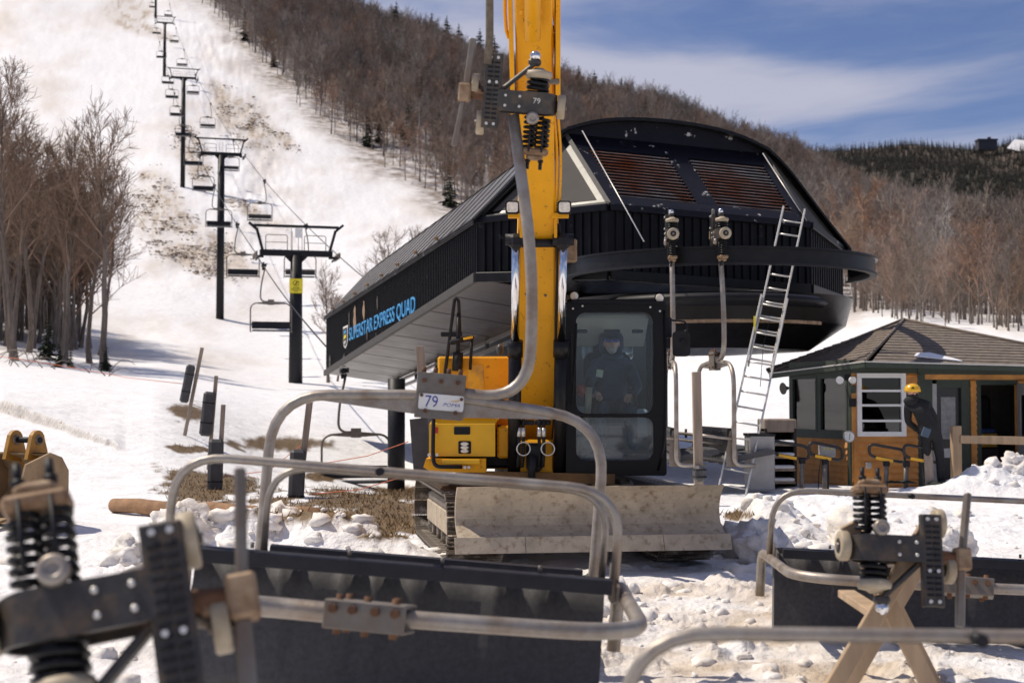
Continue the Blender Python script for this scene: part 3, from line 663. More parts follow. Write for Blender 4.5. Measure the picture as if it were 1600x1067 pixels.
# ================================================================== chairlift: chairs, towers, ropes
def coil(c, axis, r, h, turns, wire, n=10):
    x, y, z = frame_z(axis); c = Vector(c); pts = []
    for k in range(int(turns * n) + 1):
        a = 2 * math.pi * k / n; pts.append(c + z * (h * k / (turns * n)) + (x * math.cos(a) + y * math.sin(a)) * r)
    return MB().tube(pts, wire, 5)
def make_grip(parent, number=None):
    """detachable grip; local frame: x across, z spring axis (studs at -z), -y is the face side"""
    B = parent
    n0 = len(KIDS.get(B.name, []))
    # body: two side plates around a core
    # folded sheet body: wraps round a rounded nose at -x, open at +x
    hz = 0.085; t_ = 0.016; top = []; 
    def wrap(y): return [(0.27, y, 0)]
    arc_ = [(-0.10 + 0.085 * math.cos(R(a_)) * 1.0, 0.085 * math.sin(R(a_))) for a_ in range(90, 271, 20)]
    outl = [(0.27, 0.085)] + arc_ + [(0.27, -0.085)]; inl = [(0.27, 0.085 - t_)] + [(x + 0.0 + 0.012 * (1 if x < -0.1 else 0), y * (1 - t_ / 0.085)) for x, y in arc_] + [(0.27, -0.085 + t_)]
    def hgt_(x, s): return (0.085 if s > 0 else -0.085) * (0.80 + 0.2 * min(1, max(0, (x + 0.18) / 0.2))) * (1.0 if x < 0.2 else 0.85)
    m = MB(); n_ = len(outl); vs_ = [(x, y, hgt_(x, -1)) for x, y in outl] + [(x, y, hgt_(x, 1)) for x, y in outl] + [(x, y, hgt_(x, -1)) for x, y in inl] + [(x, y, hgt_(x, 1)) for x, y in inl]
    m.add(vs_, [[i, n_ + i, n_ + i + 1, i + 1] for i in range(n_ - 1)], True); m.add(vs_, [[2 * n_ + i, 2 * n_ + i + 1, 3 * n_ + i + 1, 3 * n_ + i] for i in range(n_ - 1)], True)
    m.add(vs_, [[n_ + i, 3 * n_ + i, 3 * n_ + i + 1, n_ + i + 1] for i in range(n_ - 1)] + [[i, i + 1, 2 * n_ + i + 1, 2 * n_ + i] for i in range(n_ - 1)])
    m.box((0.12, 0, 0.0), (0.26, 0.12, 0.10), 0.015)
    body = m.build('grip_body', MATS['grip_grey'], B)
    q = MB()
    for bx in (0.08, 0.18):
        for bz in (0.035, -0.035): q.lathe([(0.011, 0), (0.011, 0.010), (0.005, 0.013)], 6, (bx, -0.085, bz), (0, -1, 0))
    q.build('bolt', MATS['alu'], body)
    for sx in (-0.10, -0.01):
        coil((sx, 0.0, -0.09), (0, 0, -1), 0.042, 0.22, 6.5, 0.0125).build('spring', MATS['black_paint'], B)
    cap = MB().box((-0.055, 0, -0.335), (0.19, 0.13, 0.05), 0.015).box((-0.055, 0, -0.375), (0.12, 0.10, 0.04), 0.015).build('spring_cap', MATS['tan_rust'], B)
    q = MB()
    for sx in (-0.10, -0.01): q.cyl((sx, -0.02, -0.39), (sx, -0.02, -0.46), 0.013, 8); q.cyl((sx, -0.02, -0.39), (sx, -0.02, -0.41), 0.022, 6); q.cyl((sx, -0.062, -0.12), (sx, -0.062, -0.34), 0.008, 6)
    q.build('stud', MATS['black_steel'], cap)
    MB().lathe([(0.046, 0), (0.046, 0.03), (0.038, 0.042), (0.02, 0.042), (0.018, 0.034)], 18, (-0.02, -0.075, -0.11), (0, -1, 0)).build('pin_cap', MATS['galv'], B)
    coil((-0.04, 0, 0.07), (0, 0, 1), 0.070, 0.11, 3.2, 0.016, 14).build('spring', MATS['black_paint'], B)
    MB().lathe([(0.03, 0.16), (0.085, 0.175), (0.098, 0.20), (0.092, 0.225), (0.05, 0.235), (0.03, 0.25)], 20, (-0.04, 0, 0), (0, 0, 1)).build('spring_cup', MATS['white_plastic'], B)
    MB().lathe([(0.05, 0.10), (0.06, 0.13), (0.055, 0.17), (0.035, 0.20)], 14, (-0.04, 0, 0), (0, 0, 1)).build('spring_core', MATS['black_paint'], B)
    MB().sphere((-0.005, -0.01, 0.33), 0.038, 14, 8).build('ball_joint', MATS['chrome'], B)
    MB().bar((0.22, -0.01, 0.07), (-0.02, -0.01, 0.29), 0.03, 0.06, (0, -1, 0), 0.008).box((-0.005, -0.01, 0.285), (0.09, 0.07, 0.05), 0.015).build('link_bar', MATS['grip_grey'], B)
    def wheel(c, r, w, ax=(1, 0, 0)):
        wo = MB().lathe([(r * 0.55, -w / 2), (r * 0.93, -w / 2), (r, -w * 0.35), (r, w * 0.35), (r * 0.93, w / 2), (r * 0.55, w / 2)], 22, c, ax).build('roller', MATS['white_plastic'], B)
        MB().lathe([(r * 0.5, -w * 0.56), (r * 0.5, w * 0.56)], 14, c, ax).build('hub', MATS['black_steel'], wo)
        MB().lathe([(0.018, -w * 0.75), (0.018, w * 0.75)], 8, c, ax).build('axle', MATS['galv_dull'], wo)
    wheel((-0.215, 0, -0.01), 0.085, 0.055)
    wheel((0.345, 0.02, -0.16), 0.085, 0.055)
    wheel((0.40, 0.03, 0.10), 0.08, 0.05)
    MB().cyl((-0.24, 0, -0.01), (-0.10, 0, 0), 0.02, 8).cyl((0.2, 0.02, -0.03), (0.36, 0.02, -0.16), 0.022, 8).cyl((0.2, 0.02, 0.03), (0.42, 0.03, 0.10), 0.022, 8).build('axle_arm', MATS['galv_dull'], B)
    # ribbed friction plate
    fp_ = MB().box((0.275, -0.07, 0.06), (0.115, 0.018, 0.52), 0.008).box((0.221, -0.05, 0.06), (0.012, 0.045, 0.52), 0.003).box((0.329, -0.05, 0.06), (0.012, 0.045, 0.52), 0.003).build('friction_plate', MATS['grip_grey'], B)
    q = MB()
    for k in range(13): q.box((0.252, -0.083, -0.13 + k * 0.032), (0.036, 0.012, 0.013), 0.002); q.box((0.298, -0.083, -0.13 + k * 0.032), (0.036, 0.012, 0.013), 0.002)
    q.build('rib', MATS['black_matte'], fp_)
    q = MB()
    for bz in (-0.17, 0.12, 0.29): q.lathe([(0.011, 0), (0.011, 0.012)], 8, (0.25, -0.08, bz), (0, -1, 0)).lathe([(0.011, 0), (0.011, 0.012)], 8, (0.30, -0.08, bz), (0, -1, 0))
    q.build('bolt', MATS['alu'], fp_)
    lv = MB().bar((0.52, 0.0, -0.34), (0.46, 0.0, 0.10), 0.035, 0.055, (0, -1, 0), 0.008).bar((0.46, 0, 0.10), (0.44, 0, 0.42), 0.05, 0.04, (0, -1, 0), 0.008).build('lever', MATS['galv_dull'], B)
    MB().box((0.47, 0, 0.04), (0.09, 0.09, 0.13), 0.012).box((0.40, 0.0, 0.05), (0.10, 0.05, 0.05), 0.01).build('lever_clamp', MATS['tan_rust'], lv)
    MB().cyl((0.10, 0.0, 0.0), (0.46, 0, 0.04), 0.035, 10).build('pivot_shaft', MATS['rust'], B)
    done = set()
    def flip(o):
        if o.data and o.data.name not in done:
            done.add(o.data.name); o.data.transform(Matrix.Scale(-1, 4, (0, 1, 0))); o.data.flip_normals()
        for k in KIDS.get(o.name, []): flip(k)
    for o in KIDS[B.name]: flip(o)
    if number: text_mesh(number, 0.055, MATS['alu'], 'number_mark', Matrix.Translation((-0.04, 0.0865, 0.01)) @ Matrix.Rotation(R(180), 4, 'Z') @ Matrix.Rotation(R(90), 4, 'X'), body, 0.0006)
def text_mesh(body, size, m, name, M, parent=None, ext=0.002, spacing=1.0, shear=0.0):
    cu = bpy.data.curves.new(name, 'FONT'); cu.body = body; cu.size = size; cu.extrude = ext; cu.align_x = 'CENTER'; cu.align_y = 'CENTER'; cu.space_character = spacing; cu.shear = shear; cu.resolution_u = 3
    to = bpy.data.objects.new(name, cu); COL.objects.link(to); dg = bpy.context.evaluated_depsgraph_get()
    me = bpy.data.meshes.new_from_object(to.evaluated_get(dg)); bpy.data.objects.remove(to); me.transform(M)
    me.materials.clear(); me.materials.append(m); me.name = name
    o = bpy.data.objects.new(name, me); COL.objects.link(o)
    parent = level(parent)
    if parent is not None: o.parent = parent; KIDS.setdefault(parent.name, []).append(o)
    return o
HANG_X = -0.50; BT = 1.40; GRIP_Z = BT + 1.76; GRIP_X = HANG_X + 0.20
def make_chair(name, label, group=None, full=True, number=None, grip_tilt=0.0, bar_back=True):
    """quad lift chair; local: x across, -y front, z up, origin under the seat back"""
    c = empty(name, label=label, cat='chairlift chair', group=group)
    n = 10 if full else 6
    W = 0.93
    # seat and back rest
    if full:
        m = MB()
        xs = np.linspace(-W, W, 41)
        # cushion with shallow creases
        prof = [(0.03, 0.035), (-0.12, 0.05), (-0.32, 0.045), (-0.52, 0.045), (-0.61, 0.02), (-0.62, -0.03), (-0.58, -0.045), (-0.25, -0.03), (0.03, -0.03)]
        rg = np.random.RandomState(len(name) + 3); cre = np.zeros(41)
        for k in (4, 5, 9, 15, 18, 22, 29, 30, 34): cre[k] = 0.030 * rg.uniform(0.6, 1.2); cre[k + 1] = -0.012
        vs_ = []
        for i, x in enumerate(xs):
            for (y, z) in prof: vs_.append((x + 0.05 * (y + 0.2) * (1 if i % 3 else -0.6) * (0 if i in (0, 40) else 1), y, z + (cre[i] * min(1, max(0, 1.2 + y * 2.2)) if z > 0 else 0)))
        k = len(prof); fs_ = [[i * k + j, (i + 1) * k + j, (i + 1) * k + (j + 1) % k, i * k + (j + 1) % k][::-1] for i in range(40) for j in range(k)]
        m.add(vs_, fs_, True); m.add([vs_[j] for j in range(k)], [list(range(k))]); m.add([vs_[40 * k + j] for j in range(k)], [list(range(k))[::-1]])
        m.xf(Matrix.Rotation(R(-13), 4, 'X')); seat = m.build('seat', MATS['fabric'], c)
    else: seat = MB().box((0, -0.22, 0), (2 * W, 0.5, 0.08), 0.02).build('seat', MATS['fabric'], c)
    bk = [(0.02, 0.10), (0.05, 0.105), (0.085, 0.40), (0.075, 0.45), (0.02, 0.455), (0.015, 0.425), (0.045, 0.41), (0.025, 0.2)]
    back = MB().prism([(-W, y, z) for y, z in bk], (2 * W, 0, 0)).build('backrest', MATS['pad_vinyl'], c)
    if full:
        q = MB()
        for x in (-0.62, -0.2, 0.2, 0.62): q.cyl((x, 0.09, 0.40), (x, 0.115, 0.40), 0.009, 6)
        q.build('bolt', MATS['galv_dull'], back)
        q = MB()
        for x in (-0.78, -0.28, 0.28, 0.78): q.box((x, -0.2, -0.06), (0.04, 0.46, 0.03), 0.004)
        q.build('seat_support', MATS['galv_dull'], seat)
    r = 0.032 if full else 0.034
    path = fillet([(-1.0, -0.30, -0.06), (-1.0, 0.0, -0.06), (-1.0, 0.0, BT - .06), (0, 0, BT + .02), (1.0, 0, BT - .06), (1.0, 0, -0.06), (1.0, -0.30, -0.06)], [0, 0.12, 0.34, 0.3, 0.34, 0.12, 0], 7)
    bail = MB().tube(path, r, n).build('bail', MATS['galv'] if full else MATS['galv_dull'], c)
    MB().prism([(-0.72, -0.008, BT - .07), (0, -0.008, BT - .115), (0.72, -0.008, BT - .07), (0.6, -0.008, BT - .02), (0, -0.008, BT + .01), (-0.6, -0.008, BT - .02)], (0, 0.016, 0)).build('gusset', MATS['galv'] if full else MATS['galv_dull'], bail)
    if full:
        for sx in (-1, 1): MB().prism([(sx * 0.955, -0.06, -0.08), (sx * 0.955, 0.10, -0.08), (sx * 0.955, 0.10, 0.16), (sx * 0.955, 0.05, 0.42), (sx * 0.955, -0.01, 0.42), (sx * 0.955, -0.06, 0.1)], (sx * 0.012, 0, 0)).build('side_plate', MATS['galv_dull'], bail)
    # hanger: short arm along the bail, then up
    hp = fillet([(0.12, -0.0, BT + .05), (HANG_X - 0.03, 0, BT + .02), (HANG_X - 0.0, 0, BT + 0.80), (GRIP_X, 0, GRIP_Z - 0.02)], [0, 0.36, 0.4, 0], 9)
    hang = MB().tube(hp, 0.037 if full else 0.04, n).build('hanger', MATS['galv'] if full else MATS['galv_dull'], c)
    cl = MB()
    cl.box((0, -0.045, BT + .01), (0.29, 0.012, 0.27), 0.004).box((0, 0.045, BT + .01), (0.29, 0.012, 0.27), 0.004).box((0, 0, BT + .142), (0.29, 0.1, 0.012), 0.003)
    clamp = cl.build('clamp', MATS['galv_dull'], hang)
    if full:
        q = MB()
        for bx, bz in ((-0.1, BT - .08), (0.08, BT - .08), (0.0, BT + .10), (-0.1, BT + .10), (0.1, BT + .10)): q.cyl((bx, -0.07, bz), (bx, 0.07, bz), 0.014, 6)
        for bx in (-0.11, -0.04, 0.04, 0.11): q.cyl((bx, 0.02, BT + .13), (bx, 0.02, BT + .18), 0.016, 6)
        q.build('bolt', MATS['rust'], clamp)
    # restraint bar, swung up behind the back rest
    yb = 0.46
    rb = MB()
    rb.tube(fillet([(-1.0, -0.02, 0.30), (-1.0, yb, 0.36), (0.95, yb, 0.36), (0.95, -0.02, 0.30)], 0.24, 7), 0.020 if full else 0.026, n)
    bar = rb.build('restraint_bar', MATS['galv'] if full else MATS['galv_dull'], c)
    if full: MB().tube(fillet([(-0.60, 0.02, 0.20), (-0.60, yb - 0.02, 0.26), (0.90, yb - 0.02, 0.26), (0.90, 0.02, 0.20)], 0.2, 7), 0.016, n).build('footrest_bar', MATS['galv'], bar)
    if full:
        q = MB().cyl((-0.1, yb, 0.30), (-0.1, yb, 0.43), 0.018, 8); q.build('bar_handle', MATS['black_steel'], bar)
    g = empty('grip'); g.parent = c; KIDS.setdefault(c.name, []).append(g); g.location = (GRIP_X - 0.10, 0, GRIP_Z + 0.06); g.rotation_euler = (grip_tilt, 0, 0)
    if full:
        make_grip(g, number)
    else:
        MB().box((0, 0, 0), (0.16, 0.34, 0.16), 0.03).box((0, 0, -0.16), (0.1, 0.12, 0.14), 0.02).lathe([(0.08, -0.03), (0.08, 0.03)], 10, (0.13, 0.1, 0.02), (1, 0, 0)).lathe([(0.08, -0.03), (0.08, 0.03)], 10, (0.13, -0.1, 0.02), (1, 0, 0)).build('grip_body', MATS['black_steel'], g)
        MB().box((0, 0, 0.13), (0.10, 0.62, 0.03), 0.005).build('friction_plate', MATS['galv_dull'], g)
    return c

LSL = -0.275                                # lift line in plan: x = LX0 + LSL * (y - 92)
def line_c(y): return -14.0 + LSL * (y - 92.0)
LDIR = Vector((LSL, 1, 0)).normalized(); LACR = Vector((1, -LSL, 0)).normalized()
LANG = math.atan2(LSL, 1)                   # yaw of the line about z (negative x over y)
YAW = math.atan2(-LSL, 1)                   # rotation taking +y to the line direction
GA = 2.65
TW = [(92, 396, 600, 'nearest chairlift tower with yellow sign and open lifting frame'), (163, 241, 507, 'second chairlift tower up the run, standing in a snow mound'), (268, 122, 297, 'third chairlift tower up the ski run'),
      (397, 36, 126, 'fourth chairlift tower, crossarm near top of the photo'), (517, -45, 28, 'topmost chairlift tower, cut off by the upper photo edge')]
towers = []
def sheave_train(parent, side, z, n=6):
    s_ = MB(); y0 = -(n - 1) * 0.21
    beam = MB().bar((side * GA, y0 - 0.1, z - 0.30), (side * GA, -y0 + 0.1, z - 0.30), 0.06, 0.16, (0, 0, 1)).bar((side * (GA - 0.16), y0 - 0.1, z - 0.42), (side * (GA - 0.16), -y0 + 0.1, z - 0.42), 0.08, 0.12).box((side * (GA - 0.3), 0, z - 0.3), (0.5, 0.16, 0.16), 0.02)
    b_ = beam.build('sheave_beam', MATS['black_steel'], parent)
    for k in range(n):
        MB().lathe([(0.12, -0.06), (0.21, -0.05), (0.17, 0), (0.21, 0.05), (0.12, 0.06)], 12, (side * GA, y0 + k * 0.42, z - 0.24), (1, 0, 0)).build('sheave', MATS['galv_dull'], b_)
for i, (D, ya, yb_, lab) in enumerate(TW):
    x = line_c(D); top = P(px_of(x, D), ya, D); base = gz(x, D); h = top.z - base
    t = empty('lift_tower', (x, D, base), (0, 0, YAW), lab, 'lift tower', 'chairlift towers up the ski run')
    lean = R(-2.5) * 0
    MB().tube([(0, 0, -1.0), (0, 0, h - 0.15)], [0.46, 0.38], 16).build('pole', MATS['black_steel'], t)
    ca = MB().box((0, 0, h), (4.7, 0.34, 0.40), 0.03).prism([(-0.75, -0.12, h - 0.2), (0.75, -0.12, h - 0.2), (0.4, -0.12, h - 0.55), (-0.4, -0.12, h - 0.55)], (0, 0.24, 0)).build('crossarm', MATS['black_steel'], t)
    lf = MB()
    for s in (-1, 1): lf.bar((s * 2.15, 0, h + 0.1), (s * 2.55, 0, h + 1.55), 0.16, 0.26, (0, 1, 0)).bar((s * 2.55, 0, h + 1.5), (s * 3.05, 0, h + 1.92), 0.16, 0.24, (0, 1, 0))
    lf.bar((-2.75, 0, h + 1.75), (2.75, 0, h + 1.75), 0.14, 0.17).build('lifting_frame', MATS['black_steel'], t)
    for s in (-1, 1):
        rl = MB().tube(fillet([(s * 0.55, 0.25, h + 0.2), (s * 0.55, 0.25, h + 1.2), (s * 1.95, 0.25, h + 1.2), (s * 1.95, 0.25, h + 0.2)], 0.15, 4), 0.028, 5).tube([(s * 0.55, 0.25, h + 0.72), (s * 1.95, 0.25, h + 0.72)], 0.024, 5)
        rl.build('catwalk_rail', MATS['galv_dull'], t)
        sheave_train(t, s, h + 0.05, 6 if i < 3 else 4)
    lad = MB()
    for s in (-0.2, 0.2): lad.tube([(s, 0.62, 0.5), (s, 0.62, h + 1.5)], 0.025, 5)
    for k in range(int(h / 0.6)): lad.tube([(-0.2, 0.62, 0.8 + k * 0.6), (0.2, 0.62, 0.8 + k * 0.6)], 0.018, 4)
    lad.build('service_ladder', MATS['galv_dull'], t)
    if i == 0:
        sg = MB().box((-0.06, -0.47, h - 2.15), (0.86, 0.03, 0.94), 0.004).build('warning_sign', mat('sign_yellow', (0.80, 0.66, 0.03), 0.5, var=0.04), t, label='yellow warning sign with black pictogram and lettering')
        q = MB()
        ring_ = [(-0.06 + 0.19 * math.cos(a * math.pi / 10), -0.487, h - 1.98 + 0.17 * math.sin(a * math.pi / 10)) for a in range(20)]
        q.tube(ring_, 0.016, 4, closed=True).tube([(-0.18, -0.487, h - 2.1), (0.06, -0.487, h - 1.86)], 0.018, 4).sphere((-0.02, -0.487, h - 1.93), 0.05, 8, 5, (1, 0.2, 1)).tube([(-0.02, -0.487, h - 1.97), (-0.1, -0.487, h - 2.04), (0.0, -0.487, h - 2.08)], 0.022, 4)
        q.build('pictogram', MATS['black_matte'], sg)
        for k, w_ in enumerate((0.40, 0.62, 0.26)):      # three lines of print too small to read
            q = MB(); x_ = -0.06 - w_ / 2; rg = random.Random(k)
            while x_ < -0.06 + w_ / 2: d_ = rg.uniform(0.025, 0.05); q.box((x_ + d_ / 2, -0.488, h - 2.27 - k * 0.115), (d_, 0.006, rg.uniform(0.045, 0.065))); x_ += d_ + 0.014
            q.build('print_line', MATS['black_matte'], sg, kind='stuff')
        MB().box((0.1, -0.2, h + 1.3), (0.42, 0.02, 0.62), 0.004).build('number_board', MATS['white_paint'], t)
        MB().tube([(-0.35, -0.15, h + 0.2), (-0.35, -0.15, h + 1.7)], 0.02, 5).tube([(0.35, -0.15, h + 0.2), (0.35, -0.15, h + 1.7)], 0.02, 5).build('frame_post', MATS['galv_dull'], t)
    towers.append((D, x, top.z + 0.0))
# ropes
TERM_ROPE = [P(509, 541, 52), P(509, 541, 52) + LACR * (2 * GA)]
rope_pts = {}
for s, nm in ((-1, 'left'), (1, 'right')):
    k = 0 if s < 0 else 1
    nodes = [TERM_ROPE[k] if s < 0 else Vector((TERM_ROPE[1].x, TERM_ROPE[1].y, TERM_ROPE[1].z))]
    for D, x, z in towers: nodes.append(Vector((x, D, z)) + LACR * (s * GA))
    nodes.append(nodes[-1] + (nodes[-1] - nodes[-2]).normalized() * 90)
    pts = []
    for a_, b_ in zip(nodes[:-1], nodes[1:]):
        m_ = 14; sag = (b_ - a_).length * 0.006
        for q in range(m_): t_ = q / m_; p_ = a_.lerp(b_, t_); p_.z -= sag * 4 * t_ * (1 - t_); pts.append(p_)
    pts.append(nodes[-1]); rope_pts[s] = pts
    MB().tube(pts, 0.032, 5).build('haul_rope', MATS['black_steel'], label='steel haul rope along the %s side of the lift towers' % nm, cat='cable')
def rope_at(s, D):
    p = rope_pts[s]
    for a_, b_ in zip(p[:-1], p[1:]):
        if a_.y <= D <= b_.y: return a_.lerp(b_, (D - a_.y) / (b_.y - a_.y))
    return p[-1]
lc = make_chair('lift_chair', '', None, full=False)
ordn = ['first', 'second', 'third', 'fourth', 'fifth', 'sixth', 'seventh', 'eighth', 'ninth', 'tenth', 'eleventh', 'twelfth', 'thirteenth']
first = True
for s, Dl, side in ((-1, [84, 106, 133, 159, 182, 214, 240, 266, 292, 345, 400, 455], 'left'), (1, [108, 140, 180, 228, 277, 332, 385, 440], 'right')):
    for k, D in enumerate(Dl):
        o = lc if first else copy_tree(lc); first = False
        p = rope_at(s, D); sc_ = 1.2; sg = 1 if s < 0 else -1
        off = Vector((GRIP_X - 0.1, 0, GRIP_Z + 0.06)) * sc_; rz = YAW + (0 if s < 0 else math.pi)
        o.scale = (sc_,) * 3; o.rotation_euler = (0, 0, rz); o.location = p - Matrix.Rotation(rz, 3, 'Z') @ off
        tag(o, 'empty quad chair on the %s rope, %s uphill from the terminal' % (side, ordn[k]), 'chairlift chair', 'chairs hanging along the lift line')
# ================================================================== terminal building
mat('siding', (0.006, 0.006, 0.008), 0.42, spec=0.14, var=0.35, scale=2.5, rvar=0.14, col2=(0.10, 0.09, 0.085), amt=0.10, sharp=0.1, col2scale=3)
mat('roof_metal', (0.15, 0.142, 0.142), 0.36, 0.25, var=0.25, scale=2, rvar=0.1, col2=(0.09, 0.08, 0.07), amt=0.24, sharp=0.4)
mat('soffit', (0.040, 0.024, 0.014), 0.32, 0.25, spec=0.3, var=0.25, scale=1.2, rvar=0.12)
mat('trim_grey', (0.075, 0.072, 0.068), 0.6, 0.0, spec=0.15, var=0.15)
mat('panel_grey', (0.10, 0.093, 0.085), 0.8, 0.0, spec=0.05, var=0.08, scale=1)
mat('navy_trim', (0.008, 0.008, 0.013), 0.38, spec=0.16, var=0.2, col2=(0.62, 0.60, 0.57), amt=0.17, sharp=0.04, col2scale=3.2)
mat('louver', (0.42, 0.41, 0.43), 0.42, 0.2, var=0.25, scale=3, col2=(0.34, 0.11, 0.03), amt=0.46, sharp=0.25, col2scale=0.9)
mat('letter_blue', (0.05, 0.30, 0.62), 0.5, var=0.1)
TERM = empty('lift_terminal', (3.2, 30, 0), (0, 0, 0), 'long black lift terminal with barrel roof, rusty louvers and blue lettering', 'lift terminal')
TO = Vector((3.2, 30, 0))
def tb(m, name, mt, parent=None, **kw):
    m.xf(Matrix.Translation(-TO)); return m.build(name, mt, parent or TERM, **kw)
def pl(px, py, D): return P(px, py, D)
e_L0, e_L1, e_F1, e_F2, e_R1 = pl(511, 497, 52), pl(748, 345, 29.6), pl(952, 324, 27.9), pl(1262, 352, 29.6), pl(1314, 391, 32.3)
b_L0, b_L1, b_F1, b_F2, b_R1 = pl(511, 583, 52), pl(748, 434, 29.6), pl(952, 430, 27.9), pl(1262, 452, 29.6), pl(1314, 470, 32.3)
sh = e_L0 - e_L1; e_R0 = e_R1 + sh; b_R0 = b_R1 + (b_L0 - b_L1)
for q_e, q_b in ((e_F1, b_F1), (e_F2, b_F2), (e_R1, b_R1), (e_L1, b_L1), (e_L0, b_L0)): q_b.x = q_e.x; q_b.y = q_e.y
b_R0.x = e_R0.x; b_R0.y = e_R0.y
def corrugated(e0, e1, b0, b1, pitch=0.19, dep=0.045, thick=0.12):
    """ribbed steel wall between eave e0-e1 and foot b0-b1, outward normal to the right of e0->e1 seen from above is chosen towards the camera"""
    L_ = (Vector((e1.x, e1.y)) - Vector((e0.x, e0.y))).length; n = max(2, int(L_ / pitch)); d = (e1 - e0); d.z = 0; d.normalize(); nrm = Vector((d.y, -d.x, 0))
    ts = []; 
    for k in range(n):
        for f_, o_ in ((0.0, 0), (0.62, 0), (0.70, 1), (0.92, 1)): ts.append(((k + f_) / n, o_ * dep))
    ts.append((1.0, 0)); m = MB(); vs_ = []
    for t_, o_ in ts:
        vs_.append(e0.lerp(e1, t_) + nrm * o_); vs_.append(b0.lerp(b1, t_) + nrm * o_)
    fs_ = [[2 * i, 2 * i + 1, 2 * i + 3, 2 * i + 2] for i in range(len(ts) - 1)]
    m.add(vs_, fs_); m.add([e0 - nrm * thick, e1 - nrm * thick, b1 - nrm * thick, b0 - nrm * thick], [(0, 1, 2, 3)])
    return m
wl = tb(corrugated(e_L0, e_L1, b_L0, b_L1), 'side_wall', MATS['siding'])
tb(corrugated(e_L1, e_F1, b_L1, b_F1), 'corner_wall', MATS['siding']); tb(corrugated(e_F1, e_F2, b_F1, b_F2), 'front_wall', MATS['siding'])
tb(corrugated(e_F2, e_R1, b_F2, b_R1), 'corner_wall', MATS['siding']); tb(corrugated(e_R1, e_R0, b_R1, b_R0, 0.3), 'side_wall', MATS['siding'])
tb(corrugated(e_R0, e_L0, b_R0 + Vector((0, 0, 1.2)), b_L0 + Vector((0, 0, 1.2)), 0.3), 'end_wall', MATS['siding'])
# foot trim and eave gutter
for pts_, off, mt, nm, w in (([b_L0, b_L1, b_F1, b_F2, b_R1, b_R0], 0.02, 'trim_grey', 'foot_trim', 0.20), ([e_L0, e_L1, e_F1, e_F2, e_R1, e_R0], 0.0, 'navy_trim', 'eave_trim', 0.14)):
    for a_, b_ in zip(pts_[:-1], pts_[1:]):
        d = (b_ - a_); d.z = 0; d.normalize(); nrm = Vector((d.y, -d.x, 0))
        tb(MB().bar(a_ + nrm * 0.07, b_ + nrm * 0.07, 0.10, w, (0, 0, 1), 0.01), nm, MATS[mt] if not (nm == 'foot_trim' and a_ is not b_L0) else MATS['black_paint'])
# soffit (underside) with an open slot down the middle
zc = Vector((0, 0, -0.02))
inn = 2.2
def inset(a_, b_, k): return a_.lerp(b_, k)
iL0, iL1 = b_L0.lerp(b_R0, 0.27) + Vector((0, 0, -0.25)), b_L1.lerp(b_R1, 0.27) + Vector((0, 0, -0.25))
iR0, iR1 = b_L0.lerp(b_R0, 0.73) + Vector((0, 0, -0.25)), b_L1.lerp(b_R1, 0.73) + Vector((0, 0, -0.25))
n_p = 9
for k in range(n_p):
    a_, b_ = k / n_p, (k + 1) / n_p - 0.0035
    tb(MB().prism([b_L0.lerp(b_L1, a_) + zc, iL0.lerp(iL1, a_) + zc, iL0.lerp(iL1, b_) + zc, b_L0.lerp(b_L1, b_) + zc], (0, 0, 0.05)), 'soffit_panel', MATS['soffit'])
    tb(MB().prism([b_R0.lerp(b_R1, a_) + zc, iR0.lerp(iR1, a_) + zc, iR0.lerp(iR1, b_) + zc, b_R0.lerp(b_R1, b_) + zc], (0, 0, 0.05)), 'soffit_panel', MATS['soffit'])
tb(MB().prism([b_L1 + zc, b_F1 + zc, b_F2 + zc, b_R1 + zc, iR1 + zc, iL1 + zc], (0, 0, 0.05)), 'soffit_panel', MATS['black_paint'])
tb(MB().prism([iL0 + Vector((0, 0, 0.9)), iL1 + Vector((0, 0, 0.9)), iR1 + Vector((0, 0, 0.9)), iR0 + Vector((0, 0, 0.9))], (0, 0, 0.05)), 'inner_ceiling', MATS['black_matte'])
# running rails and beams under the soffit
for s, a0, a1 in ((0.10, iL0, iL1), (0.10, iR0, iR1)):
    for dz, r_ in ((-0.10, 0.05), (-0.34, 0.045)):
        tb(MB().bar(a0 + Vector((0, 0, dz)), a1 + Vector((0, 0, dz)), 0.10, 0.09), 'guide_rail', MATS['soffit'])
    for k in range(7):
        p_ = a0.lerp(a1, 0.08 + k * 0.14); tb(MB().box(p_ + Vector((0, 0, 0.1)), (0.10, 0.10, 0.9), 0.01), 'rail_hanger', MATS['trim_grey'])
# barrel roof in standing-seam panels
def arch(p0, p1, rise, n=18):
    out = []; c2 = (p1 - p0).length / 2; Rr = (c2 * c2 + rise * rise) / (2 * rise); 
    for k in range(n + 1):
        t_ = k / n; th = math.asin(min(1, c2 / Rr)); a_ = -th + 2 * th * t_; o_ = Rr * math.sin(a_); h_ = Rr * math.cos(a_) - (Rr - rise)
        w_ = abs(2 * t_ - 1); h_ = rise * float(np.interp(w_, [0, .15, .3, .42, .54, .64, .74, .85, 1.0], [1.0, 0.992, 0.965, 0.918, 0.84, 0.70, 0.50, 0.28, 0.0]))
        out.append(p0.lerp(p1, t_) + Vector((0, 0, h_)))
    return out
RISE = 2.5
oL = Vector((-0.14, -0.03, 0.02)); oR = Vector((0.14, 0.03, 0.02))
NP = 20; front_sh = (e_L1 - e_L0).normalized() * 0.35
A0, A1 = e_L0 + oL, e_L1 + oL + front_sh * 0; B0, B1 = e_R0 + oR, e_R1 + oR
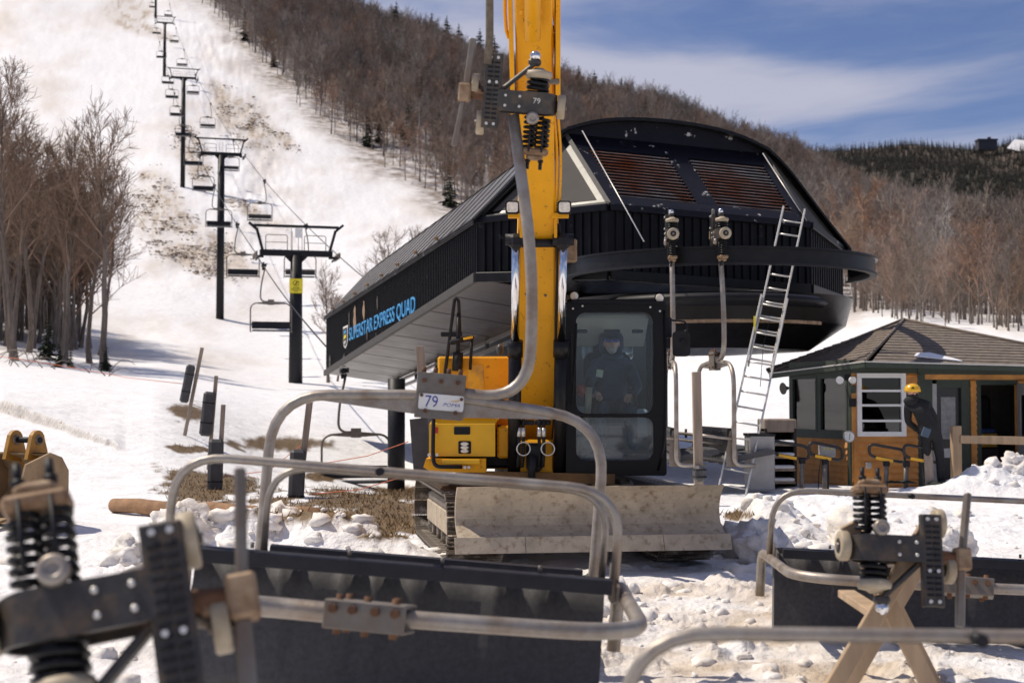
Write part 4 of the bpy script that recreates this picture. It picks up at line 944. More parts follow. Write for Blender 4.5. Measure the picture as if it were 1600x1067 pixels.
for k in range(NP):
    t0, t1 = k / NP, (k + 1) / NP
    a_ = arch(A0.lerp(A1, t0), B0.lerp(B1, t0), RISE); b_ = arch(A0.lerp(A1, t1), B0.lerp(B1, t1), RISE)
    m = MB(); n_ = len(a_); vs_ = a_ + b_ + [p_ - Vector((0, 0, 0.06)) for p_ in a_] + [p_ - Vector((0, 0, 0.06)) for p_ in b_]
    m.add(vs_, [[i, i + 1, n_ + i + 1, n_ + i] for i in range(n_ - 1)], True); m.add(vs_, [[2 * n_ + i, 3 * n_ + i, 3 * n_ + i + 1, 2 * n_ + i + 1] for i in range(n_ - 1)])
    rp = tb(m, 'roof_panel', MATS['roof_metal'])
    sm_ = MB().tube([p_ + Vector((0, 0, 0.008)) for p_ in b_[:]], 0.016, 4, smooth=False); sm_.xf(Matrix.Translation(-TO)); sm_.build('roof_seam', MATS['black_paint'], rp)
# rusty outlets along the left eave
for k in range(8):
    p_ = e_L0.lerp(e_L1, 0.12 + k * 0.105) + Vector((-0.18, -0.05, 0.10)); tb(MB().box(p_, (0.10, 0.22, 0.085), 0.02), 'eave_bracket', MATS['tan_rust'])
# front: lunette under the arch, louvered slope, corner triangles
ar = arch(A1, B1, RISE, 30)
TL = pl(899, 204, 30.3); TR = pl(1188, 238, 31.7)
def on_arch(px):
    best = min(range(len(ar)), key=lambda i: abs(px_of(ar[i].x, ar[i].y) - px)); return best
iTL, iTR = on_arch(893), on_arch(1192); TL, TR = ar[iTL] - Vector((0, 0, 0.10)), ar[iTR] - Vector((0, 0, 0.10))
vis = Vector((0.05, -0.24, 0.0))
lun = [TL] + [ar[i] - Vector((0, 0, 0.03)) for i in range(iTL, iTR + 1)] + [TR]
tb(MB().prism(lun, (0, 0.06, 0)), 'gable_panel', MATS['navy_trim'])
m = MB(); vv = [p_ + vis + Vector((0, 0, 0.0)) for p_ in ar]; m.add(ar + vv, [[i, i + 1, len(ar) + i + 1, len(ar) + i] for i in range(len(ar) - 1)], True)
m.add([p_ - Vector((0, 0, 0.07)) for p_ in ar] + [p_ - Vector((0, 0, 0.07)) for p_ in vv], [[len(ar) + i, len(ar) + i + 1, i + 1, i] for i in range(len(ar) - 1)], True)
m.add(vv + [p_ - Vector((0, 0, 0.07)) for p_ in vv], [[i, i + 1, len(ar) + i + 1, len(ar) + i] for i in range(len(ar) - 1)])
tb(m, 'roof_visor', MATS['black_paint'])
F1e, F2e = e_F1 + Vector((0, 0, 0.06)), e_F2 + Vector((0, 0, 0.06))
sn = (F2e - F1e).cross(TL - F1e).normalized()
if sn.y > 0: sn = -sn
def sl(u, v): return F1e.lerp(F2e, u).lerp(TL.lerp(TR, u), v)
# slope frame pieces around two louver openings
def slab(u0, u1, v0, v1, nm, mt, th=0.08, out=0.0, par=None): return tb(MB().prism([sl(u0, v0) + sn * out, sl(u1, v0) + sn * out, sl(u1, v1) + sn * out, sl(u0, v1) + sn * out], sn * -th), nm, MATS[mt], par)
u_a, u_b, u_c, u_d, v_lo, v_hi = 0.07, 0.46, 0.56, 0.95, 0.13, 0.80
slab(0, 1, 0, v_lo, 'slope_trim', 'navy_trim'); slab(0, 1, v_hi, 1, 'slope_trim', 'navy_trim')
slab(0, u_a, v_lo, v_hi, 'slope_trim', 'navy_trim', out=0.003); slab(u_b, u_c, v_lo, v_hi, 'slope_trim', 'navy_trim', out=0.003); slab(u_d, 1, v_lo, v_hi, 'slope_trim', 'navy_trim', out=0.003)
for ua, ub in ((u_a, u_b), (u_c, u_d)):
    lp = slab(ua, ub, v_lo, v_hi, 'louver_panel', 'black_matte', 0.03, -0.10)
    ns = 15
    for k in range(ns):
        v0 = v_lo + (v_hi - v_lo) * (k + 0.05) / ns; v1 = v_lo + (v_hi - v_lo) * (k + 0.60) / ns
        q = MB().prism([sl(ua + .003, v0) + sn * 0.012, sl(ub - .003, v0) + sn * 0.012, sl(ub - .003, v1) - sn * 0.03, sl(ua + .003, v1) - sn * 0.03], sn * -0.018)
        q.xf(Matrix.Translation(-TO)); q.build('louver_slat', MATS['louver'], lp)
def tri(a_, b_, c_, nm):
    n_ = (b_ - a_).cross(c_ - a_).normalized()
    if n_.y > 0: n_ = -n_
    g_ = (a_ + b_ + c_) / 3; o_ = tb(MB().prism([a_, b_, c_], n_ * -0.06), nm, MATS['black_paint'])
    i_ = [g_.lerp(q, 0.80) + n_ * 0.006 for q in (a_, b_, c_)]; q = MB().prism(i_, n_ * -0.004); q.xf(Matrix.Translation(-TO)); q.build('corner_glazing', MATS['panel_grey'], o_)
    q = MB()
    for a2, b2 in ((a_, b_), (b_, c_), (c_, a_)): q.bar(a2 + n_ * 0.02, b2 + n_ * 0.02, 0.09, 0.04, n_)
    q.xf(Matrix.Translation(-TO)); q.build('edge_flashing', MATS['trim_grey'], o_)
tri(e_L1 + Vector((0, 0, 0.05)), F1e, TL, 'corner_panel'); tri(F2e, e_R1 + Vector((0, 0, 0.05)), TR, 'corner_panel')
# fill behind the corner triangles under the arch
tb(MB().prism([e_L1 + Vector((0, .05, 0))] + [ar[i] + Vector((0, .05, -0.08)) for i in range(1, iTL + 1)], (0, 0.05, 0)), 'gable_panel', MATS['black_paint'])
tb(MB().prism([e_R1 + Vector((0, .05, 0))] + [ar[i] + Vector((0, .05, -0.08)) for i in range(len(ar) - 2, iTR - 1, -1)], (0, 0.05, 0)), 'gable_panel', MATS['black_paint'])
# stay wires on the slope
for a_, b_ in ((pl(910, 205, 29.6), pl(1006, 377, 25.2)), (pl(1192, 240, 31.0), pl(1250, 330, 29.2))): tb(MB().tube([a_, b_], 0.012, 5), 'stay_wire', MATS['alu'])
# turn-round rail ring and conical black cowl under the front
RC = Vector((4.05, 27.8, 4.28)); RR = 2.98
def arcpts(r_, z_, a0=-200, a1=20, n=56): return [Vector((RC.x + r_ * math.cos(R(a0 + (a1 - a0) * k / n)), RC.y + r_ * math.sin(R(a0 + (a1 - a0) * k / n)), z_)) for k in range(n + 1)]
def band(r0, r1, z0, z1, nm, mt, a0=-200, a1=20):
    m = MB(); A_ = [arcpts(r1, z1, a0, a1), arcpts(r1, z0, a0, a1), arcpts(r0, z0, a0, a1), arcpts(r0, z1, a0, a1)]; n_ = len(A_[0]); vs_ = sum(A_, [])
    for j in range(4): m.add(vs_, [[j * n_ + i, ((j + 1) % 4) * n_ + i, ((j + 1) % 4) * n_ + i + 1, j * n_ + i + 1][::-1] for i in range(n_ - 1)], True)
    return tb(m, nm, MATS[mt])
band(RR - 0.04, RR, 4.03, 4.28, 'turn_rail', 'black_paint'); band(RR - 0.14, RR + 0.05, 4.28, 4.315, 'turn_rail_cap', 'black_paint')
band(RR - 0.10, RR + 0.03, 3.99, 4.03, 'turn_rail_flange', 'black_steel')
band(RR - 0.84, RR - 0.80, 3.02, 3.08, 'lower_guide', 'tan_rust', -165, -38)
m = MB(); rings = [arcpts(3.0, 3.70, -195, 15, 40), arcpts(2.85, 3.15, -195, 15, 40), arcpts(2.1, 2.65, -195, 15, 40), arcpts(0.3, 2.55, -195, 15, 40)]
rings = [[p_ + Vector((0.1, 2.3, 0)) for p_ in r_] for r_ in rings]; n_ = 41; vs_ = sum(rings, [])
for j in range(3): m.add(vs_, [[j * n_ + i, (j + 1) * n_ + i, (j + 1) * n_ + i + 1, j * n_ + i + 1] for i in range(n_ - 1)], True)
tb(m, 'wheel_cowl', MATS['black_paint'])
tb(MB().lathe([(0.3, -0.1), (2.2, -0.1), (2.3, 0), (2.2, 0.1), (0.3, 0.1)], 40, RC + Vector((0, 0.9, -0.75)), (0, 0, 1)), 'bull_wheel', MATS['black_steel'])
# grey box end at the right corner, legs
tb(MB().box(pl(1318, 470, 32.2), (0.3, 0.5, 0.16), 0.02), 'foot_trim', MATS['trim_grey'])
leg = pl(619, 775, 38.5); tb(MB().tube([(leg.x, leg.y, leg.z - 0.5), (leg.x, leg.y, 2.2)], 0.235, 18), 'support_column', MATS['black_steel'])
for dx, dy in ((6.0, 1.5), (4.5, 9.5)): tb(MB().tube([(leg.x + dx, leg.y + dy, -1.5), (leg.x + dx, leg.y + dy, 2.6)], 0.30, 18), 'support_column', MATS['black_steel'])
# lettering on the side wall
dW = (e_L1 - e_L0); dW_h = Vector((dW.x, dW.y, 0)).normalized(); nW = Vector((dW_h.y, -dW_h.x, 0))
sW = dW.normalized()
upW = (e_L0.lerp(e_L1, .4) - b_L0.lerp(b_L1, .4)).normalized()
def wall_at(px, py):
    """point of the side wall seen at photo pixel"""
    o_ = Vector((0, 0, CAM_H)); d = (P(px, py, 10) - o_); q = e_L0 + nW * 0.06; k = (q - o_).dot(nW) / d.dot(nW); return o_ + d * k
tl = wall_at(546, 518); tr_ = wall_at(649, 472)
slope = (wall_at(649, 476) - wall_at(546, 524)); Lt = slope.length; ux = slope.normalized(); uy = Vector((0, 0, 1)); uy = (uy - ux * uy.dot(ux)).normalized(); uz = ux.cross(uy)
ctr = (wall_at(546, 524) + wall_at(649, 476)) / 2
WORDS = 'SUPERSTAR EXPRESS QUAD'
def ext_of(t_):
    o_ = text_mesh(t_, 1.0, MATS['letter_blue'], 'letter', Matrix.Identity(4), None, 0.012); xs_ = [v.co.x for v in o_.data.vertices]; ys_ = [v.co.y for v in o_.data.vertices]; r_ = (min(xs_), max(xs_), min(ys_), max(ys_)); return o_, r_
o_, full_ = ext_of(WORDS); bpy.data.objects.remove(o_)
bw = full_[1] - full_[0]; bh = full_[3] - full_[2]; hgt = (wall_at(640, 462) - wall_at(640, 492)).length
Mx = Matrix(((ux.x * Lt / bw, uy.x * hgt / bh, uz.x, ctr.x - TO.x), (ux.y * Lt / bw, uy.y * hgt / bh, uz.y, ctr.y - TO.y), (ux.z * Lt / bw, uy.z * hgt / bh, uz.z, ctr.z - TO.z), (0, 0, 0, 1)))
for i_, ch_ in enumerate(WORDS):
    if ch_ == ' ': continue
    o_, pre = ext_of(WORDS[:i_ + 1]); bpy.data.objects.remove(o_); o_, own = ext_of(ch_)
    right = full_[0] + (pre[1] - pre[0]); o_.data.transform(Mx @ Matrix.Translation((right - own[1], 0, 0))); o_.parent = TERM
# shield badge left of the lettering, flaked paint streaks
sc_ = wall_at(540, 527); w_ = (wall_at(543.6, 526) - wall_at(536.4, 528)).length / 2; h_ = (wall_at(540, 510) - wall_at(540, 545)).length / 2
shape = [(-1, 1), (1, 1), (1, -0.35), (0.6, -0.75), (0, -1), (-0.6, -0.75), (-1, -0.35)]
def badge(k, out, nm, mt, par=None, f=lambda x, y: (x, y)):
    m = MB().prism([sc_ + ux * (f(x, y)[0] * w_ * k) + uy * (f(x, y)[1] * h_ * k) + nW * out for x, y in shape], nW * 0.01); m.xf(Matrix.Translation(-TO)); return m.build(nm, mt, par or TERM)
bd = badge(1.0, 0.0, 'shield_badge', MATS['white_paint']); badge(0.82, 0.012, 'shield_field', MATS['black_paint'], bd)
for (cx, cy, rx, ry, mt) in ((0, 0.45, 0.55, 0.16, 'letter_blue'), (0.0, 0.02, 0.5, 0.18, 'sign_yellow'), (0, -0.45, 0.3, 0.14, 'white_paint')):
    m = MB().prism([sc_ + ux * ((cx + rx * a) * w_) + uy * ((cy + ry * b) * h_) + nW * 0.024 for a, b in ((-1, -1), (1, -0.4), (1, 1), (-0.4, 1))], nW * 0.006); m.xf(Matrix.Translation(-TO)); m.build('shield_mark', MATS[mt], bd)
for (px_, y0, y1, w2, mt) in ((555, 478, 522, 3.0, 'tan_rust'), (569, 470, 500, 2.4, 'tan_rust'), (546, 486, 520, 1.0, 'panel_grey'), (590, 462, 484, 1.2, 'panel_grey'), (574, 505, 532, 1.0, 'panel_grey'), (538, 552, 566, 1.8, 'panel_grey'), (516, 555, 576, 1.4, 'panel_grey'), (588, 520, 538, 0.9, 'panel_grey')):
    rg = random.Random(px_); lf_ = []; rt_ = []
    for k in range(7):
        y = lerp(y0, y1, k / 6); w3 = w2 * (math.sin(math.pi * (k + 0.4) / 6.8)) * rg.uniform(0.5, 1.2); lf_.append(wall_at(px_ - w3 - rg.uniform(0, .5), y)); rt_.append(wall_at(px_ + w3 * 0.6, y))
    tb(MB().prism(lf_ + rt_[::-1], nW * 0.008), 'bare_patch', MATS[mt])
# chair waiting under the far end of the terminal
cw = copy_tree(lc); tag(cw, 'single chair hanging low under the terminal, left of its support column', 'chairlift chair', 'chairs parked at the terminal')
cw.scale = (0.95,) * 3; cw.rotation_euler = (0, 0, YAW); cw.location = P(556, 752, 39.5)
# two chairs parked on the turn-round rail (seen from the side)
for px_, D, rz, lab in ((1050, 24.9, R(88), 'parked chair on the turn-round rail, half hidden behind the excavator cab'), (1127, 24.8, R(97), 'parked chair on the turn-round rail beside the ladder, restraint bar hanging loose')):
    o = copy_tree(LC_FULL) if 'LC_FULL' in globals() else make_chair('lift_chair', lab, 'chairs parked at the terminal', full=True)
    LC_FULL = o
    o['label'] = lab; o['group'] = 'chairs parked at the terminal'; o.scale = (1.22,) * 3
    g_ = P(px_, 366, D); o.rotation_euler = (0, 0, rz)
    o.location = g_ - Matrix.Rotation(rz, 3, 'Z') @ (Vector((GRIP_X - 0.1, 0, GRIP_Z + 0.06)) * 1.22); o.location.z = 4.52 - (GRIP_Z + 0.06) * 1.22
# ================================================================== excavator
mat('mud_steel', (0.43, 0.36, 0.27), 0.8, var=0.2, scale=5, col2=(0.23, 0.165, 0.10), amt=0.26, sharp=0.16, col2scale=14, bump=0.15, bscale=40)
mat('cab_black', (0.007, 0.006, 0.007), 0.32, var=0.25, scale=4, rvar=0.1, spec=0.2)
mat('cab_trim', (0.40, 0.42, 0.43), 0.8, var=0.1)
mat('cab_liner', (0.58, 0.55, 0.48), 0.85, var=0.08)
mat('lamp_lens', (0.80, 0.74, 0.62), 0.15, var=0.2, scale=30, coat=0.5)
mat('track_steel', (0.10, 0.08, 0.062), 0.5, 0.4, var=0.4, scale=10, col2=(0.50, 0.45, 0.39), amt=0.32, sharp=0.2, col2scale=6)
mat('decal_red', (0.55, 0.03, 0.03), 0.5)
XO = Vector((0.72, 15.6, 0))
EXC = empty('excavator', XO, (0, 0, 0), 'yellow tracked excavator with black cab and muddy dozer blade', 'excavator')
def xb(m, name, mt, parent=None, **kw):
    m.xf(Matrix.Translation(-XO)); return m.build(name, MATS[mt] if isinstance(mt, str) else mt, parent or EXC, **kw)
E = P
# ---- undercarriage, yawed a little to the house
UY = R(9.0); UC = Vector((0.43, 15.55, 0)); MU = Matrix.Translation(UC) @ Matrix.Rotation(UY, 4, 'Z')
TRW, TRL, TRH, GAUGE = 0.56, 3.5, 0.72, 1.06
rad = TRH / 2 - 0.05; half = TRL / 2 - rad; per = 4 * half + 2 * math.pi * rad; NS = 44
shoe = MB().box((0, 0, 0), (TRW, per / NS * 0.93, 0.022), 0.004)
for gy in (-0.045, 0.0, 0.045): shoe.box((0, gy, 0.026), (TRW * 0.98, 0.014, 0.03), 0.003)
shoe.box((0, 0, -0.035), (0.16, per / NS * 0.8, 0.05), 0.006)
shoe_me = shoe.mesh('track_shoe', MATS['track_steel'])
def track_pt(s):
    s = s % per
    if s < 2 * half: return Vector((0, -half + s, -rad)), 180.0
    s -= 2 * half
    if s < math.pi * rad: a = s / rad; return Vector((0, half + rad * math.sin(a), -rad * math.cos(a))), 180 + math.degrees(a)
    s -= math.pi * rad
    if s < 2 * half: return Vector((0, half - s, rad)), 0.0
    s -= 2 * half; a = s / rad; return Vector((0, -half - rad * math.sin(a), rad * math.cos(a))), math.degrees(a)
for sx in (-1, 1):
    ctr_ = Vector((sx * GAUGE, 0, TRH / 2 + 0.02))
    tk = MB()
    tk.box(ctr_ + Vector((0, 0, -0.02)), (TRW * 0.62, TRL - 0.9, 0.30), 0.04).box(ctr_ + Vector((sx * 0.05, 0, 0.14)), (TRW * 0.4, TRL - 1.1, 0.10), 0.03)
    tk.xf(MU); tf = xb(tk, 'track_frame', 'mud_steel')
    for k in range(NS):
        p_, a_ = track_pt(k * per / NS); o = share(shoe_me, 'track_shoe', tf)
        M_ = Matrix.Translation(-XO) @ MU @ Matrix.Translation(ctr_ + p_) @ Matrix.Rotation(R(a_), 4, 'X')
        o.matrix_basis = M_
    for yy, r_, nm in ((-half, rad - 0.03, 'idler'), (half, rad - 0.03, 'sprocket')):
        q = MB().lathe([(0.06, -0.14), (r_ * 0.6, -0.14), (r_ * 0.7, -0.07), (r_, -0.05), (r_, 0.05), (r_ * 0.7, 0.07), (r_ * 0.6, 0.14), (0.06, 0.14)], 20, ctr_ + Vector((0, yy, 0)), (1, 0, 0)); q.xf(MU); xb(q, nm, 'track_steel', tf)
    for k in range(6):
        q = MB().lathe([(0.05, -0.17), (0.085, -0.15), (0.085, 0.15), (0.05, 0.17)], 12, ctr_ + Vector((0, -half + 0.25 + k * (2 * half - 0.5) / 5, -rad + 0.12)), (1, 0, 0)); q.xf(MU); xb(q, 'track_roller', 'track_steel', tf)
q = MB().box((0, 0, 0.62), (1.55, 1.3, 0.34), 0.05).lathe([(0.62, 0.78), (0.62, 0.92)], 28).box((0.55, -0.7, 0.45), (0.14, 1.5, 0.2), 0.02).box((-0.55, -0.7, 0.45), (0.14, 1.5, 0.2), 0.02); q.xf(MU); xb(q, 'car_body', 'track_steel')
# packed snow and stones on the left track
# ---- blade
W2 = 1.285; bz0, bz1 = 0.22, 0.81
bp = []
for k in range(9):
    t_ = k / 8; bp.append((-0.10 + 0.20 * (1 - (2 * t_ - 1) ** 2) * 0.8 - 0.16 * max(0, 0.25 - t_) * 2, lerp(bz0 + 0.10, bz1, t_)))
m = MB(); yb0 = -2.02
fr_ = [(y + yb0, z) for y, z in bp]; bkk = [(y + yb0 + 0.05, z) for y, z in bp]
m.prism([(-W2, y, z) for y, z in fr_] + [(-W2, y, z) for y, z in bkk[::-1]], (2 * W2, 0, 0)); m.xf(MU); BL = xb(m, 'dozer_blade', 'mud_steel', label='mud-caked dozer blade')
for k in range(4):
    a_ = -W2 - 0.035 + k * (2 * W2 + 0.07) / 4; b_ = a_ + (2 * W2 + 0.07) / 4 - 0.006
    q = MB().prism([(a_, fr_[0][0] - 0.012, bz0 + 0.135), (a_, fr_[0][0] + 0.01, bz0 + 0.135), (a_, fr_[0][0] - 0.045, bz0 - 0.01), (a_, fr_[0][0] - 0.07, bz0 - 0.01)], (b_ - a_, 0, 0)); q.xf(MU); xb(q, 'cutting_edge', 'mud_steel', BL)
q = MB().box((0, yb0 + 0.10, 0.5), (2 * W2 - 0.1, 0.10, 0.10), 0.02).box((0, yb0 + 0.10, 0.72), (2 * W2 - 0.1, 0.07, 0.06), 0.02); q.xf(MU); xb(q, 'blade_rib', 'mud_steel', BL)
for sx in (-0.5, 0.5):
    q = MB().bar((sx, yb0 + 0.1, 0.42), (sx, -0.5, 0.52), 0.16, 0.18, (0, 0, 1), 0.02); q.xf(MU); xb(q, 'blade_arm', 'mud_steel', BL)
# ---- house: deck, tool box, tank, counterweight
hx = lambda px, D=14.2: (px - 800) / F * D
xb(MB().box((0.33, 15.7, 1.02), (2.3, 2.9, 0.16), 0.03), 'deck', 'black_steel')
zz = lambda py, D=14.2: P(800, py, D).z
# front left box (tool/battery box) with chamfered top
x0, x1 = hx(672), hx(777); z0, z1 = zz(712), zz(662)
xb(MB().prism([(x0, 14.05, z0), (x0, 14.05, z1), (x0 + 0.05, 14.12, z1 + 0.07), (x0 + 0.05, 15.2, z1 + 0.07), (x0, 15.2, z0)][::1], (x1 - x0 - 0.02, 0, 0)), 'tool_box', 'yellow_bright')
tbx = EXC.children[-1] if False else None
lid = xb(MB().box(((x0 + x1) / 2, 14.6, z1 + 0.085), (x1 - x0 - 0.03, 1.05, 0.05), 0.018), 'tool_box_lid', 'yellow_bright')
q = MB()
for k in range(12): q.sphere((x0 + 0.12 + k * 0.035, 14.13, z1 + 0.112), 0.009, 6, 4)
xb(q, 'tread_stud', 'yellow_bright', lid)
xb(MB().box((hx(723), 14.045, zz(672)), (0.16, 0.02, 0.08), 0.008), 'latch', 'black_matte')
lr = xb(MB().box((hx(727), 14.045, zz(698)), (0.125, 0.02, 0.125), 0.02), 'lamp_housing', 'black_matte')
for k in range(3): xb(MB().sphere((hx(727), 14.03, zz(692.5 + k * 5.6)), 0.024, 12, 6, (1.7, 0.5, 0.8)), 'lamp', 'lamp_lens', lr)
xb(MB().box((hx(682.5), 14.045, zz(671.5)), (0.04, 0.012, 0.06), 0.002), 'decal', 'decal_red')
q = MB()
for k in range(6): q.box((x1 + 0.02, 14.22, z0 + 0.05 + k * 0.05), (0.04, 0.16, 0.018), 0.004)
xb(MB().box((x1 + 0.12, 14.6, (z0 + z1) / 2 - 0.02), (0.24, 0.95, z1 - z0), 0.02), 'vent_housing', 'yellow'); xb(q, 'vent_slot', 'black_matte')
# lower step plate with handrail foot
st = xb(MB().prism([(hx(664), 13.98, zz(728)), (hx(668), 13.98, zz(715)), (hx(760), 13.98, zz(715)), (hx(760), 13.98, zz(736)), (hx(676), 13.98, zz(736))], (0, 0.9, 0)), 'step_plate', 'yellow')
xb(MB().box((hx(722), 13.965, zz(719.5)), (0.37, 0.03, 0.05), 0.006), 'step_tread', 'yellow_bright', st)
q = MB()
for px_, py_ in ((673, 709), (685, 709), (728, 728), (734, 728)): q.cyl((hx(px_), 13.97, zz(py_)), (hx(px_), 13.935, zz(py_)), 0.016, 8)
xb(q, 'bolt', 'alu', st)
xb(MB().tube(fillet([(hx(681), 13.92, zz(600)), (hx(679), 13.92, zz(706)), (hx(681), 13.92, zz(727)), (hx(724), 13.93, zz(727))], 0.09, 5), 0.020, 8), 'handrail', 'black_steel')
# upper tank (behind the box), engine hood and counterweight
xb(MB().box((hx(748), 15.0, (zz(555) + zz(735)) / 2), (0.86, 0.9, zz(555) - zz(735)), 0.02), 'fuel_tank', 'yellow')
xb(MB().box((hx(742), 14.545, (zz(575) + zz(640)) / 2), (0.004 + 0.16, 0.006, 0.5), 0.002), 'tank_panel', 'yellow_bright')
xb(MB().box((0.36, 16.7, 1.45), (2.2, 0.85, 0.75), 0.12), 'counterweight', 'yellow')
xb(MB().box((0.05, 15.9, 1.55), (1.1, 0.9, 0.9), 0.05), 'engine_hood', 'yellow')
# tall hand rails and post on the tank
q = MB().tube(fillet([(hx(694, 14.6), 14.5, zz(600, 14.6)), (hx(711, 14.6), 14.5, zz(467, 14.6)), (hx(717, 14.6), 14.5, zz(470, 14.6)), (hx(719, 14.6), 14.5, zz(520, 14.6))], 0.05, 5), 0.018, 8)
q.tube([(hx(717, 14.6), 14.5, zz(490, 14.6)), (hx(715, 14.6), 14.5, zz(580, 14.6))], 0.022, 8).box((hx(706, 14.6), 14.5, zz(523, 14.6)), (0.22, 0.03, 0.05), 0.008).tube([(hx(738, 14.6), 14.5, zz(528, 14.6)), (hx(735, 14.6), 14.5, zz(578, 14.6))], 0.018, 6)
xb(q, 'handrail', 'black_steel'); xb(MB().cyl((hx(716.5, 14.6), 14.5, zz(551, 14.6)), (hx(715, 14.6), 14.5, zz(580, 14.6)), 0.055, 10), 'filler_neck', 'rubber')
mi = xb(MB().box((hx(722, 14.6), 14.47, zz(532, 14.6)), (0.26, 0.05, 0.055), 0.02, Matrix.Rotation(R(-12), 3, 'Y')), 'mirror', 'black_matte'); xb(MB().box((hx(732, 14.6), 14.44, zz(529, 14.6)), (0.10, 0.012, 0.025), 0.004, Matrix.Rotation(R(-12), 3, 'Y')), 'mirror_stripe', 'yellow_bright', mi)
xb(MB().sphere((hx(781), 14.1, zz(547)), 0.045, 12, 8, (0.8, 1, 1.3)), 'work_lamp', 'grip_grey')
# ---- boom: boxed girder from the pivot up over the camera side, then dipper arm and sling
bpath = [P(836, 738, 14.75), P(837, 600, 14.45), P(836, 470, 14.1), P(838, 300, 13.5), P(836, 130, 12.75), P(834, 30, 12.2), P(832, -90, 11.5), P(828, -170, 10.7)]
def girder(path, ws, hs, nm, mt, par=None):
    m = MB(); rings_ = []
    for i, p_ in enumerate(path):
        d = (path[min(i + 1, len(path) - 1)] - path[max(i - 1, 0)]).normalized(); x_ = Vector((1, 0, 0)); x_ = (x_ - d * x_.dot(d)).normalized(); u_ = x_.cross(d)
        w_, h_ = ws[i] / 2, hs[i] / 2; c_ = min(0.015, w_ * .2)
        rings_.append([p_ + x_ * a + u_ * b for a, b in ((-w_, -h_ + c_), (-w_ + c_, -h_), (w_ - c_, -h_), (w_, -h_ + c_), (w_, h_ - c_), (w_ - c_, h_), (-w_ + c_, h_), (-w_, h_ - c_))])
    n = 8; vs_ = sum(rings_, []); fs_ = [[i * n + k, (i + 1) * n + k, (i + 1) * n + (k + 1) % n, i * n + (k + 1) % n][::-1] for i in range(len(path) - 1) for k in range(n)]
    fs_.append(list(range(n))); fs_.append([(len(path) - 1) * n + k for k in range(n)][::-1]); m.add(vs_, fs_); return xb(m, nm, mt, par)
boom = girder(bpath, [0.40, 0.40, 0.385, 0.34, 0.33, 0.32, 0.32, 0.30], [0.36, 0.5, 0.62, 0.62, 0.55, 0.5, 0.45, 0.35], 'boom', 'yellow')
for s in (-1, 1):   # side flanges near the head
    q = MB().prism([bpath[4] + Vector((s * 0.20 - 0.02, -0.28, -0.35)), bpath[5] + Vector((s * 0.20 - 0.02, -0.34, 0)), bpath[6] + Vector((s * 0.20 - 0.02, -0.34, 0)), bpath[6] + Vector((s * 0.20 - 0.02, 0.2, 0.1)), bpath[4] + Vector((s * 0.20 - 0.02, 0.2, -0.2))], (0.04, 0, 0)); xb(q, 'boom_flange', 'yellow', boom)
arm_a, arm_b = bpath[7] + Vector((0, 0.25, 0.1)), P(770, -560, 7.6)
arm = girder([arm_a + Vector((0.02, 0.7, 0.35)), arm_a, arm_a.lerp(arm_b, 0.5), arm_b], [0.26, 0.30, 0.28, 0.22], [0.2, 0.45, 0.36, 0.2], 'dipper_arm', 'yellow')
hd = P(829, 12, 11.95); xb(MB().box(hd, (0.215, 0.3, 0.20), 0.03), 'cylinder_head', 'yellow', boom); xb(MB().box(P(830, 33, 11.95), (0.13, 0.16, 0.05), 0.006), 'cylinder_pin', 'black_matte', boom)
ac = MB().tube([P(832, 60, 11.9), P(832, -140, 10.9)], 0.07, 12); xb(ac, 'arm_cylinder', 'yellow', boom)
# hydraulic pipes along the boom's right side
for px0, px1, r_ in ((871, 862, 0.014), (877, 868, 0.012)):
    pts_ = [P(px0 - 3, 330, 13.3), P(px0, 240, 12.95), P(px0 - 6, 170, 12.65), P(px1 - 1, 130, 12.5), P(px1 + 2, 55, 12.1), P(px1 - 3, 25, 11.95), P(px1 - 6, -60, 11.4)]
    xb(MB().tube(fillet(pts_, 0.2, 4), r_, 8), 'hydraulic_pipe', 'yellow', boom)
xb(MB().tube([P(789, -40, 11.9), P(789, 20, 12.1), P(791, 48, 12.25), P(795, 60, 12.3)], 0.016, 8), 'hydraulic_pipe', 'yellow', boom)
for py_ in (18, 45, 128): xb(MB().box(P(866, py_, 12.2), (0.09, 0.05, 0.045), 0.008), 'pipe_clamp', 'galv_dull', boom)
xb(MB().tube(fillet([P(866, 560, 14.2), P(868, 440, 13.8), P(871, 345, 13.4), P(868, 330, 13.3)], 0.2, 4), 0.012, 6), 'hydraulic_pipe', 'yellow', boom)
for pxa, pxb, r_ in ((868, 872, 0.016), (873, 876, 0.013)):
    xb(MB().tube(fillet([P(pxa - 4, 690, 14.2), P(pxa, 620, 14.12), P(pxa + 1, 500, 13.85), P(pxb, 400, 13.5), P(pxb - 2, 350, 13.3)], 0.3, 4), r_, 7), 'hydraulic_hose', 'rubber', boom)
for py_, D_ in ((500, 13.87), (215, 12.86)): xb(MB().box(P(837, py_, D_), (0.36, 0.03, 0.018), 0.006), 'weld_seam', 'yellow', boom)
xb(MB().box(P(890, 392, 13.6), (0.14, 0.12, 0.22), 0.015), 'valve_box', 'tan_rust', boom)
for px_, py_ in ((822, 460), (852, 462), (836, 560), (826, 270)): xb(MB().lathe([(0.014, 0), (0.014, 0.012), (0.006, 0.02)], 8, P(px_, py_, 13.52 if py_ < 300 else 13.72 + (py_ - 460) * 0.0023), (0, -1, 0.3)), 'grease_fitting', 'galv_dull', boom)
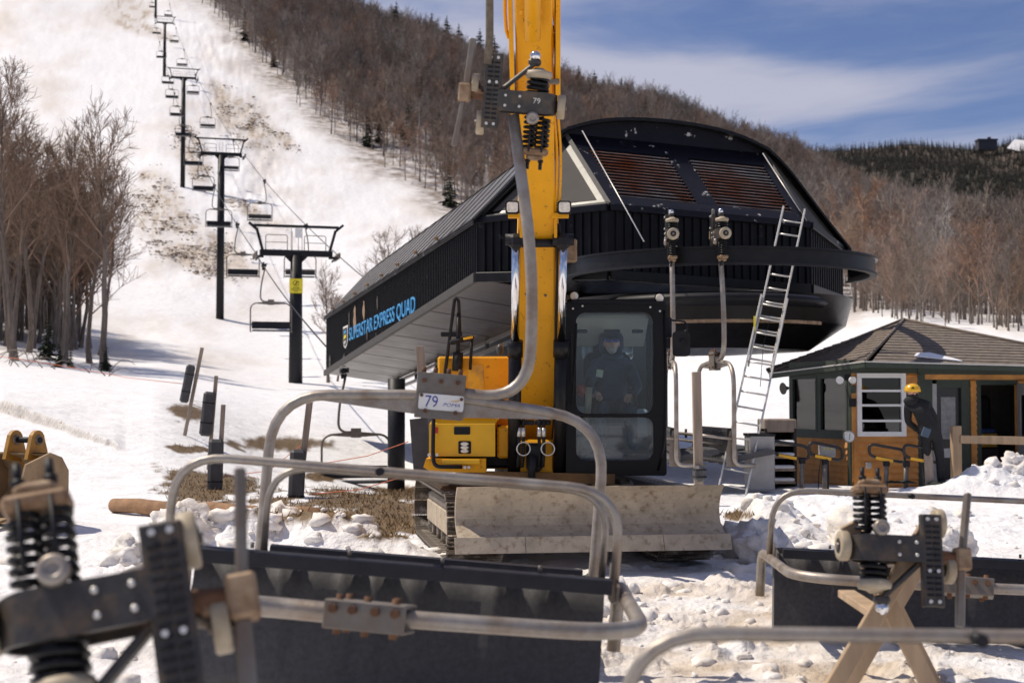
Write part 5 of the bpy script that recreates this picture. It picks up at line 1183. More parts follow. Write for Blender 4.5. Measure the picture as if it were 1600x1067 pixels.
# boom cylinders with chrome rods
for xt, xm, xb_, s in ((806, 805, 803, -1), (880, 877, 873, 1)):
    top_, mid_, bot_ = P(xt, 378, 13.35), P(xm, 532, 13.75), P(xb_, 738, 14.1)
    cy = xb(MB().tube([mid_, bot_], 0.066, 14).cyl(mid_, mid_.lerp(bot_, 0.12), 0.078, 14), 'boom_cylinder', 'black_paint', boom)
    xb(MB().tube([top_, mid_], 0.040, 14), 'cylinder_rod', 'chrome', cy)
    xb(MB().box(top_ + Vector((0, 0, 0.0)), (0.13, 0.16, 0.15), 0.04).cyl(top_ + Vector((-0.1, 0, 0.02)), top_ + Vector((0.1, 0, 0.02)), 0.055, 12), 'rod_eye', 'black_steel', cy)
xb(MB().cyl(P(800, 380, 13.4), P(886, 380, 13.4), 0.04, 12), 'boom_pin', 'black_steel', boom)
xb(MB().tube([P(812, 395, 13.4), P(809, 540, 13.8)], 0.011, 6), 'hydraulic_pipe', 'yellow', boom)
# work lamps on brackets
for px_, s in ((800.5, -1), (882, 1)):
    br_ = xb(MB().box(P(px_ + s * -7, 337, 13.3), (0.30 * 0.55, 0.05, 0.05), 0.006).box(P(px_ + s * -14, 352, 13.3), (0.03, 0.04, 0.24), 0.005), 'lamp_bracket', 'yellow', boom)
    wl_ = xb(MB().prism([(P(px_, 324, 13.22).x + a, 13.22, P(px_, 324, 13.22).z + b) for a, b in rrect(-0.065, 0.065, -0.06, 0.06, 0.025, 3)], (0, 0.09, 0)), 'work_lamp', 'black_matte', br_)
    g_ = P(px_, 324, 13.215); xb(MB().prism([(g_.x + a, g_.y, g_.z + b) for a, b in rrect(-0.052, 0.052, -0.047, 0.047, 0.02, 3)], (0, -0.006, 0)), 'lamp_glass', 'lamp_lens', br_)
# hose bundle at the boom foot
xb(MB().box(P(822, 660, 14.0), (0.16, 0.06, 0.05), 0.01).box(P(848, 660, 14.0), (0.16, 0.06, 0.05), 0.01), 'hose_block', 'black_matte')
for px_ in (810, 817, 842, 849):
    D = 13.96; xb(MB().tube(fillet([P(px_ + 2, 636, D + .1), P(px_ + 3, 640, D), P(px_, 665, D), P(px_ + 1, 705, D), P(px_ - 1, 730, D)], 0.05, 4), 0.017, 8), 'hydraulic_hose', 'rubber')
    xb(MB().cyl(P(px_ + 0.5, 668, D - .01), P(px_ + 0.5, 682, D - .01), 0.021, 8), 'hose_fitting', 'alu')
for px_, r_ in ((812, .05), (850, .05)):
    c_ = P(px_ + 6, 701, 13.93); xb(MB().tube([c_ + Vector((0.065 * math.cos(a * math.pi / 8), 0, 0.065 * math.sin(a * math.pi / 8))) for a in range(16)], 0.007, 5, closed=True), 'hose_loop', 'alu')
xb(MB().box(P(836, 716, 14.25), (0.50, 0.35, 0.38), 0.03), 'boom_foot', 'yellow'); xb(MB().box(P(835, 714, 14.02), (0.16, 0.12, 0.28), 0.03).tube(fillet([P(833, 712, 13.95), P(831, 735, 13.9), P(830, 752, 14.0)], 0.1, 4), 0.035, 8), 'swivel', 'black_steel')
xb(MB().bar(P(712, 743, 14.05), P(960, 748, 14.05), 0.12, 0.10), 'front_beam', mat('beam_rust', (0.16, 0.08, 0.02), 0.6, var=0.4, scale=5))
# ---- cab
cx0, cx1 = hx(884, 14.0), hx(1041, 14.0); cz0, cz1 = P(900, 743, 14.0).z, P(900, 476, 14.0).z; CY0, CY1 = 14.0, 15.55
xm_, ym_ = (cx0 + cx1) / 2, (CY0 + CY1) / 2 + .02
roof_o = [(a, b, cz1 - 0.02) for a, b in rrect(cx0 + .01, cx1 - .01, CY0 + .02, CY1, 0.05, 4)]; roof_i = [(a, b, cz1 - 0.02) for a, b in rrect(cx0 + .12, cx1 - .12, CY0 + .16, CY0 + 1.0, 0.05, 4)]  # roof opening for the added skylight
CAB = xb(MB().ring(roof_o, roof_i, (0, 0, 0.075)).box(((cx0 + cx1) / 2, (CY0 + CY1) / 2 + .03, cz0 + 0.05), (cx1 - cx0 - 0.02, CY1 - CY0 - 0.06, 0.10), 0.02), 'cab', 'cab_black', label='black steel operator cab')
wx0, wx1 = hx(900, 14.0), hx(1021, 14.0)
zU1, zU0, zL1, zL0 = zz(488, 14.0), zz(646, 14.0), zz(652, 14.0), zz(719, 14.0)
zmid = (zU0 + zL1) / 2
def ringplate(x0_, x1_, z0_, z1_, hx0, hx1, hz0, hz1, r_, y_, th, ro=0.03):
    o_ = rrect(x0_, x1_, z0_, z1_, ro, 5); i_ = rrect(hx0, hx1, hz0, hz1, r_, 5)
    return MB().ring([(a, y_, b) for a, b in o_], [(a, y_, b) for a, b in i_], (0, th, 0))
xb(ringplate(cx0, cx1, zmid, cz1 + .03, wx0, wx1, zU0, zU1, 0.10, CY0, 0.07), 'front_frame', 'cab_black', CAB)
xb(ringplate(cx0, cx1, cz0, zmid - .001, wx0, wx1, zL0, zL1, 0.09, CY0, 0.07), 'front_frame', 'cab_black', CAB)
gl = glass('cab_glass', (0.90, 0.97, 1.0), 0.0, 0.02, 0.012)
xb(MB().prism([(a, CY0 + 0.035, b) for a, b in rrect(wx0 - .01, wx1 + .01, zU0 - .01, zU1 + .01, 0.1, 5)], (0, 0.006, 0)), 'windscreen', gl, CAB)
xb(MB().prism([(a, CY0 + 0.035, b) for a, b in rrect(wx0 - .01, wx1 + .01, zL0 - .01, zL1 + .01, 0.1, 5)], (0, 0.006, 0)), 'lower_windscreen', glass('cab_glass_low', (0.80, 0.88, 0.90), 0.0, 0.03, 0.10), CAB)
# side frames: left in the photo towards the boom, right the door side
for xs_, s in ((cx0, 1), (cx1, -1)):
    o_ = rrect(CY0 + 0.07, CY1, cz0 + .1, cz1 - .01, 0.05, 5); i_ = rrect(CY0 + 0.16, CY1 - 0.14, cz0 + (0.55 if s < 0 else 0.62), cz1 - 0.10, 0.10, 5)
    xb(MB().ring([(xs_ + s * 0.002, a, b) for a, b in o_], [(xs_ + s * 0.002, a, b) for a, b in i_], (s * 0.06, 0, 0)), 'side_frame', 'cab_black', CAB)
    xb(MB().prism([(xs_ + s * 0.03, a, b) for a, b in rrect(CY0 + 0.15, CY1 - 0.13, cz0 + 0.54, cz1 - 0.09, 0.1, 5)], (s * 0.005, 0, 0)), 'side_window', gl, CAB)
rx0, rx1, rz0, rz1 = cx0 + 0.23, cx1 - 0.20, zz(562, 14.9), zz(518, 14.9)
xb(ringplate(cx0 + 0.02, cx1 - 0.02, cz0 + .1, cz1 - .02, rx0, rx1, rz0, rz1, 0.06, CY1 - 0.06, 0.05), 'rear_frame', 'cab_trim', CAB)
xb(MB().prism([(a, CY1 - 0.03, b) for a, b in rrect(rx0 - .01, rx1 + .01, rz0 - .01, rz1 + .01, 0.06, 4)], (0, 0.005, 0)), 'rear_window', gl, CAB)
xb(MB().prism([(a, b, cz1 + .02) for a, b in rrect(cx0 + .11, cx1 - .11, CY0 + .15, CY0 + 1.01, 0.05, 4)], (0, 0, 0.006)), 'roof_window', gl, CAB)  # pane over a roof opening added to let daylight into the dim cab
xb(MB().box(((cx0 + cx1) / 2, 15.25, cz1 - 0.06), (cx1 - cx0 - 0.16, 0.45, 0.06), 0.02), 'headliner', 'cab_liner', CAB)
xb(MB().prism([(cx0 + .10, 14.75, cz1 - 0.09), (cx0 + .10, 15.4, cz1 - 0.09), (cx0 + .10, 15.4, cz1 - 0.36), (cx0 + .10, 15.28, cz1 - 0.36)], (cx1 - cx0 - 0.2, 0, 0)), 'air_duct', 'cab_liner', CAB)
for a_, w_ in ((-0.26, 0.12), (0.06, 0.17), (0.33, 0.12)): xb(MB().box(((cx0 + cx1) / 2 + a_ - 0.03, 14.98, cz1 - 0.20), (w_, 0.04, 0.07), 0.01, Matrix.Rotation(R(-30), 3, 'X')), 'air_vent', 'black_matte', CAB)
# seat, console, levers
seat_ = xb(MB().box((1.02, 15.0, 1.42), (0.50, 0.50, 0.14), 0.05).box((1.02, 15.27, 1.80), (0.50, 0.14, 0.66), 0.06).box((1.02, 15.30, 2.20), (0.30, 0.11, 0.22), 0.05), 'operator_seat', 'black_matte', CAB)
xb(MB().box((cx0 + 0.17, 14.85, 1.38), (0.18, 0.75, 0.35), 0.05).box((cx1 - 0.19, 14.85, 1.38), (0.18, 0.75, 0.30), 0.05), 'console', 'cab_trim', CAB)
xb(MB().tube([(cx0 + 0.24, 14.62, 1.55), (cx0 + 0.26, 14.55, 1.74)], 0.02, 8).sphere((cx0 + 0.26, 14.54, 1.80), 0.05, 10, 8, (0.8, 0.8, 1.3)).tube([(cx1 - 0.24, 14.62, 1.5), (cx1 - 0.27, 14.58, 1.72)], 0.02, 8), 'joystick', 'black_matte', CAB)
xb(MB().tube(fillet([(cx0 + .24, 14.2, 1.75), (cx0 + .22, 14.2, 1.45), (cx0 + .15, 14.15, 1.15), (cx0 + 0.08, 14.12, 1.08)], 0.2, 5), 0.035, 8), 'grab_bar', mat('grab_tan', (0.33, 0.27, 0.18), 0.6), CAB)
xb(MB().box((cx0 + 0.17, 14.55, 1.72), (0.11, 0.10, 0.13), 0.04), 'red_bag', mat('red_cloth', (0.45, 0.06, 0.03), 0.7, var=0.3, scale=20), CAB)
# roof lamps, bolts, wiper, mirror, right rail
for px_, py_ in ((897, 463), (1030, 466)):
    c_ = P(px_, py_, 14.05); lm = xb(MB().lathe([(0.02, -0.05), (0.045, -0.03), (0.05, 0.02), (0.05, 0.03)], 14, c_, (0, -1, 0)).box(c_ + Vector((0, 0.02, -0.05)), (0.04, 0.03, 0.05), 0.005), 'roof_lamp', 'black_matte', CAB); xb(MB().sphere(c_ + Vector((0, -0.03, 0)), 0.042, 12, 6, (1, 0.25, 1)), 'lamp_glass', 'lamp_lens', lm) if False else None
    q = MB().sphere(c_ + Vector((0, -0.03, 0)), 0.042, 12, 6, (1, 0.25, 1)); xb(q, 'roof_lamp_glass', 'lamp_lens', CAB)
xb(MB().bar(P(893, 471, 13.98), P(1040, 474, 13.98), 0.03, 0.035), 'roof_rail', 'cab_black', CAB)
q = MB()
for px_, py_ in ((895, 482), (910, 478), (1016, 480), (1031, 486)): c_ = P(px_, py_, 13.995); q.lathe([(0.012, 0), (0.012, 0.01), (0.006, 0.013)], 8, c_, (0, -1, 0))
xb(q, 'bolt', 'alu', CAB)
xb(MB().tube([P(894, 632, 13.96), P(899, 560, 13.97), P(901, 505, 13.98)], 0.009, 6).box(P(893, 560, 13.97), (0.02, 0.02, 0.5), 0.004), 'wiper', 'black_matte', CAB)
mb = xb(MB().tube(fillet([P(1042, 500, 14.1), P(1072, 502, 14.1), P(1074, 516, 14.1), P(1066, 520, 14.1)], 0.05, 4), 0.010, 6).box(P(1044, 512, 14.1), (0.07, 0.05, 0.20), 0.01), 'mirror_bracket', 'black_steel', CAB)
xb(MB().prism([(P(1065, 537, 14.0).x + a, 14.0, P(1065, 537, 14.0).z + b) for a, b in rrect(-0.085, 0.085, -0.125, 0.125, 0.04, 4)], (0, 0.05, 0)), 'side_mirror', 'black_matte', CAB); xb(MB().sphere(P(1066, 532, 13.99), 0.02, 8, 6), 'mirror_knob', 'rubber', CAB)
xb(MB().tube(fillet([P(1038, 485, 13.99), P(1041, 600, 13.99), P(1039, 690, 13.99), P(1028, 735, 14.0)], 0.1, 4), 0.014, 6), 'door_rail', 'cab_black', CAB)
# ---- lifting sling from the dipper arm to the chair's grip
sl_ = MB().tube([arm_b + Vector((0, 0, -0.1)), P(765, -200, 8.1), P(765, 60, 8.42), P(762, 100, 8.44)], [0.022, 0.022, 0.024, 0.024], 8)
sl_.build('lifting_sling', mat('sling_cloth', (0.14, 0.115, 0.085), 0.9, var=0.3, scale=30), label='dark webbing sling holding up the numbered chair', cat='sling')

# ================================================================== people
def skin_body(name, joints, edges, mt, parent=None, sub=2):
    """continuous body: joints {key:(pos, rx[, ry])}, skin + subdivision, applied"""
    keys = list(joints); me = bpy.data.meshes.new(name); me.from_pydata([tuple(joints[k][0]) for k in keys], [(keys.index(a), keys.index(b)) for a, b in edges], [])
    o = bpy.data.objects.new(name, me); COL.objects.link(o); md = o.modifiers.new('skin', 'SKIN'); md.use_smooth_shade = True
    sv = me.skin_vertices[0].data
    for i, k in enumerate(keys): sv[i].radius = (joints[k][1], joints[k][2] if len(joints[k]) > 2 else joints[k][1]); sv[i].use_root = (i == 0)
    ss = o.modifiers.new('sub', 'SUBSURF'); ss.levels = sub; ss.render_levels = sub
    dg = bpy.context.evaluated_depsgraph_get(); m2 = bpy.data.meshes.new_from_object(o.evaluated_get(dg)); bpy.data.objects.remove(o)
    m2.materials.clear(); m2.materials.append(mt); m2.polygons.foreach_set('use_smooth', [True] * len(m2.polygons))
    r = bpy.data.objects.new(name, m2); COL.objects.link(r)
    if parent is not None: r.parent = parent; KIDS.setdefault(parent.name, []).append(r)
    return r
mat('skin', (0.50, 0.28, 0.20), 0.55, var=0.12, scale=25); mat('navy_cloth', (0.034, 0.046, 0.074), 0.85, var=0.35, scale=10, bump=0.3, bscale=18); mat('black_cloth', (0.011, 0.011, 0.013), 0.85, var=0.35, scale=10, bump=0.35, bscale=14)
mat('beard', (0.45, 0.40, 0.36), 0.9, var=0.2, scale=60); mat('blue_lens', (0.02, 0.06, 0.35), 0.08, 0.6)
def head(parent, c, s=1.0, yaw=0.0, beard=False):
    """head looking towards -y: skull with brow, nose, mouth, ears"""
    n, m_ = 20, 16; vs_ = []; 
    for i in range(m_ + 1):
        ph = math.pi * i / m_; z = -math.cos(ph); r_ = math.sin(ph)
        for k in range(n):
            th = 2 * math.pi * k / n; x = r_ * math.cos(th) * 0.078; y = r_ * math.sin(th) * 0.098; zz_ = z * 0.122
            f = max(0, -math.sin(th)) * r_
            if z < -0.15: x *= 1 - 0.30 * (-z - 0.15); y *= 1 - 0.12 * (-z - 0.15)
            if f > 0.93 and -0.35 < z < 0.12: y -= 0.022 * (1 - abs(z + 0.16) / 0.3)     # nose
            if f > 0.7 and 0.0 < z < 0.25: y += 0.006                                    # eye hollow
            if f > 0.8 and -0.62 < z < -0.5: y += 0.005
            vs_.append((x, y, zz_))
    fs_ = [[i * n + k, i * n + (k + 1) % n, (i + 1) * n + (k + 1) % n, (i + 1) * n + k] for i in range(m_) for k in range(n)]
    M_ = Matrix.Translation(c) @ Matrix.Rotation(yaw, 4, 'Z') @ Matrix.Scale(s, 4)
    h = MB().add(vs_, fs_, True); h.sphere((-0.08, 0.012, -0.01), 0.026, 8, 6, (0.4, 0.8, 1.2)); h.sphere((0.08, 0.012, -0.01), 0.026, 8, 6, (0.4, 0.8, 1.2)); h.xf(M_)
    return h.build('head', MATS['skin'], parent), M_
def hand(parent, wrist, d, side, s=1.0, curl=0.7, mt='skin', up=Vector((0, 0, 1))):
    """palm with four curled fingers of unequal length and a thumb from the side of the palm"""
    d = Vector(d).normalized(); x_ = d.cross(up).normalized() * side; u_ = x_.cross(d).normalized() * (1 if side > 0 else -1); w = Vector(wrist)
    m = MB(); m.tube([w - d * 0.01, w + d * 0.03 * s, w + d * 0.085 * s], [0.026 * s, 0.036 * s, 0.034 * s], 10)
    for k, ln in enumerate((0.075, 0.085, 0.08, 0.062)):
        b = w + d * 0.085 * s + x_ * ((k - 1.5) * 0.02 * s); pts_ = [b - d * 0.02]; dd = d.copy()
        for j in range(3):
            dd = (dd - u_ * curl * (0.5 + 0.25 * j)).normalized(); pts_.append(pts_[-1] + dd * ln * s * (0.5, 0.32, 0.25)[j])
        m.tube(pts_, [0.0095 * s, 0.0095 * s, 0.0085 * s, 0.007 * s], 7)
    tb_ = w + d * 0.03 * s - x_ * 0.03 * s; m.tube([tb_, tb_ + (d - x_ * 0.8).normalized() * 0.035 * s, tb_ + (d * 1.3 - x_ * 0.55 - u_ * .4).normalized() * 0.068 * s], [0.013 * s, 0.011 * s, 0.008 * s], 7)
    return m.build('hand', MATS[mt], parent)
# operator seated in the cab
OP = empty('person', (1.06, 15.0, 1.48), (0, 0, 0), 'person in dark hooded jacket and cap seated at the excavator controls', 'person')
J = {'pel': ((0, 0.03, 0.06), 0.15, 0.12), 'wai': ((0, 0.06, 0.22), 0.155, 0.115), 'che': ((0, 0.05, 0.40), 0.175, 0.125), 'sho': ((0, 0.06, 0.52), 0.13, 0.10), 'nek': ((0, 0.03, 0.62), 0.065, 0.065),
     'ls': ((-0.17, 0.05, 0.50), 0.085), 'le': ((-0.27, -0.08, 0.28), 0.062), 'lw': ((-0.20, -0.30, 0.20), 0.045), 'rs': ((0.17, 0.05, 0.50), 0.085), 're': ((0.26, -0.08, 0.27), 0.062), 'rw': ((0.16, -0.28, 0.18), 0.045),
     'lh': ((-0.10, -0.02, 0.05), 0.10), 'lk': ((-0.16, -0.46, 0.03), 0.075), 'la': ((-0.16, -0.52, -0.36), 0.05), 'rh': ((0.10, -0.02, 0.05), 0.10), 'rk': ((0.16, -0.46, 0.03), 0.075), 'ra': ((0.16, -0.52, -0.36), 0.05)}
Ed = [('pel', 'wai'), ('wai', 'che'), ('che', 'sho'), ('sho', 'nek'), ('sho', 'ls'), ('ls', 'le'), ('le', 'lw'), ('sho', 'rs'), ('rs', 're'), ('re', 'rw'), ('pel', 'lh'), ('lh', 'lk'), ('lk', 'la'), ('pel', 'rh'), ('rh', 'rk'), ('rk', 'ra')]
skin_body('body', J, Ed, MATS['navy_cloth'], OP)
hd_, Mh = head(OP, Vector((-0.01, -0.01, 0.745)), 1.0)
q = MB().lathe([(0.086, 0.0), (0.088, 0.03), (0.076, 0.07), (0.045, 0.095), (0.005, 0.104)], 18, (0, 0, 0)); q.v = [Vector((p_.x, p_.y * 1.2, p_.z)) for p_ in q.v]
q.add([(-0.07, -0.085, 0.005), (0.07, -0.085, 0.005), (0.055, -0.165, -0.018), (0.0, -0.18, -0.020), (-0.055, -0.165, -0.018), (-0.07, -0.085, 0.014), (0.07, -0.085, 0.014), (0.055, -0.165, -0.008), (0, -0.18, -0.01), (-0.055, -0.165, -0.008)], [(0, 4, 3, 2, 1), (5, 6, 7, 8, 9), (1, 2, 7, 6), (2, 3, 8, 7), (3, 4, 9, 8), (4, 0, 5, 9)])
q.xf(Matrix.Translation((-0.01, -0.01, 0.785))); q.build('cap', MATS['black_cloth'], OP)
q = MB().box((-0.047, -0.108, 0.765), (0.058, 0.018, 0.036), 0.008).box((0.027, -0.108, 0.765), (0.058, 0.018, 0.036), 0.008).box((-0.01, -0.110, 0.772), (0.03, 0.01, 0.01), 0.002).box((-0.087, -0.05, 0.770), (0.008, 0.12, 0.01), 0.002).box((0.067, -0.05, 0.770), (0.008, 0.12, 0.01), 0.002); q.build('sunglasses', MATS['blue_lens'], OP)
q = MB().sphere((-0.01, -0.062, 0.668), 0.052, 14, 8, (1.0, 0.72, 0.78)).box((-0.01, -0.103, 0.705), (0.055, 0.014, 0.012), 0.005); q.build('beard', MATS['beard'], OP)
q = MB().lathe([(0.115, -0.12), (0.135, -0.02), (0.13, 0.06), (0.10, 0.12), (0.03, 0.15)], 18, (0, 0, 0)); q.v = [Vector((p_.x, max(p_.y, -0.035) * 1.0 + 0.055, p_.z)) for p_ in q.v]; q.xf(Matrix.Translation((-0.01, 0.0, 0.745))); q.build('hood', MATS['navy_cloth'], OP)
MB().tube([(-0.10 + 0.2 * k / 8, -0.02 - 0.07 * math.sin(math.pi * k / 8), 0.60 - 0.02 * math.sin(math.pi * k / 8)) for k in range(9)], 0.03, 8).build('collar', MATS['navy_cloth'], OP)
MB().box((-0.14, -0.062, 0.42), (0.07, 0.012, 0.08), 0.004, Matrix.Rotation(R(10), 3, 'Y')).build('pass_tag', mat('tag_pale', (0.55, 0.65, 0.42), 0.5, col2=(0.75, 0.75, 0.72), amt=0.5), OP)
hand(OP, (-0.20, -0.30, 0.20), (0.35, -1, -0.15), -1); hand(OP, (0.16, -0.28, 0.18), (-0.35, -1, -0.15), 1)
HUT_BEFORE = set(o.name for o in COL.objects)
# ================================================================== operator hut
mat('clapboard', (0.64, 0.29, 0.07), 0.7, var=0.16, scale=4, stretch=(1, 1, 1), col2=(0.25, 0.11, 0.04), amt=0.25, sharp=0.4)
mat('green_trim', (0.030, 0.042, 0.028), 0.6, var=0.2, scale=5)
mat('shingle', (0.215, 0.178, 0.145), 0.95, var=0.30, scale=9, stretch=(1, 1, 2), col2=(0.13, 0.105, 0.088), amt=0.45, sharp=0.3, col2scale=6)
mat('room_dark', (0.05, 0.042, 0.036), 0.9, var=0.2)
mat('room_wall', (0.12, 0.11, 0.10), 0.9, var=0.15)
mat('door_grey', (0.36, 0.35, 0.34), 0.6, var=0.1)
mat('snow_white', (0.86, 0.86, 0.87), 0.6, var=0.05, bump=0.4, bscale=9)
HO = Vector((7.4, 29.0, 0.0))
HUT = empty('operator_hut', HO, (0, 0, 0), 'orange clapboard operator hut with green trim and hipped shingle roof', 'hut')
def hb(m, name, mt, parent=None, **kw):
    m.xf(Matrix.Translation(-HO)); return m.build(name, MATS[mt] if isinstance(mt, str) else mt, parent or HUT, **kw)
hA, hB, hC, hE = Vector((5.78, 29.6, 0)), Vector((6.57, 27.55, 0)), Vector((7.86, 27.62, 0)), Vector((12.4, 28.9, 0))
hG, hH = Vector((11.2, 33.2, 0)), Vector((6.6, 32.6, 0))
HZ = 2.34; HB = -0.25
hglass = glass('hut_glass', (0.42, 0.46, 0.46), 0.03, 0.02)
def wall_frame(a_, b_):
    d = (b_ - a_); L_ = d.length; d.normalize(); n_ = Vector((d.y, -d.x, 0)); return d, n_, L_
def W(a_, b_, t, z, out=0.0):
    """point on wall a-b: t metres along, height z"""
    d, n_, L_ = wall_frame(a_, b_); return a_ + d * t + n_ * out + Vector((0, 0, z))
def wslab(a_, b_, t0, t1, z0, z1, nm, mt, th=0.08, out=0.0, par=None):
    d, n_, L_ = wall_frame(a_, b_); q = MB().prism([W(a_, b_, t0, z0, out), W(a_, b_, t1, z0, out), W(a_, b_, t1, z1, out), W(a_, b_, t0, z1, out)], n_ * -th); return hb(q, nm, mt, par)
def boards(a_, b_, t0, t1, z0, z1, par, step=0.118):
    z = z0; d, n_, L_ = wall_frame(a_, b_)
    while z < z1 - 0.02:
        zt = min(z + step, z1)
        q = MB().prism([W(a_, b_, t0, z, 0.048), W(a_, b_, t0, z, 0.004), W(a_, b_, t0, zt + 0.004, 0.004), W(a_, b_, t0, zt + 0.004, 0.010)], d * (t1 - t0)); hb(q, 'clapboard', 'clapboard', par); z += step
def window(a_, b_, t0, t1, z0, z1, fm, par=None, bars=(), fw=0.07, out=0.03):
    d, n_, L_ = wall_frame(a_, b_); o_ = [W(a_, b_, t, z, out) for t, z in ((t0, z0), (t1, z0), (t1, z1), (t0, z1))]; i_ = [W(a_, b_, t, z, out) for t, z in ((t0 + fw, z0 + fw), (t1 - fw, z0 + fw), (t1 - fw, z1 - fw), (t0 + fw, z1 - fw))]
    w_ = hb(MB().ring(o_, i_, n_ * -0.09), 'window', fm, par)
    hb(MB().prism([W(a_, b_, t, z, -0.02) for t, z in ((t0 + .03, z0 + .03), (t1 - .03, z0 + .03), (t1 - .03, z1 - .03), (t0 + .03, z1 - .03))], n_ * -0.006), 'pane', hglass, w_)
    for zb in bars: hb(MB().prism([W(a_, b_, t, z, out - .012) for t, z in ((t0 + fw, zb - .022), (t1 - fw, zb - .022), (t1 - fw, zb + .022), (t0 + fw, zb + .022))], n_ * -0.05), 'sash_bar', fm, w_)
    return w_
LAB, LBC, LCE = (hB - hA).length, (hC - hB).length, (hE - hC).length
# facet A-B: two fixed green-framed windows over clapboards
wAB = wslab(hA, hB, 0.0, LAB, HB, 0.86, 'wall', 'clapboard', 0.10, 0.0); boards(hA, hB, 0.10, LAB - 0.10, HB, 0.80, wAB)
wslab(hA, hB, 0.0, LAB, 0.86, 0.98, 'window_sill', 'green_trim', 0.14, 0.04); wslab(hA, hB, 0, LAB, 2.10, HZ + .06, 'header', 'green_trim', 0.12, 0.02)
window(hA, hB, 0.10, LAB * 0.47, 0.98, 2.10, 'green_trim', None, (), 0.05); window(hA, hB, LAB * 0.51, LAB - 0.10, 0.98, 2.10, 'green_trim', None, (), 0.05)
for t0, t1 in ((0, 0.10), (LAB * 0.47, LAB * 0.51), (LAB - 0.10, LAB)): wslab(hA, hB, t0, t1, 0.98, 2.10, 'mullion', 'green_trim', 0.10, 0.02)
for t0, t1 in ((0, 0.10), (LAB - 0.10, LAB)): wslab(hA, hB, t0, t1, HB, 0.86, 'corner_board', 'green_trim', 0.1, 0.036)
# facet B-C: clapboard with a white sash window
t0w, t1w = 0.10, 1.06
wBC = wslab(hB, hC, 0, LBC, HB, 0.92, 'wall', 'clapboard', 0.1); boards(hB, hC, 0.03, LBC, HB, 0.92, wBC)
wslab(hB, hC, 0, t0w, 0.92, 2.14, 'wall', 'clapboard', 0.1); wR = wslab(hB, hC, t1w, LBC, 0.92, 2.14, 'wall', 'clapboard', 0.1); boards(hB, hC, t1w, LBC, 0.92, 2.14, wR)
wslab(hB, hC, 0, LBC, 2.14, HZ + .06, 'header', 'green_trim', 0.12, 0.02)
window(hB, hC, t0w, t1w, 0.92, 2.14, 'white_paint', None, (1.22, 1.52, 1.80), 0.09, 0.05)
# long front C-E: green casing, black door, open doorway with its white door swung out
wslab(hC, hE, 0, 0.16, HB, 2.14, 'corner_board', 'green_trim', 0.12, 0.03)
wslab(hC, hE, 0.16, 0.34, HB, 2.02, 'door_casing', 'green_trim', 0.12, 0.0)
dr = wslab(hC, hE, 0.44, 0.98, HB + .1, 1.86, 'door', mat('door_black', (0.014, 0.014, 0.015), 0.4), 0.05, -0.06); wslab(hC, hE, 0.56, 0.88, 0.86, 1.68, 'door_pane', mat('door_paper', (0.22, 0.22, 0.22), 0.4, var=0.3, scale=12), 0.006, -0.054, dr); wslab(hC, hE, 0.60, 0.78, 0.50, 0.68, 'notice', mat('paper', (0.52, 0.52, 0.50), 0.7), 0.004, -0.055, dr)
hb(MB().cyl(W(hC, hE, 0.93, 0.72, -0.05), W(hC, hE, 0.93, 0.72, 0.0), 0.03, 10), 'door_handle', 'alu', dr)
wslab(hC, hE, 0.34, 0.44, HB, 1.94, 'door_frame', 'door_grey', 0.10, -0.01); wslab(hC, hE, 0.98, 1.18, HB, 2.02, 'door_casing', 'green_trim', 0.12, 0.0); wslab(hC, hE, 0.44, 0.98, 1.86, 2.02, 'door_casing', 'green_trim', 0.1, -0.005)
wslab(hC, hE, 0.16, LCE, 2.02, 2.12, 'wall', 'clapboard', 0.1, -0.01); wslab(hC, hE, 0.0, LCE, 2.12, HZ + .06, 'header', 'green_trim', 0.12, 0.03)
wM = wslab(hC, hE, 1.18, 1.30, HB, 2.02, 'wall', 'clapboard', 0.1); boards(hC, hE, 1.18, 1.30, HB, 2.02, wM)
wslab(hC, hE, 1.30, 1.42, HB, 2.02, 'door_casing', 'green_trim', 0.12, 0.0); wslab(hC, hE, 1.42, 2.25, 1.92, 2.02, 'door_casing', 'green_trim', 0.1, -0.004)
wE = wslab(hC, hE, 2.25, LCE, HB, 2.02, 'wall', 'clapboard', 0.1); boards(hC, hE, 2.25, LCE, HB, 2.02, wE)
# open white door, hinged at the right jamb
hinge = W(hC, hE, 2.27, 0, 0.03); dd_ = Vector((-0.10, -0.99, 0)).normalized(); dd_ = (wall_frame(hC, hE)[0] * 0.1 + wall_frame(hC, hE)[1] * 1.0 + Vector((-0.35, 0, 0))).normalized()
nd = Vector((dd_.y, -dd_.x, 0)); o_ = [hinge + dd_ * t + Vector((0, 0, z)) for t, z in ((0, 0.1), (0.78, 0.1), (0.78, 1.95), (0, 1.95))]; i_ = [hinge + dd_ * t + Vector((0, 0, z)) for t, z in ((0.16, 0.85), (0.62, 0.85), (0.62, 1.72), (0.16, 1.72))]
od = hb(MB().ring(o_, i_, nd * 0.045), 'open_door', 'door_grey'); hb(MB().prism([p_ + nd * 0.02 for p_ in i_], nd * 0.005), 'door_pane', hglass, od)
q = MB()
for a2, b2 in zip(i_, i_[1:] + i_[:1]): q.bar(a2 + nd * -0.005, b2 + nd * -0.005, 0.03, 0.03, nd)
hb(q, 'pane_bead', 'white_paint', od)
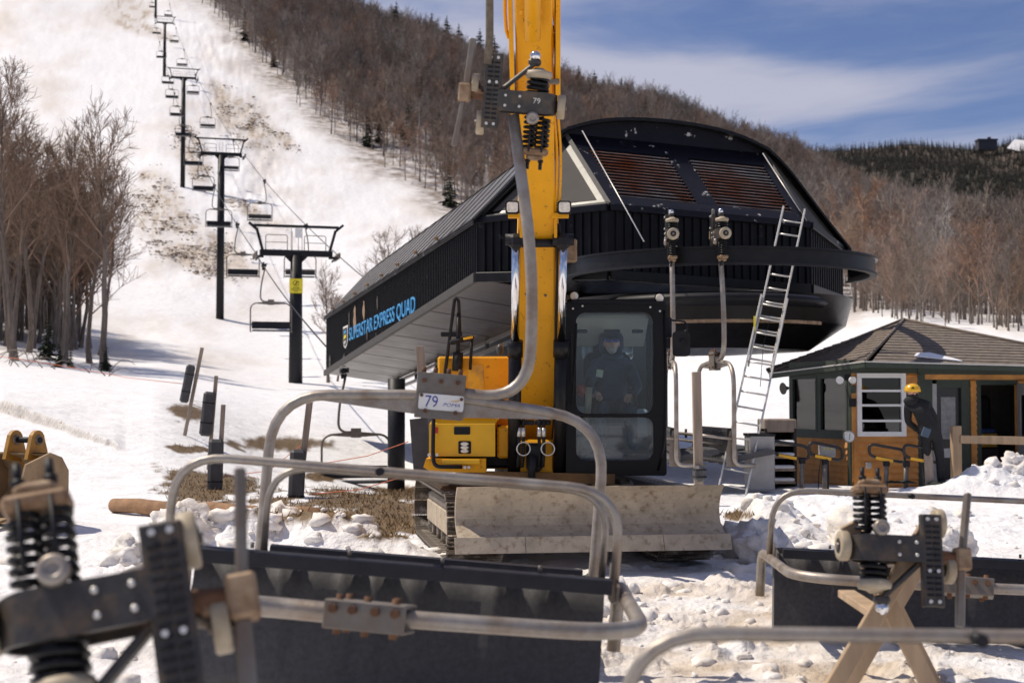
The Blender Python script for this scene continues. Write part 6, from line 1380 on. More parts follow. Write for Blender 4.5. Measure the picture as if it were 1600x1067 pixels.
# other walls, floor, inside things
for a_, b_ in ((hE, hG), (hG, hH), (hH, hA)): hb(MB().prism([a_ + Vector((0, 0, HB)), b_ + Vector((0, 0, HB)), b_ + Vector((0, 0, HZ)), a_ + Vector((0, 0, HZ))], wall_frame(a_, b_)[1] * -0.1), 'wall', 'clapboard')
hb(MB().prism([p_ + Vector((0, 0, -0.1)) for p_ in (hA, hB, hC, hE, hG, hH)], (0, 0, 0.14)), 'floor', 'room_dark')
hb(MB().prism([p_ + Vector((0, 0, HZ - .02)) for p_ in (hA, hB, hC, hE, hG, hH)], (0, 0, 0.05)), 'ceiling', 'room_wall')
hb(MB().prism([(9.0, 29.9, 0), (11.6, 30.6, 0), (11.6, 30.6, HZ), (9.0, 29.9, HZ)], (0, 0.06, 0)), 'partition', 'room_wall')
hb(MB().box((9.02, 29.3, 1.3), (0.22, 0.28, 1.1), 0.06), 'hanging_coat', 'black_cloth'); hb(MB().box((9.75, 29.6, 1.35), (0.34, 0.3, 0.75), 0.08), 'hanging_coat', 'black_cloth')
hb(MB().box((9.72, 29.3, 0.80), (0.42, 0.35, 0.28), 0.02), 'crate', mat('crate_yellow', (0.6, 0.33, 0.03), 0.6)); hb(MB().box((9.72, 29.3, 0.99), (0.36, 0.3, 0.10), 0.03), 'bag', mat('bag_blue', (0.03, 0.06, 0.2), 0.7))
hb(MB().box((9.72, 29.35, 0.33), (0.5, 0.4, 0.62), 0.02), 'shelf_unit', 'room_dark')
# roof: hipped, in shingle courses
pk = P(1412, 501, 31.0)
ev = [P(1203, 592, 30.1), P(1352, 567, 27.0), P(1360, 567, 26.95), P(1790, 583, 28.0), Vector((12.9, 34.0, 2.35)), Vector((6.0, 33.6, 2.35))]
ev[2] = ev[1] + Vector((0.12, 0.0, 0))
zmean = 2.36
for k in (0, 1, 2, 3): ev[k].z = lerp(ev[k].z, zmean, 0.35)
NCR = 16
rf = hb(MB().prism([ev[0], ev[1], ev[2], ev[3], ev[4], ev[5]], (0, 0, -0.03)), 'roof', 'green_trim')
for a_, b_ in ((ev[0], ev[1]), (ev[2], ev[3]), (ev[3], ev[4]), (ev[4], ev[5]), (ev[5], ev[0])):
    for k in range(NCR):
        t0, t1 = k / NCR, (k + 1.12) / NCR; t1 = min(t1, 1.0); nrm = (b_ - a_).cross(pk - a_).normalized(); 
        if nrm.z < 0: nrm = -nrm
        l0, l1, r1, r0 = a_.lerp(pk, t0), a_.lerp(pk, t1), b_.lerp(pk, t1), b_.lerp(pk, t0)
        hb(MB().add([l0 + nrm * .022, r0 + nrm * .022, r1 + nrm * .004, l1 + nrm * .004, l0, r0], [(0, 1, 2, 3), (0, 4, 5, 1)]), 'shingle_course', 'shingle', rf)
for k in (0, 1, 3): hb(MB().tube([ev[k] + Vector((0, 0, .03)), pk + Vector((0, 0, .03))], 0.035, 5), 'hip_cap', 'shingle', rf)
for a_, b_ in ((ev[0], ev[1]), (ev[1], ev[3])): hb(MB().bar(a_ + Vector((0, 0, -.05)), b_ + Vector((0, 0, -.05)), 0.03, 0.09), 'fascia', 'green_trim', rf)
for a_, b_ in ((ev[0], ev[1]), (ev[1], ev[3])): hb(MB().bar(a_ + Vector((0, -0.01, .012)), b_ + Vector((0, -0.01, .012)), 0.05, 0.02), 'drip_edge', 'alu', rf)
sp_ = [ev[2].lerp(ev[3], u).lerp(pk, v) for u, v in ((0.155, 0.11), (0.33, 0.03), (0.315, 0.07), (0.23, 0.19), (0.17, 0.17))]; hb(MB().prism([p_ + Vector((0, -.01, 0.03)) for p_ in sp_], (0, 0, 0.02)), 'snow_patch', 'snow_white', rf)
# fittings
fl = hb(MB().box(W(hA, hB, LAB - .05, 2.06, 0.05), (0.12, 0.06, 0.12), 0.01), 'flood_lamp', 'black_matte')
for dx in (-0.10, 0.09): hb(MB().lathe([(0.03, 0), (0.06, 0.05), (0.075, 0.12), (0.07, 0.125)], 12, W(hA, hB, LAB - .05, 2.02, 0.1) + Vector((dx, 0, 0)), (dx * 3, -1, -0.15)), 'lamp_head', 'white_paint', fl)
hb(MB().box(P(1332, 629, 27.4), (0.13, 0.07, 0.16), 0.01), 'speaker_box', 'black_matte'); hb(MB().box(P(1333, 608, 27.4), (0.1, 0.06, 0.16), 0.01), 'switch_box', 'green_trim')
cl_ = P(1326.5, 682, 27.3); ck = hb(MB().lathe([(0.11, 0), (0.115, 0.02), (0.105, 0.035), (0.095, 0.03)], 24, cl_, (0, -1, 0)), 'dial', mat('dial_rim', (0.3, 0.3, 0.3), 0.4, 0.5)); hb(MB().lathe([(0.093, 0), (0.093, 0.004)], 24, cl_ + Vector((0, -0.034, 0)), (0, -1, 0)), 'dial_face', 'white_paint', ck); hb(MB().bar(cl_ + Vector((-.005, -0.042, -.06)), cl_ + Vector((.01, -0.042, .06)), 0.008, 0.004, (0, -1, 0)), 'dial_hand', 'black_matte', ck)
hb(MB().box(P(1357, 727, 27.45), (0.11, 0.06, 0.12), 0.01), 'outlet_box', 'door_grey')
hs_ = P(1224, 607, 29.0); hb(MB().lathe([(0.03, 0.12), (0.05, 0.05), (0.12, 0), (0.125, -0.01)], 14, hs_, (0.9, 0.4, 0.1)), 'horn_speaker', 'grip_grey')
# ================================================================== loading gates
mat('gate_black', (0.03, 0.028, 0.028), 0.4, 0.3, var=0.2); mat('stripe_yellow', (0.75, 0.40, 0.02), 0.5)
def gate(px0, px1, y_top, y_bot, D, post_px, lab, flip=False):
    base = on_ground(post_px, D); g = empty('loading_gate', base, (0, 0, 0), lab, 'gate', 'loading gates by the hut')
    def G(px, py, dD=0): return P(px, py, D + dD) - base
    loop = [G(px0, y_top), G(px1, y_top + 10), G(px1, y_bot), G(px0, y_bot - 11)]
    MB().tube(fillet(loop, 0.13, 5, closed=True), 0.028, 8, closed=True).build('loop', MATS['gate_black'], g)
    MB().bar(G(lerp(px0, px1, .18), lerp(y_bot - 11, y_bot, .18) + 1, -.02), G(lerp(px0, px1, .66), lerp(y_bot - 11, y_bot, .66) + 1, -.02), 0.05, 0.055).build('stripe', MATS['stripe_yellow'], g)
    p_ = G(post_px, lerp(y_bot - 11, y_bot, .75)); MB().tube([p_, Vector((p_.x - 0.02, p_.y, -0.3))], 0.045, 10).build('post', MATS['galv_dull'], g)
    MB().box(p_ + Vector((0, 0, -.04)), (0.12, 0.1, 0.12), 0.02).build('hinge_block', MATS['black_steel'], g)
    return g
gate(1206, 1264, 688, 719, 26.6, 1253, 'leftmost loading gate loop, in front of the wooden bin')
gate(1264, 1316, 690, 720, 26.6, 1289, 'loading gate loop in front of a grey control box')
gate(1358, 1414, 693, 723, 26.2, 1385, 'loading gate loop below the white hut window')
gate(1412, 1470, 694, 724, 26.0, 1416, 'rightmost loading gate loop, at the waist of the helmeted person')
cb = on_ground(1290, 26.9); CB = empty('control_box', cb, (0, 0, 0), 'grey electrical control box on a dark post by the hut', 'control box')
bxp = P(1292, 704, 26.9) - cb; MB().box(bxp, (0.30, 0.16, 0.24), 0.015).build('box', MATS['door_grey'], CB); MB().box((bxp.x - .03, 0.02, bxp.z / 2 - 0.15), (0.12, 0.12, bxp.z + 0.2), 0.01).build('post', MATS['black_steel'], CB)
q = MB()
for k in range(3): q.sphere(bxp + Vector((-0.07 + k * 0.07, -0.085, 0.04)), 0.016, 8, 5)
q.build('button', MATS['sign_yellow'], CB); MB().tube([bxp + Vector((-0.12, 0, -.1)), bxp + Vector((-0.16, 0, -.5)), (bxp.x - 0.17, 0, -0.2)], 0.012, 6).build('conduit', MATS['black_matte'], CB)
bn = on_ground(1190, 26.2); BN = empty('utility_cabinet', bn, (0, 0, 0), 'grey metal cabinet standing left of the loading gates', 'cabinet')
MB().box((0, 0.3, 0.42), (0.46, 0.6, 1.0), 0.015).build('body', mat('cab_grey', (0.30, 0.29, 0.28), 0.5, var=0.12), BN); MB().box((0, 0.3, 0.93), (0.50, 0.64, 0.05), 0.01).build('lid', MATS['black_matte'], BN)
bn = on_ground(1219, 27.4); BN2 = empty('storage_bin', bn, (0, 0, 0), 'dark slatted storage bin with snow on its slats beside the hut', 'bin')
MB().box((0, 0.4, 1.1), (0.62, 0.8, 0.25), 0.02).build('top', MATS['old_wood'], BN2); MB().box((-0.28, 0.4, 0.4), (0.06, 0.8, 1.3), 0.01).box((0.28, 0.4, 0.4), (0.06, 0.8, 1.3), 0.01).build('side', MATS['room_dark'], BN2)
MB().box((0, 0.75, 0.4), (0.5, 0.05, 1.2), 0.01).build('back', MATS['room_dark'], BN2)
for k in range(4): sl2 = MB().box((0, 0.1, 0.02 + k * 0.24), (0.5, 0.5, 0.05), 0.01).build('slat', MATS['old_wood'], BN2); MB().box((0.02, 0.06, 0.075 + k * 0.24), (0.44, 0.44, 0.06), 0.025).build('snow_layer', MATS['snow_white'], sl2)
fb = on_ground(1492, 26.6); FN = empty('wooden_railing', fb, (0, 0, 0), 'pale new wooden railing behind the snow bank by the hut', 'railing')
zt = P(1492, 665, 26.6).z - fb.z; MB().box((0, 0, zt / 2 - 0.1), (0.17, 0.17, zt + 0.2), 0.01).build('post', MATS['bare_wood'], FN)
pz = P(1500, 686, 26.6).z - fb.z; MB().bar((0.05, -0.1, pz), (2.6, 0.25, pz - 0.06), 0.05, 0.15, (0, 0, 1), 0.006).build('rail', MATS['bare_wood'], FN); MB().box((2.5, 0.2, zt / 2 - .2), (0.15, 0.15, zt), 0.01).build('post', MATS['bare_wood'], FN)
for px_, D, w_, lab in ((1405, 25.9, 0.28, 'dark green mat lying on the snow under the gates'), (1480, 25.8, 0.40, 'crumpled dark jacket lying on the snow by the person')):
    p_ = on_ground(px_, D, 0.03); q = MB(); rg = random.Random(px_); vs_ = []
    for i in range(9):
        for j in range(6): vs_.append((w_ * (i / 4 - 1), 0.22 * (j / 2.5 - 1) * rg.uniform(.7, 1.2), 0.03 + 0.05 * rg.random() * (0 if i in (0, 8) or j in (0, 5) else 1)))
    q.add(vs_, [[i * 6 + j, (i + 1) * 6 + j, (i + 1) * 6 + j + 1, i * 6 + j + 1] for i in range(8) for j in range(5)], True); o = q.build('ground_mat', mat('mat_green', (0.022, 0.03, 0.018), 0.9, var=0.4, scale=12), label=lab, cat='mat'); o.location = p_
# bring the hut and what stands round it a little nearer along the same sight lines
HK = 0.93
def nearer(o, k=HK, keep=False):
    c_ = Vector((0, 0, CAM_H)); o.location = c_ + (Vector(o.location) - c_) * k
    if not keep: o.scale = tuple(v * k for v in o.scale)
for o in [o for o in COL.objects if o.name not in HUT_BEFORE and o.parent is None]: nearer(o)
# ================================================================== ladder
b0 = P(1143, 775, 24.0); b0.z = gz(b0.x, b0.y); t0_ = P(1241, 322, 26.6)
LD = empty('extension_ladder', b0, (0, 0, 0), 'aluminium extension ladder leaning up to the lift terminal', 'ladder')
up_ = (t0_ - b0); LL = up_.length; up_.normalize(); sx_ = Vector((1, -0.16, 0)); sx_ = (sx_ - up_ * sx_.dot(up_)).normalized(); nn_ = sx_.cross(up_)
def ladsec(l0, l1, hw, off, nm):
    for s in (-1, 1): MB().bar(sx_ * s * hw + up_ * l0 + nn_ * off, sx_ * s * hw + up_ * l1 + nn_ * off, 0.03, 0.075, nn_, 0.004).build('side_rail', MATS['alu'], LD)
    k = 0; l = l0 + 0.15
    while l < l1 - 0.05:
        MB().tube([sx_ * -hw + up_ * l + nn_ * off, sx_ * hw + up_ * l + nn_ * off], 0.017, 8).build('rung', MATS['alu'], LD); l += 0.305
ladsec(0.0, LL * 0.66, 0.235, 0, 'base'); ladsec(LL * 0.42, LL, 0.20, -0.075, 'fly')
for s in (-1, 1): MB().box(sx_ * s * 0.235 + Vector((0, 0, -0.02)), (0.07, 0.12, 0.06), 0.01).build('foot', MATS['rubber'], LD)
MB().box(sx_ * -0.235 + up_ * (LL * 0.55) - nn_ * -0.05, (0.036, 0.012, 0.30), 0.002).build('label_strip', MATS['sign_yellow'], LD)
MB().tube([sx_ * 0.0 + up_ * (LL * .62) - nn_ * .1, sx_ * -0.02 + up_ * (LL * .5) - nn_ * .06, sx_ * 0.08 + up_ * (LL * 0.36) - nn_ * .1], 0.006, 5).build('pull_rope', MATS['black_matte'], LD)
# ================================================================== person with yellow helmet, seen from behind
pb = on_ground(1447, 26.0); PS = empty('person', pb, (0, 0, R(-14)), 'person in black with yellow helmet standing with back turned by the hut', 'person')
J = {'pel': ((0.03, 0, 0.92), 0.19, 0.15), 'wai': ((-0.05, 0, 1.08), 0.195, 0.155), 'che': ((-0.13, 0.0, 1.28), 0.205, 0.16), 'sho': ((-0.20, 0.0, 1.42), 0.155, 0.12), 'nek': ((-0.24, -0.01, 1.51), 0.06, 0.06),
     'ls': ((-0.38, 0.0, 1.38), 0.085), 'le': ((-0.36, -0.14, 1.10), 0.065), 'lw': ((-0.20, -0.28, 0.98), 0.05), 'rs': ((-0.05, 0.0, 1.40), 0.085), 're': ((0.10, -0.06, 1.14), 0.066), 'rw': ((0.10, -0.20, 0.95), 0.05),
     'lh': ((-0.06, 0, 0.86), 0.115), 'lk': ((-0.03, -0.03, 0.46), 0.082), 'la': ((-0.02, 0.02, 0.09), 0.065), 'lt': ((-0.03, -0.14, 0.05), 0.055, 0.045), 'rh': ((0.13, 0, 0.86), 0.115), 'rk': ((0.20, -0.04, 0.46), 0.082), 'ra': ((0.22, 0.02, 0.09), 0.065), 'rt': ((0.26, -0.14, 0.05), 0.055, 0.045)}
Ed = [('pel', 'wai'), ('wai', 'che'), ('che', 'sho'), ('sho', 'nek'), ('sho', 'ls'), ('ls', 'le'), ('le', 'lw'), ('sho', 'rs'), ('rs', 're'), ('re', 'rw'), ('pel', 'lh'), ('lh', 'lk'), ('lk', 'la'), ('la', 'lt'), ('pel', 'rh'), ('rh', 'rk'), ('rk', 'ra'), ('ra', 'rt')]
J = {k: ((v[0][0] + 0.05 * (v[0][2] - 0.1), -v[0][1], v[0][2]),) + tuple(v[1:]) for k, v in J.items()}
skin_body('body', J, Ed, MATS['black_cloth'], PS)
nearer(PS, HK, True); PS.scale = (0.97,) * 3
head(PS, Vector((-0.235, -0.02, 1.62)), 1.0, R(125))
MB().lathe([(0.10, -0.07), (0.105, 0.0), (0.09, 0.05)], 16, (-0.24, 0, 1.58), (0, 0, 1)).build('head_band', MATS['black_cloth'], PS)
q = MB().lathe([(0.122, 0.0), (0.128, 0.03), (0.118, 0.085), (0.085, 0.125), (0.04, 0.145), (0.004, 0.15)], 20, (0, 0, 0)); q.v = [Vector((p_.x * 1.1, p_.y, p_.z)) for p_ in q.v]; q.xf(Matrix.Translation((-0.235, -0.01, 1.63))); hm = q.build('helmet', mat('helmet_yellow', (0.78, 0.42, 0.01), 0.3, var=0.05, coat=0.4), PS)
MB().prism([(-0.27, -0.142, 1.69), (-0.20, -0.142, 1.69), (-0.225, -0.135, 1.73)], (0, 0.03, 0)).build('vent', MATS['black_matte'], hm); MB().box((-0.12, -0.02, 1.655), (0.06, 0.10, 0.02), 0.008).build('visor', MATS['helmet_yellow'], hm)
MB().sphere((-0.26, -0.06, 1.47), 0.115, 14, 8, (1.15, 0.7, 0.8)).build('hood', MATS['black_cloth'], PS)
hand(PS, (-0.20, 0.28, 0.98), (0.6, 0.8, -0.2), 1, 1.15, 0.8, 'black_cloth'); hand(PS, (0.10, 0.20, 0.95), (0.0, 1, -0.4), -1, 1.15, 0.8, 'black_cloth')
MB().box((-0.02, -0.16, 0.93), (0.14, 0.03, 0.17), 0.03, Matrix.Rotation(R(20), 3, 'Y')).build('pocket_patch', mat('slate_cloth', (0.07, 0.10, 0.14), 0.8), PS)
wk = on_ground(1451, 25.75); PLK = MB().bar((0, 0, -0.1), (0.05, 0.3, P(1451, 690, 25.75).z - wk.z), 0.16, 0.03, (0, 1, 0), 0.003).build('wooden_plank', MATS['old_wood'], label='upright weathered plank in front of the helmeted person', cat='plank'); PLK.location = wk; nearer(PLK)
# ================================================================== foreground chairs
CH = make_chair('lift_chair', 'lift chair numbered 79 hanging from the excavator sling, bail upright', 'chairs taken off the lift', full=True, number='79', grip_tilt=0.0)
# numbered plate on chair 79's clamp (its back faces the camera)
for ch in KIDS[CH.name]:
    if ch.name.startswith('hanger'):
        clp = [k for k in KIDS[ch.name] if k.name.startswith('clamp')][0]
Mface = Matrix.Translation((-0.01, 0.056, BT - .025)) @ Matrix.Rotation(R(180), 4, 'Z') @ Matrix.Rotation(R(90), 4, 'X')
q = MB().prism([(a, b, 0) for a, b in rrect(-0.135, 0.135, -0.047, 0.047, 0.012, 3)], (0, 0, 0.004)); q.xf(Mface)
plate = q.build('number_plate', MATS['white_paint'], CH, label='white plate with blue number 79')
text_mesh('79', 0.098, mat('print_blue', (0.03, 0.05, 0.30), 0.5), 'plate_number', Mface @ Matrix.Translation((-0.058, -0.001, 0.0045)) @ Matrix.Scale(0.85, 4, (1, 0, 0)), plate, 0.0004)
text_mesh('POMA', 0.030, MATS['print_blue'], 'plate_maker', Mface @ Matrix.Translation((0.062, -0.012, 0.0045)) @ Matrix.Scale(1.25, 4, (1, 0, 0)), plate, 0.0004, shear=0.25)
q = MB().prism([(0.05, 0.012, 0.0046), (0.115, 0.022, 0.0046), (0.10, 0.010, 0.0046), (0.06, 0.008, 0.0046)], (0, 0, 0.0005)); q.xf(Mface); q.build('plate_swoosh', mat('swoosh', (0.7, 0.45, 0.2), 0.5), plate)
q = MB()
for a, b in ((-0.12, 0.036), (0.12, 0.028)): q.cyl(Mface @ Vector((a, b, 0.003)), Mface @ Vector((a, b, 0.011)), 0.011, 8)
q.build('rivet', MATS['rust'], plate)
# place chair 79: back towards the camera, tipped to the right side
rollM = Matrix.Rotation(R(4.6), 4, 'Y') @ Matrix.Rotation(R(180), 4, 'Z')
def place(o, Mrot, local, world):
    o.rotation_euler = Mrot.to_euler(); o.location = Vector(world) - Mrot.to_3x3() @ Vector(local); return o
place(CH, rollM, (0, 0, BT), P(688, 622, 8.55))
for g in KIDS[CH.name]:
    if g.name.startswith('grip'): g.scale = (0.86,) * 3; g.rotation_euler = (R(-6), 0, 0)
# chair pair lying face down with the hanger towards the camera
def lying(D, clampx, clampy, roll, yaw, label, gtilt, htilt=R(12), nofoot=False, sc=1.0, hyaw=0.0):
    o = copy_tree(LC_FULL); o['label'] = label; o['group'] = 'chairs taken off the lift'
    M = Matrix.Rotation(yaw, 4, 'Z') @ Matrix.Rotation(roll, 4, 'Y') @ Matrix.Rotation(R(90), 4, 'X')
    place(o, M, (0, 0, BT), P(clampx, clampy, D))
    o.scale = (sc,) * 3; o.location = P(clampx, clampy, D) - M.to_3x3() @ (Vector((0, 0, BT)) * sc)
    Rx = Matrix.Translation((0, 0, BT)) @ Matrix.Rotation(-hyaw, 4, 'Y') @ Matrix.Rotation(-htilt, 4, 'X') @ Matrix.Translation((0, 0, -BT))
    for g in KIDS[o.name]:
        if g.name.startswith('grip'): g.location = Rx @ g.location; g.rotation_euler = gtilt; g.scale = ((0.85 if sc > 1.01 else 0.84),) * 3
        if g.name.startswith('hanger'): g.matrix_basis = Rx
        if g.name.startswith('restraint_bar') and nofoot:
            for q in list(KIDS[g.name]):
                if q.name.startswith('footrest'): KIDS[g.name].remove(q); bpy.data.objects.remove(q)
    return o
CB_ = lying(5.45, 580, 962, R(4.6), R(0), 'near chair lying face down at lower left, big blurred grip towards the camera', (R(70), R(12), R(14)), R(7.0), False, 1.06, R(5.0))
CC_ = lying(8.4, 1512, 917, R(2.6), R(-2), 'chair lying face down at lower right, its grip propped on a wooden sawhorse', (R(78), R(5), R(0)), R(11), True, 1.0, R(16))
CE_ = lying(2.66, 800 + 1.31 / 2.66 * F, 625 + 1.09 / 2.66 * F - 0, R(0.6), R(0), 'nearest chair at the lower right corner, only its blurred tube showing', (R(88), 0, 0), R(0), True)
# sawhorse under the right chair's grip
sh_ = Vector((0, 0, 0)); c0 = P(1375, 955, 6.9); gnd = gz(c0.x, 6.9)
SWH = empty('sawhorse', (c0.x, 6.9, gnd), (0, 0, 0), 'crossed wooden sawhorse under the right-hand chair grip', 'sawhorse')
def sw(px0, py0, px1, py1, D, nm):
    a_, b_ = P(px0, py0, D) - Vector((c0.x, 6.9, gnd)), P(px1, py1, D) - Vector((c0.x, 6.9, gnd)); d = (b_ - a_); k = (-0.05 - a_.z) / d.z
    MB().bar(a_, a_ + d * max(1, k), 0.082, 0.04, (0, -1, 0), 0.004).build(nm, MATS['bare_wood'], SWH)
sw(1325, 818, 1450, 1067, 6.95, 'leg'); sw(1450, 822, 1305, 1067, 6.87, 'leg'); sw(1340, 832, 1462, 1075, 7.7, 'leg'); sw(1462, 838, 1322, 1075, 7.62, 'leg')
zc_ = P(1385, 935, 6.9).z - gnd; MB().bar((0, 0.02, zc_ - .08), (0.02, 0.78, zc_ - .08), 0.09, 0.04, (0, 0, 1), 0.004).build('cross_beam', MATS['bare_wood'], SWH)
# low sawhorse under the left grip (mostly out of frame)
# ================================================================== left foreground: bucket, posts, log, rope
mat('bucket_tan', (0.34, 0.24, 0.14), 0.75, 0.1, var=0.22, scale=3, col2=(0.15, 0.085, 0.04), amt=0.32, sharp=0.3, col2scale=2.2)
bo = P(20, 790, 16.5); bo.z = gz(bo.x, bo.y)
BK = empty('excavator_bucket', bo, (0, 0, R(-22)), 'muddy tan excavator bucket resting on the snow at the left edge', 'bucket')
bprof = [(-0.40, 0.02), (-0.05, 0.0), (0.25, 0.10), (0.42, 0.32), (0.42, 0.56), (0.30, 0.72), (0.10, 0.78)]
m = MB(); wB = 0.42; n_ = len(bprof); inner = [(x * 0.93 + 0.0, z * 0.93 + 0.035) for x, z in bprof]
vs_ = [(-wB, -x, z) for x, z in bprof] + [(wB, -x, z) for x, z in bprof] + [(-wB, -x, z) for x, z in inner] + [(wB, -x, z) for x, z in inner]
vs_ = [(a, -b, c) for a, b, c in vs_]
m.add(vs_, [[i, i + 1, n_ + i + 1, n_ + i] for i in range(n_ - 1)] + [[2 * n_ + i, 3 * n_ + i, 3 * n_ + i + 1, 2 * n_ + i + 1] for i in range(n_ - 1)] + [[0, n_, 3 * n_, 2 * n_], [n_ - 1, 2 * n_ - 1 + 2 * n_, 0 + 3 * n_ - 1, n_ - 1][:3]], False)
m.build('shell', MATS['bucket_tan'], BK)
for s in (-1, 1):
    MB().prism([(s * wB, x, z) for x, z in bprof] + [(s * wB, -0.30, 0.66), (s * wB, -0.52, 0.10)], (s * 0.03, 0, 0)).build('side_plate', MATS['bucket_tan'], BK)
    MB().prism([(s * (wB + .03), -0.50, 0.06), (s * (wB + .03), -0.30, 0.02), (s * (wB + .03), -0.22, 0.20), (s * (wB + .03), -0.44, 0.30)], (s * 0.03, 0, 0)).build('side_cutter', MATS['bucket_tan'], BK)
for k in range(5): MB().prism([(-wB + 0.04 + k * 0.19, -0.40, 0.0), (-wB + 0.04 + k * 0.19, -0.62, 0.02), (-wB + 0.04 + k * 0.19, -0.40, 0.06)], (0.09, 0, 0)).build('tooth', MATS['bucket_tan'], BK)
for s in (-0.16, 0.16):
    er = MB().prism([(s - 0.025, 0.30, 0.66), (s - 0.025, 0.40, 0.55), (s - 0.025, 0.36, 0.80)] + [(s - 0.025, 0.20 + 0.115 * math.cos(R(a)), 0.92 + 0.115 * math.sin(R(a))) for a in range(0, 200, 25)] + [(s - 0.025, 0.02, 0.70)], (0.05, 0, 0)).build('pin_ear', mat('worn_yellow', (0.46, 0.23, 0.03), 0.6, var=0.2, scale=5, col2=(0.2, 0.12, 0.05), amt=0.4, sharp=0.3), BK)
    MB().lathe([(0.06, -0.045), (0.06, 0.045)], 14, (s, 0.20, 0.92), (1, 0, 0)).build('bushing', MATS['galv_dull'], er)
MB().cyl((-0.22, 0.20, 0.92), (0.22, 0.20, 0.92), 0.035, 12).build('pin', MATS['black_steel'], BK)
# padded posts
def post(pxt, pyt, pxb, pyb, D, w, pad, lab, padw=0.30):
    b_ = P(pxb, pyb, D); b_.z = gz(b_.x, D) if abs(gz(b_.x, D) - b_.z) < 0.7 else b_.z; t_ = P(pxt, pyt, D)
    o = empty('padded_post', b_, (0, 0, 0), lab, 'post', 'padded posts along the lift line')
    d = t_ - b_; MB().bar(-d * 0.12, d, w, w, (0, -1, 0), 0.006).build('post', MATS['old_wood'], o)
    if pad:
        (ax, ay), (bx, by) = pad; A_, B_ = P(ax, ay, D - 0.12) - b_, P(bx, by, D - 0.12) - b_
        p_ = MB().bar(A_, B_, padw, 0.22, (0.25, -1, 0), 0.05).build('pad', mat('pad_grey', (0.055, 0.053, 0.055), 0.6, var=0.25, scale=6, bump=0.3, bscale=6), o)
        for k in (0.25, 0.7): c_ = A_.lerp(B_, k); MB().bar(c_ - (B_ - A_).normalized() * 0.015, c_ + (B_ - A_).normalized() * 0.015, padw + 0.02, 0.24, (0.25, -1, 0), 0.05).build('strap', MATS['black_matte'], p_)
    return b_
p1 = post(316, 543, 289, 640, 38, 0.085, ((299, 570), (287, 629)), 'tilted padded post farthest up the slope', 0.24)
p2 = post(338, 587, 326, 708, 31.5, 0.075, ((328, 612), (320, 681)), 'padded post with grey foam pad hung high', 0.26)
p3 = post(349, 632, 341, 785, 26, 0.075, ((338, 686), (335, 780)), 'padded post with tall pad reaching the ground', 0.27)
p4 = post(484, 627, 466, 806, 24, 0.10, ((466, 702), (461, 805)), 'grey timber post wrapped in torn black sheet', 0.26)
p5 = post(656, 541, 668, 700, 20, 0.12, None, 'weathered timber post standing behind the yellow excavator box')
post(1088, 581, 1092, 765, 21.5, 0.13, ((1092, 727), (1092, 752)), 'plain timber stake seen between the parked chairs', 0.16)
MB().prism([P(640, 655, 18.5), P(668, 652, 18.5), P(675, 760, 18.5), P(646, 735, 18.5)], (0.15, 0.7, 0)).build('dark_panel', MATS['pad_grey'], label='dark padded mat standing behind the excavator track', cat='mat')
# log and board on the ground
a_, b_ = P(178, 796, 21.0), P(505, 816, 18.5)
a_.z = gz(a_.x, a_.y) + 0.10; b_.z = gz(b_.x, b_.y) + 0.10
LG = MB().tube([a_.lerp(b_, k / 8) + Vector((0, 0, 0.015 * math.sin(k * 2))) for k in range(9)], [0.105, 0.11, 0.115, 0.115, 0.12, 0.12, 0.125, 0.125, 0.13], 14).build('log', MATS['log_wood'], label='long brown pole lying on the ground behind the chairs', cat='log')
# orange marker rope strung between the posts
rp_ = [P(955, 600, 19), P(860, 640, 20), P(770, 688, 21), P(700, 705, 22), P(520, 770, 23.3), P(482, 778, 23.8)]
rp_ = [P(638, 690, 21.5), P(575, 712, 22.3), P(486, 727, 23.7)]; rp2 = [P(640, 742, 21.0), P(560, 765, 22.5), P(484, 772, 23.8)]; rp3 = [P(478, 690, 24), P(420, 735, 25), P(346, 745, 26)]
for k, r_ in enumerate((rp_, rp2, rp3)):
    pts_ = []
    for i in range(len(r_) - 1):
        for j in range(6): t_ = j / 6; p_ = r_[i].lerp(r_[i + 1], t_); pts_.append(p_)
    pts_.append(r_[-1]); MB().tube(pts_, 0.007, 5).build('marker_rope', mat('rope_orange', (0.6, 0.16, 0.08), 0.8), label=('upper orange marker rope right of the black-wrapped post', 'lower orange marker rope right of the black-wrapped post', 'thin orange marker rope left of the black-wrapped post')[k], cat='rope')
fr2 = [P(-60, 547, 44), P(100, 572, 42), P(200, 590, 41), P(290, 600, 38)]
MB().tube(fr2, 0.009, 5).build('marker_rope', MATS['rope_orange'], label='thin marker rope crossing the snow to the farthest post', cat='rope')
# snow chunks
mat('snow_chunk', (0.84, 0.82, 0.80), 0.65, var=0.08, scale=5, bump=0.5, bscale=14, col2=(0.62, 0.53, 0.42), amt=0.28, sharp=0.5, col2scale=2)
def chunk_mesh(seed):
    bm = bmesh.new(); bmesh.ops.create_icosphere(bm, subdivisions=4, radius=1.0); rg = random.Random(seed); from mathutils import noise
    o_ = Vector((rg.uniform(0, 50), rg.uniform(0, 50), rg.uniform(0, 50)))
    for v in bm.verts:
        d = noise.fractal(v.co * 1.2 + o_, 0.6, 2.1, 6) * 0.42 + noise.cell(v.co * 1.6 + o_) * 0.14; v.co *= 1 + d; v.co.z = max(v.co.z, -0.55)
    me = bpy.data.meshes.new('snow_chunk'); bm.to_mesh(me); bm.free(); me.materials.append(MATS['snow_chunk']); me.polygons.foreach_set('use_smooth', [True] * len(me.polygons)); return me
CM = [chunk_mesh(s) for s in range(6)]
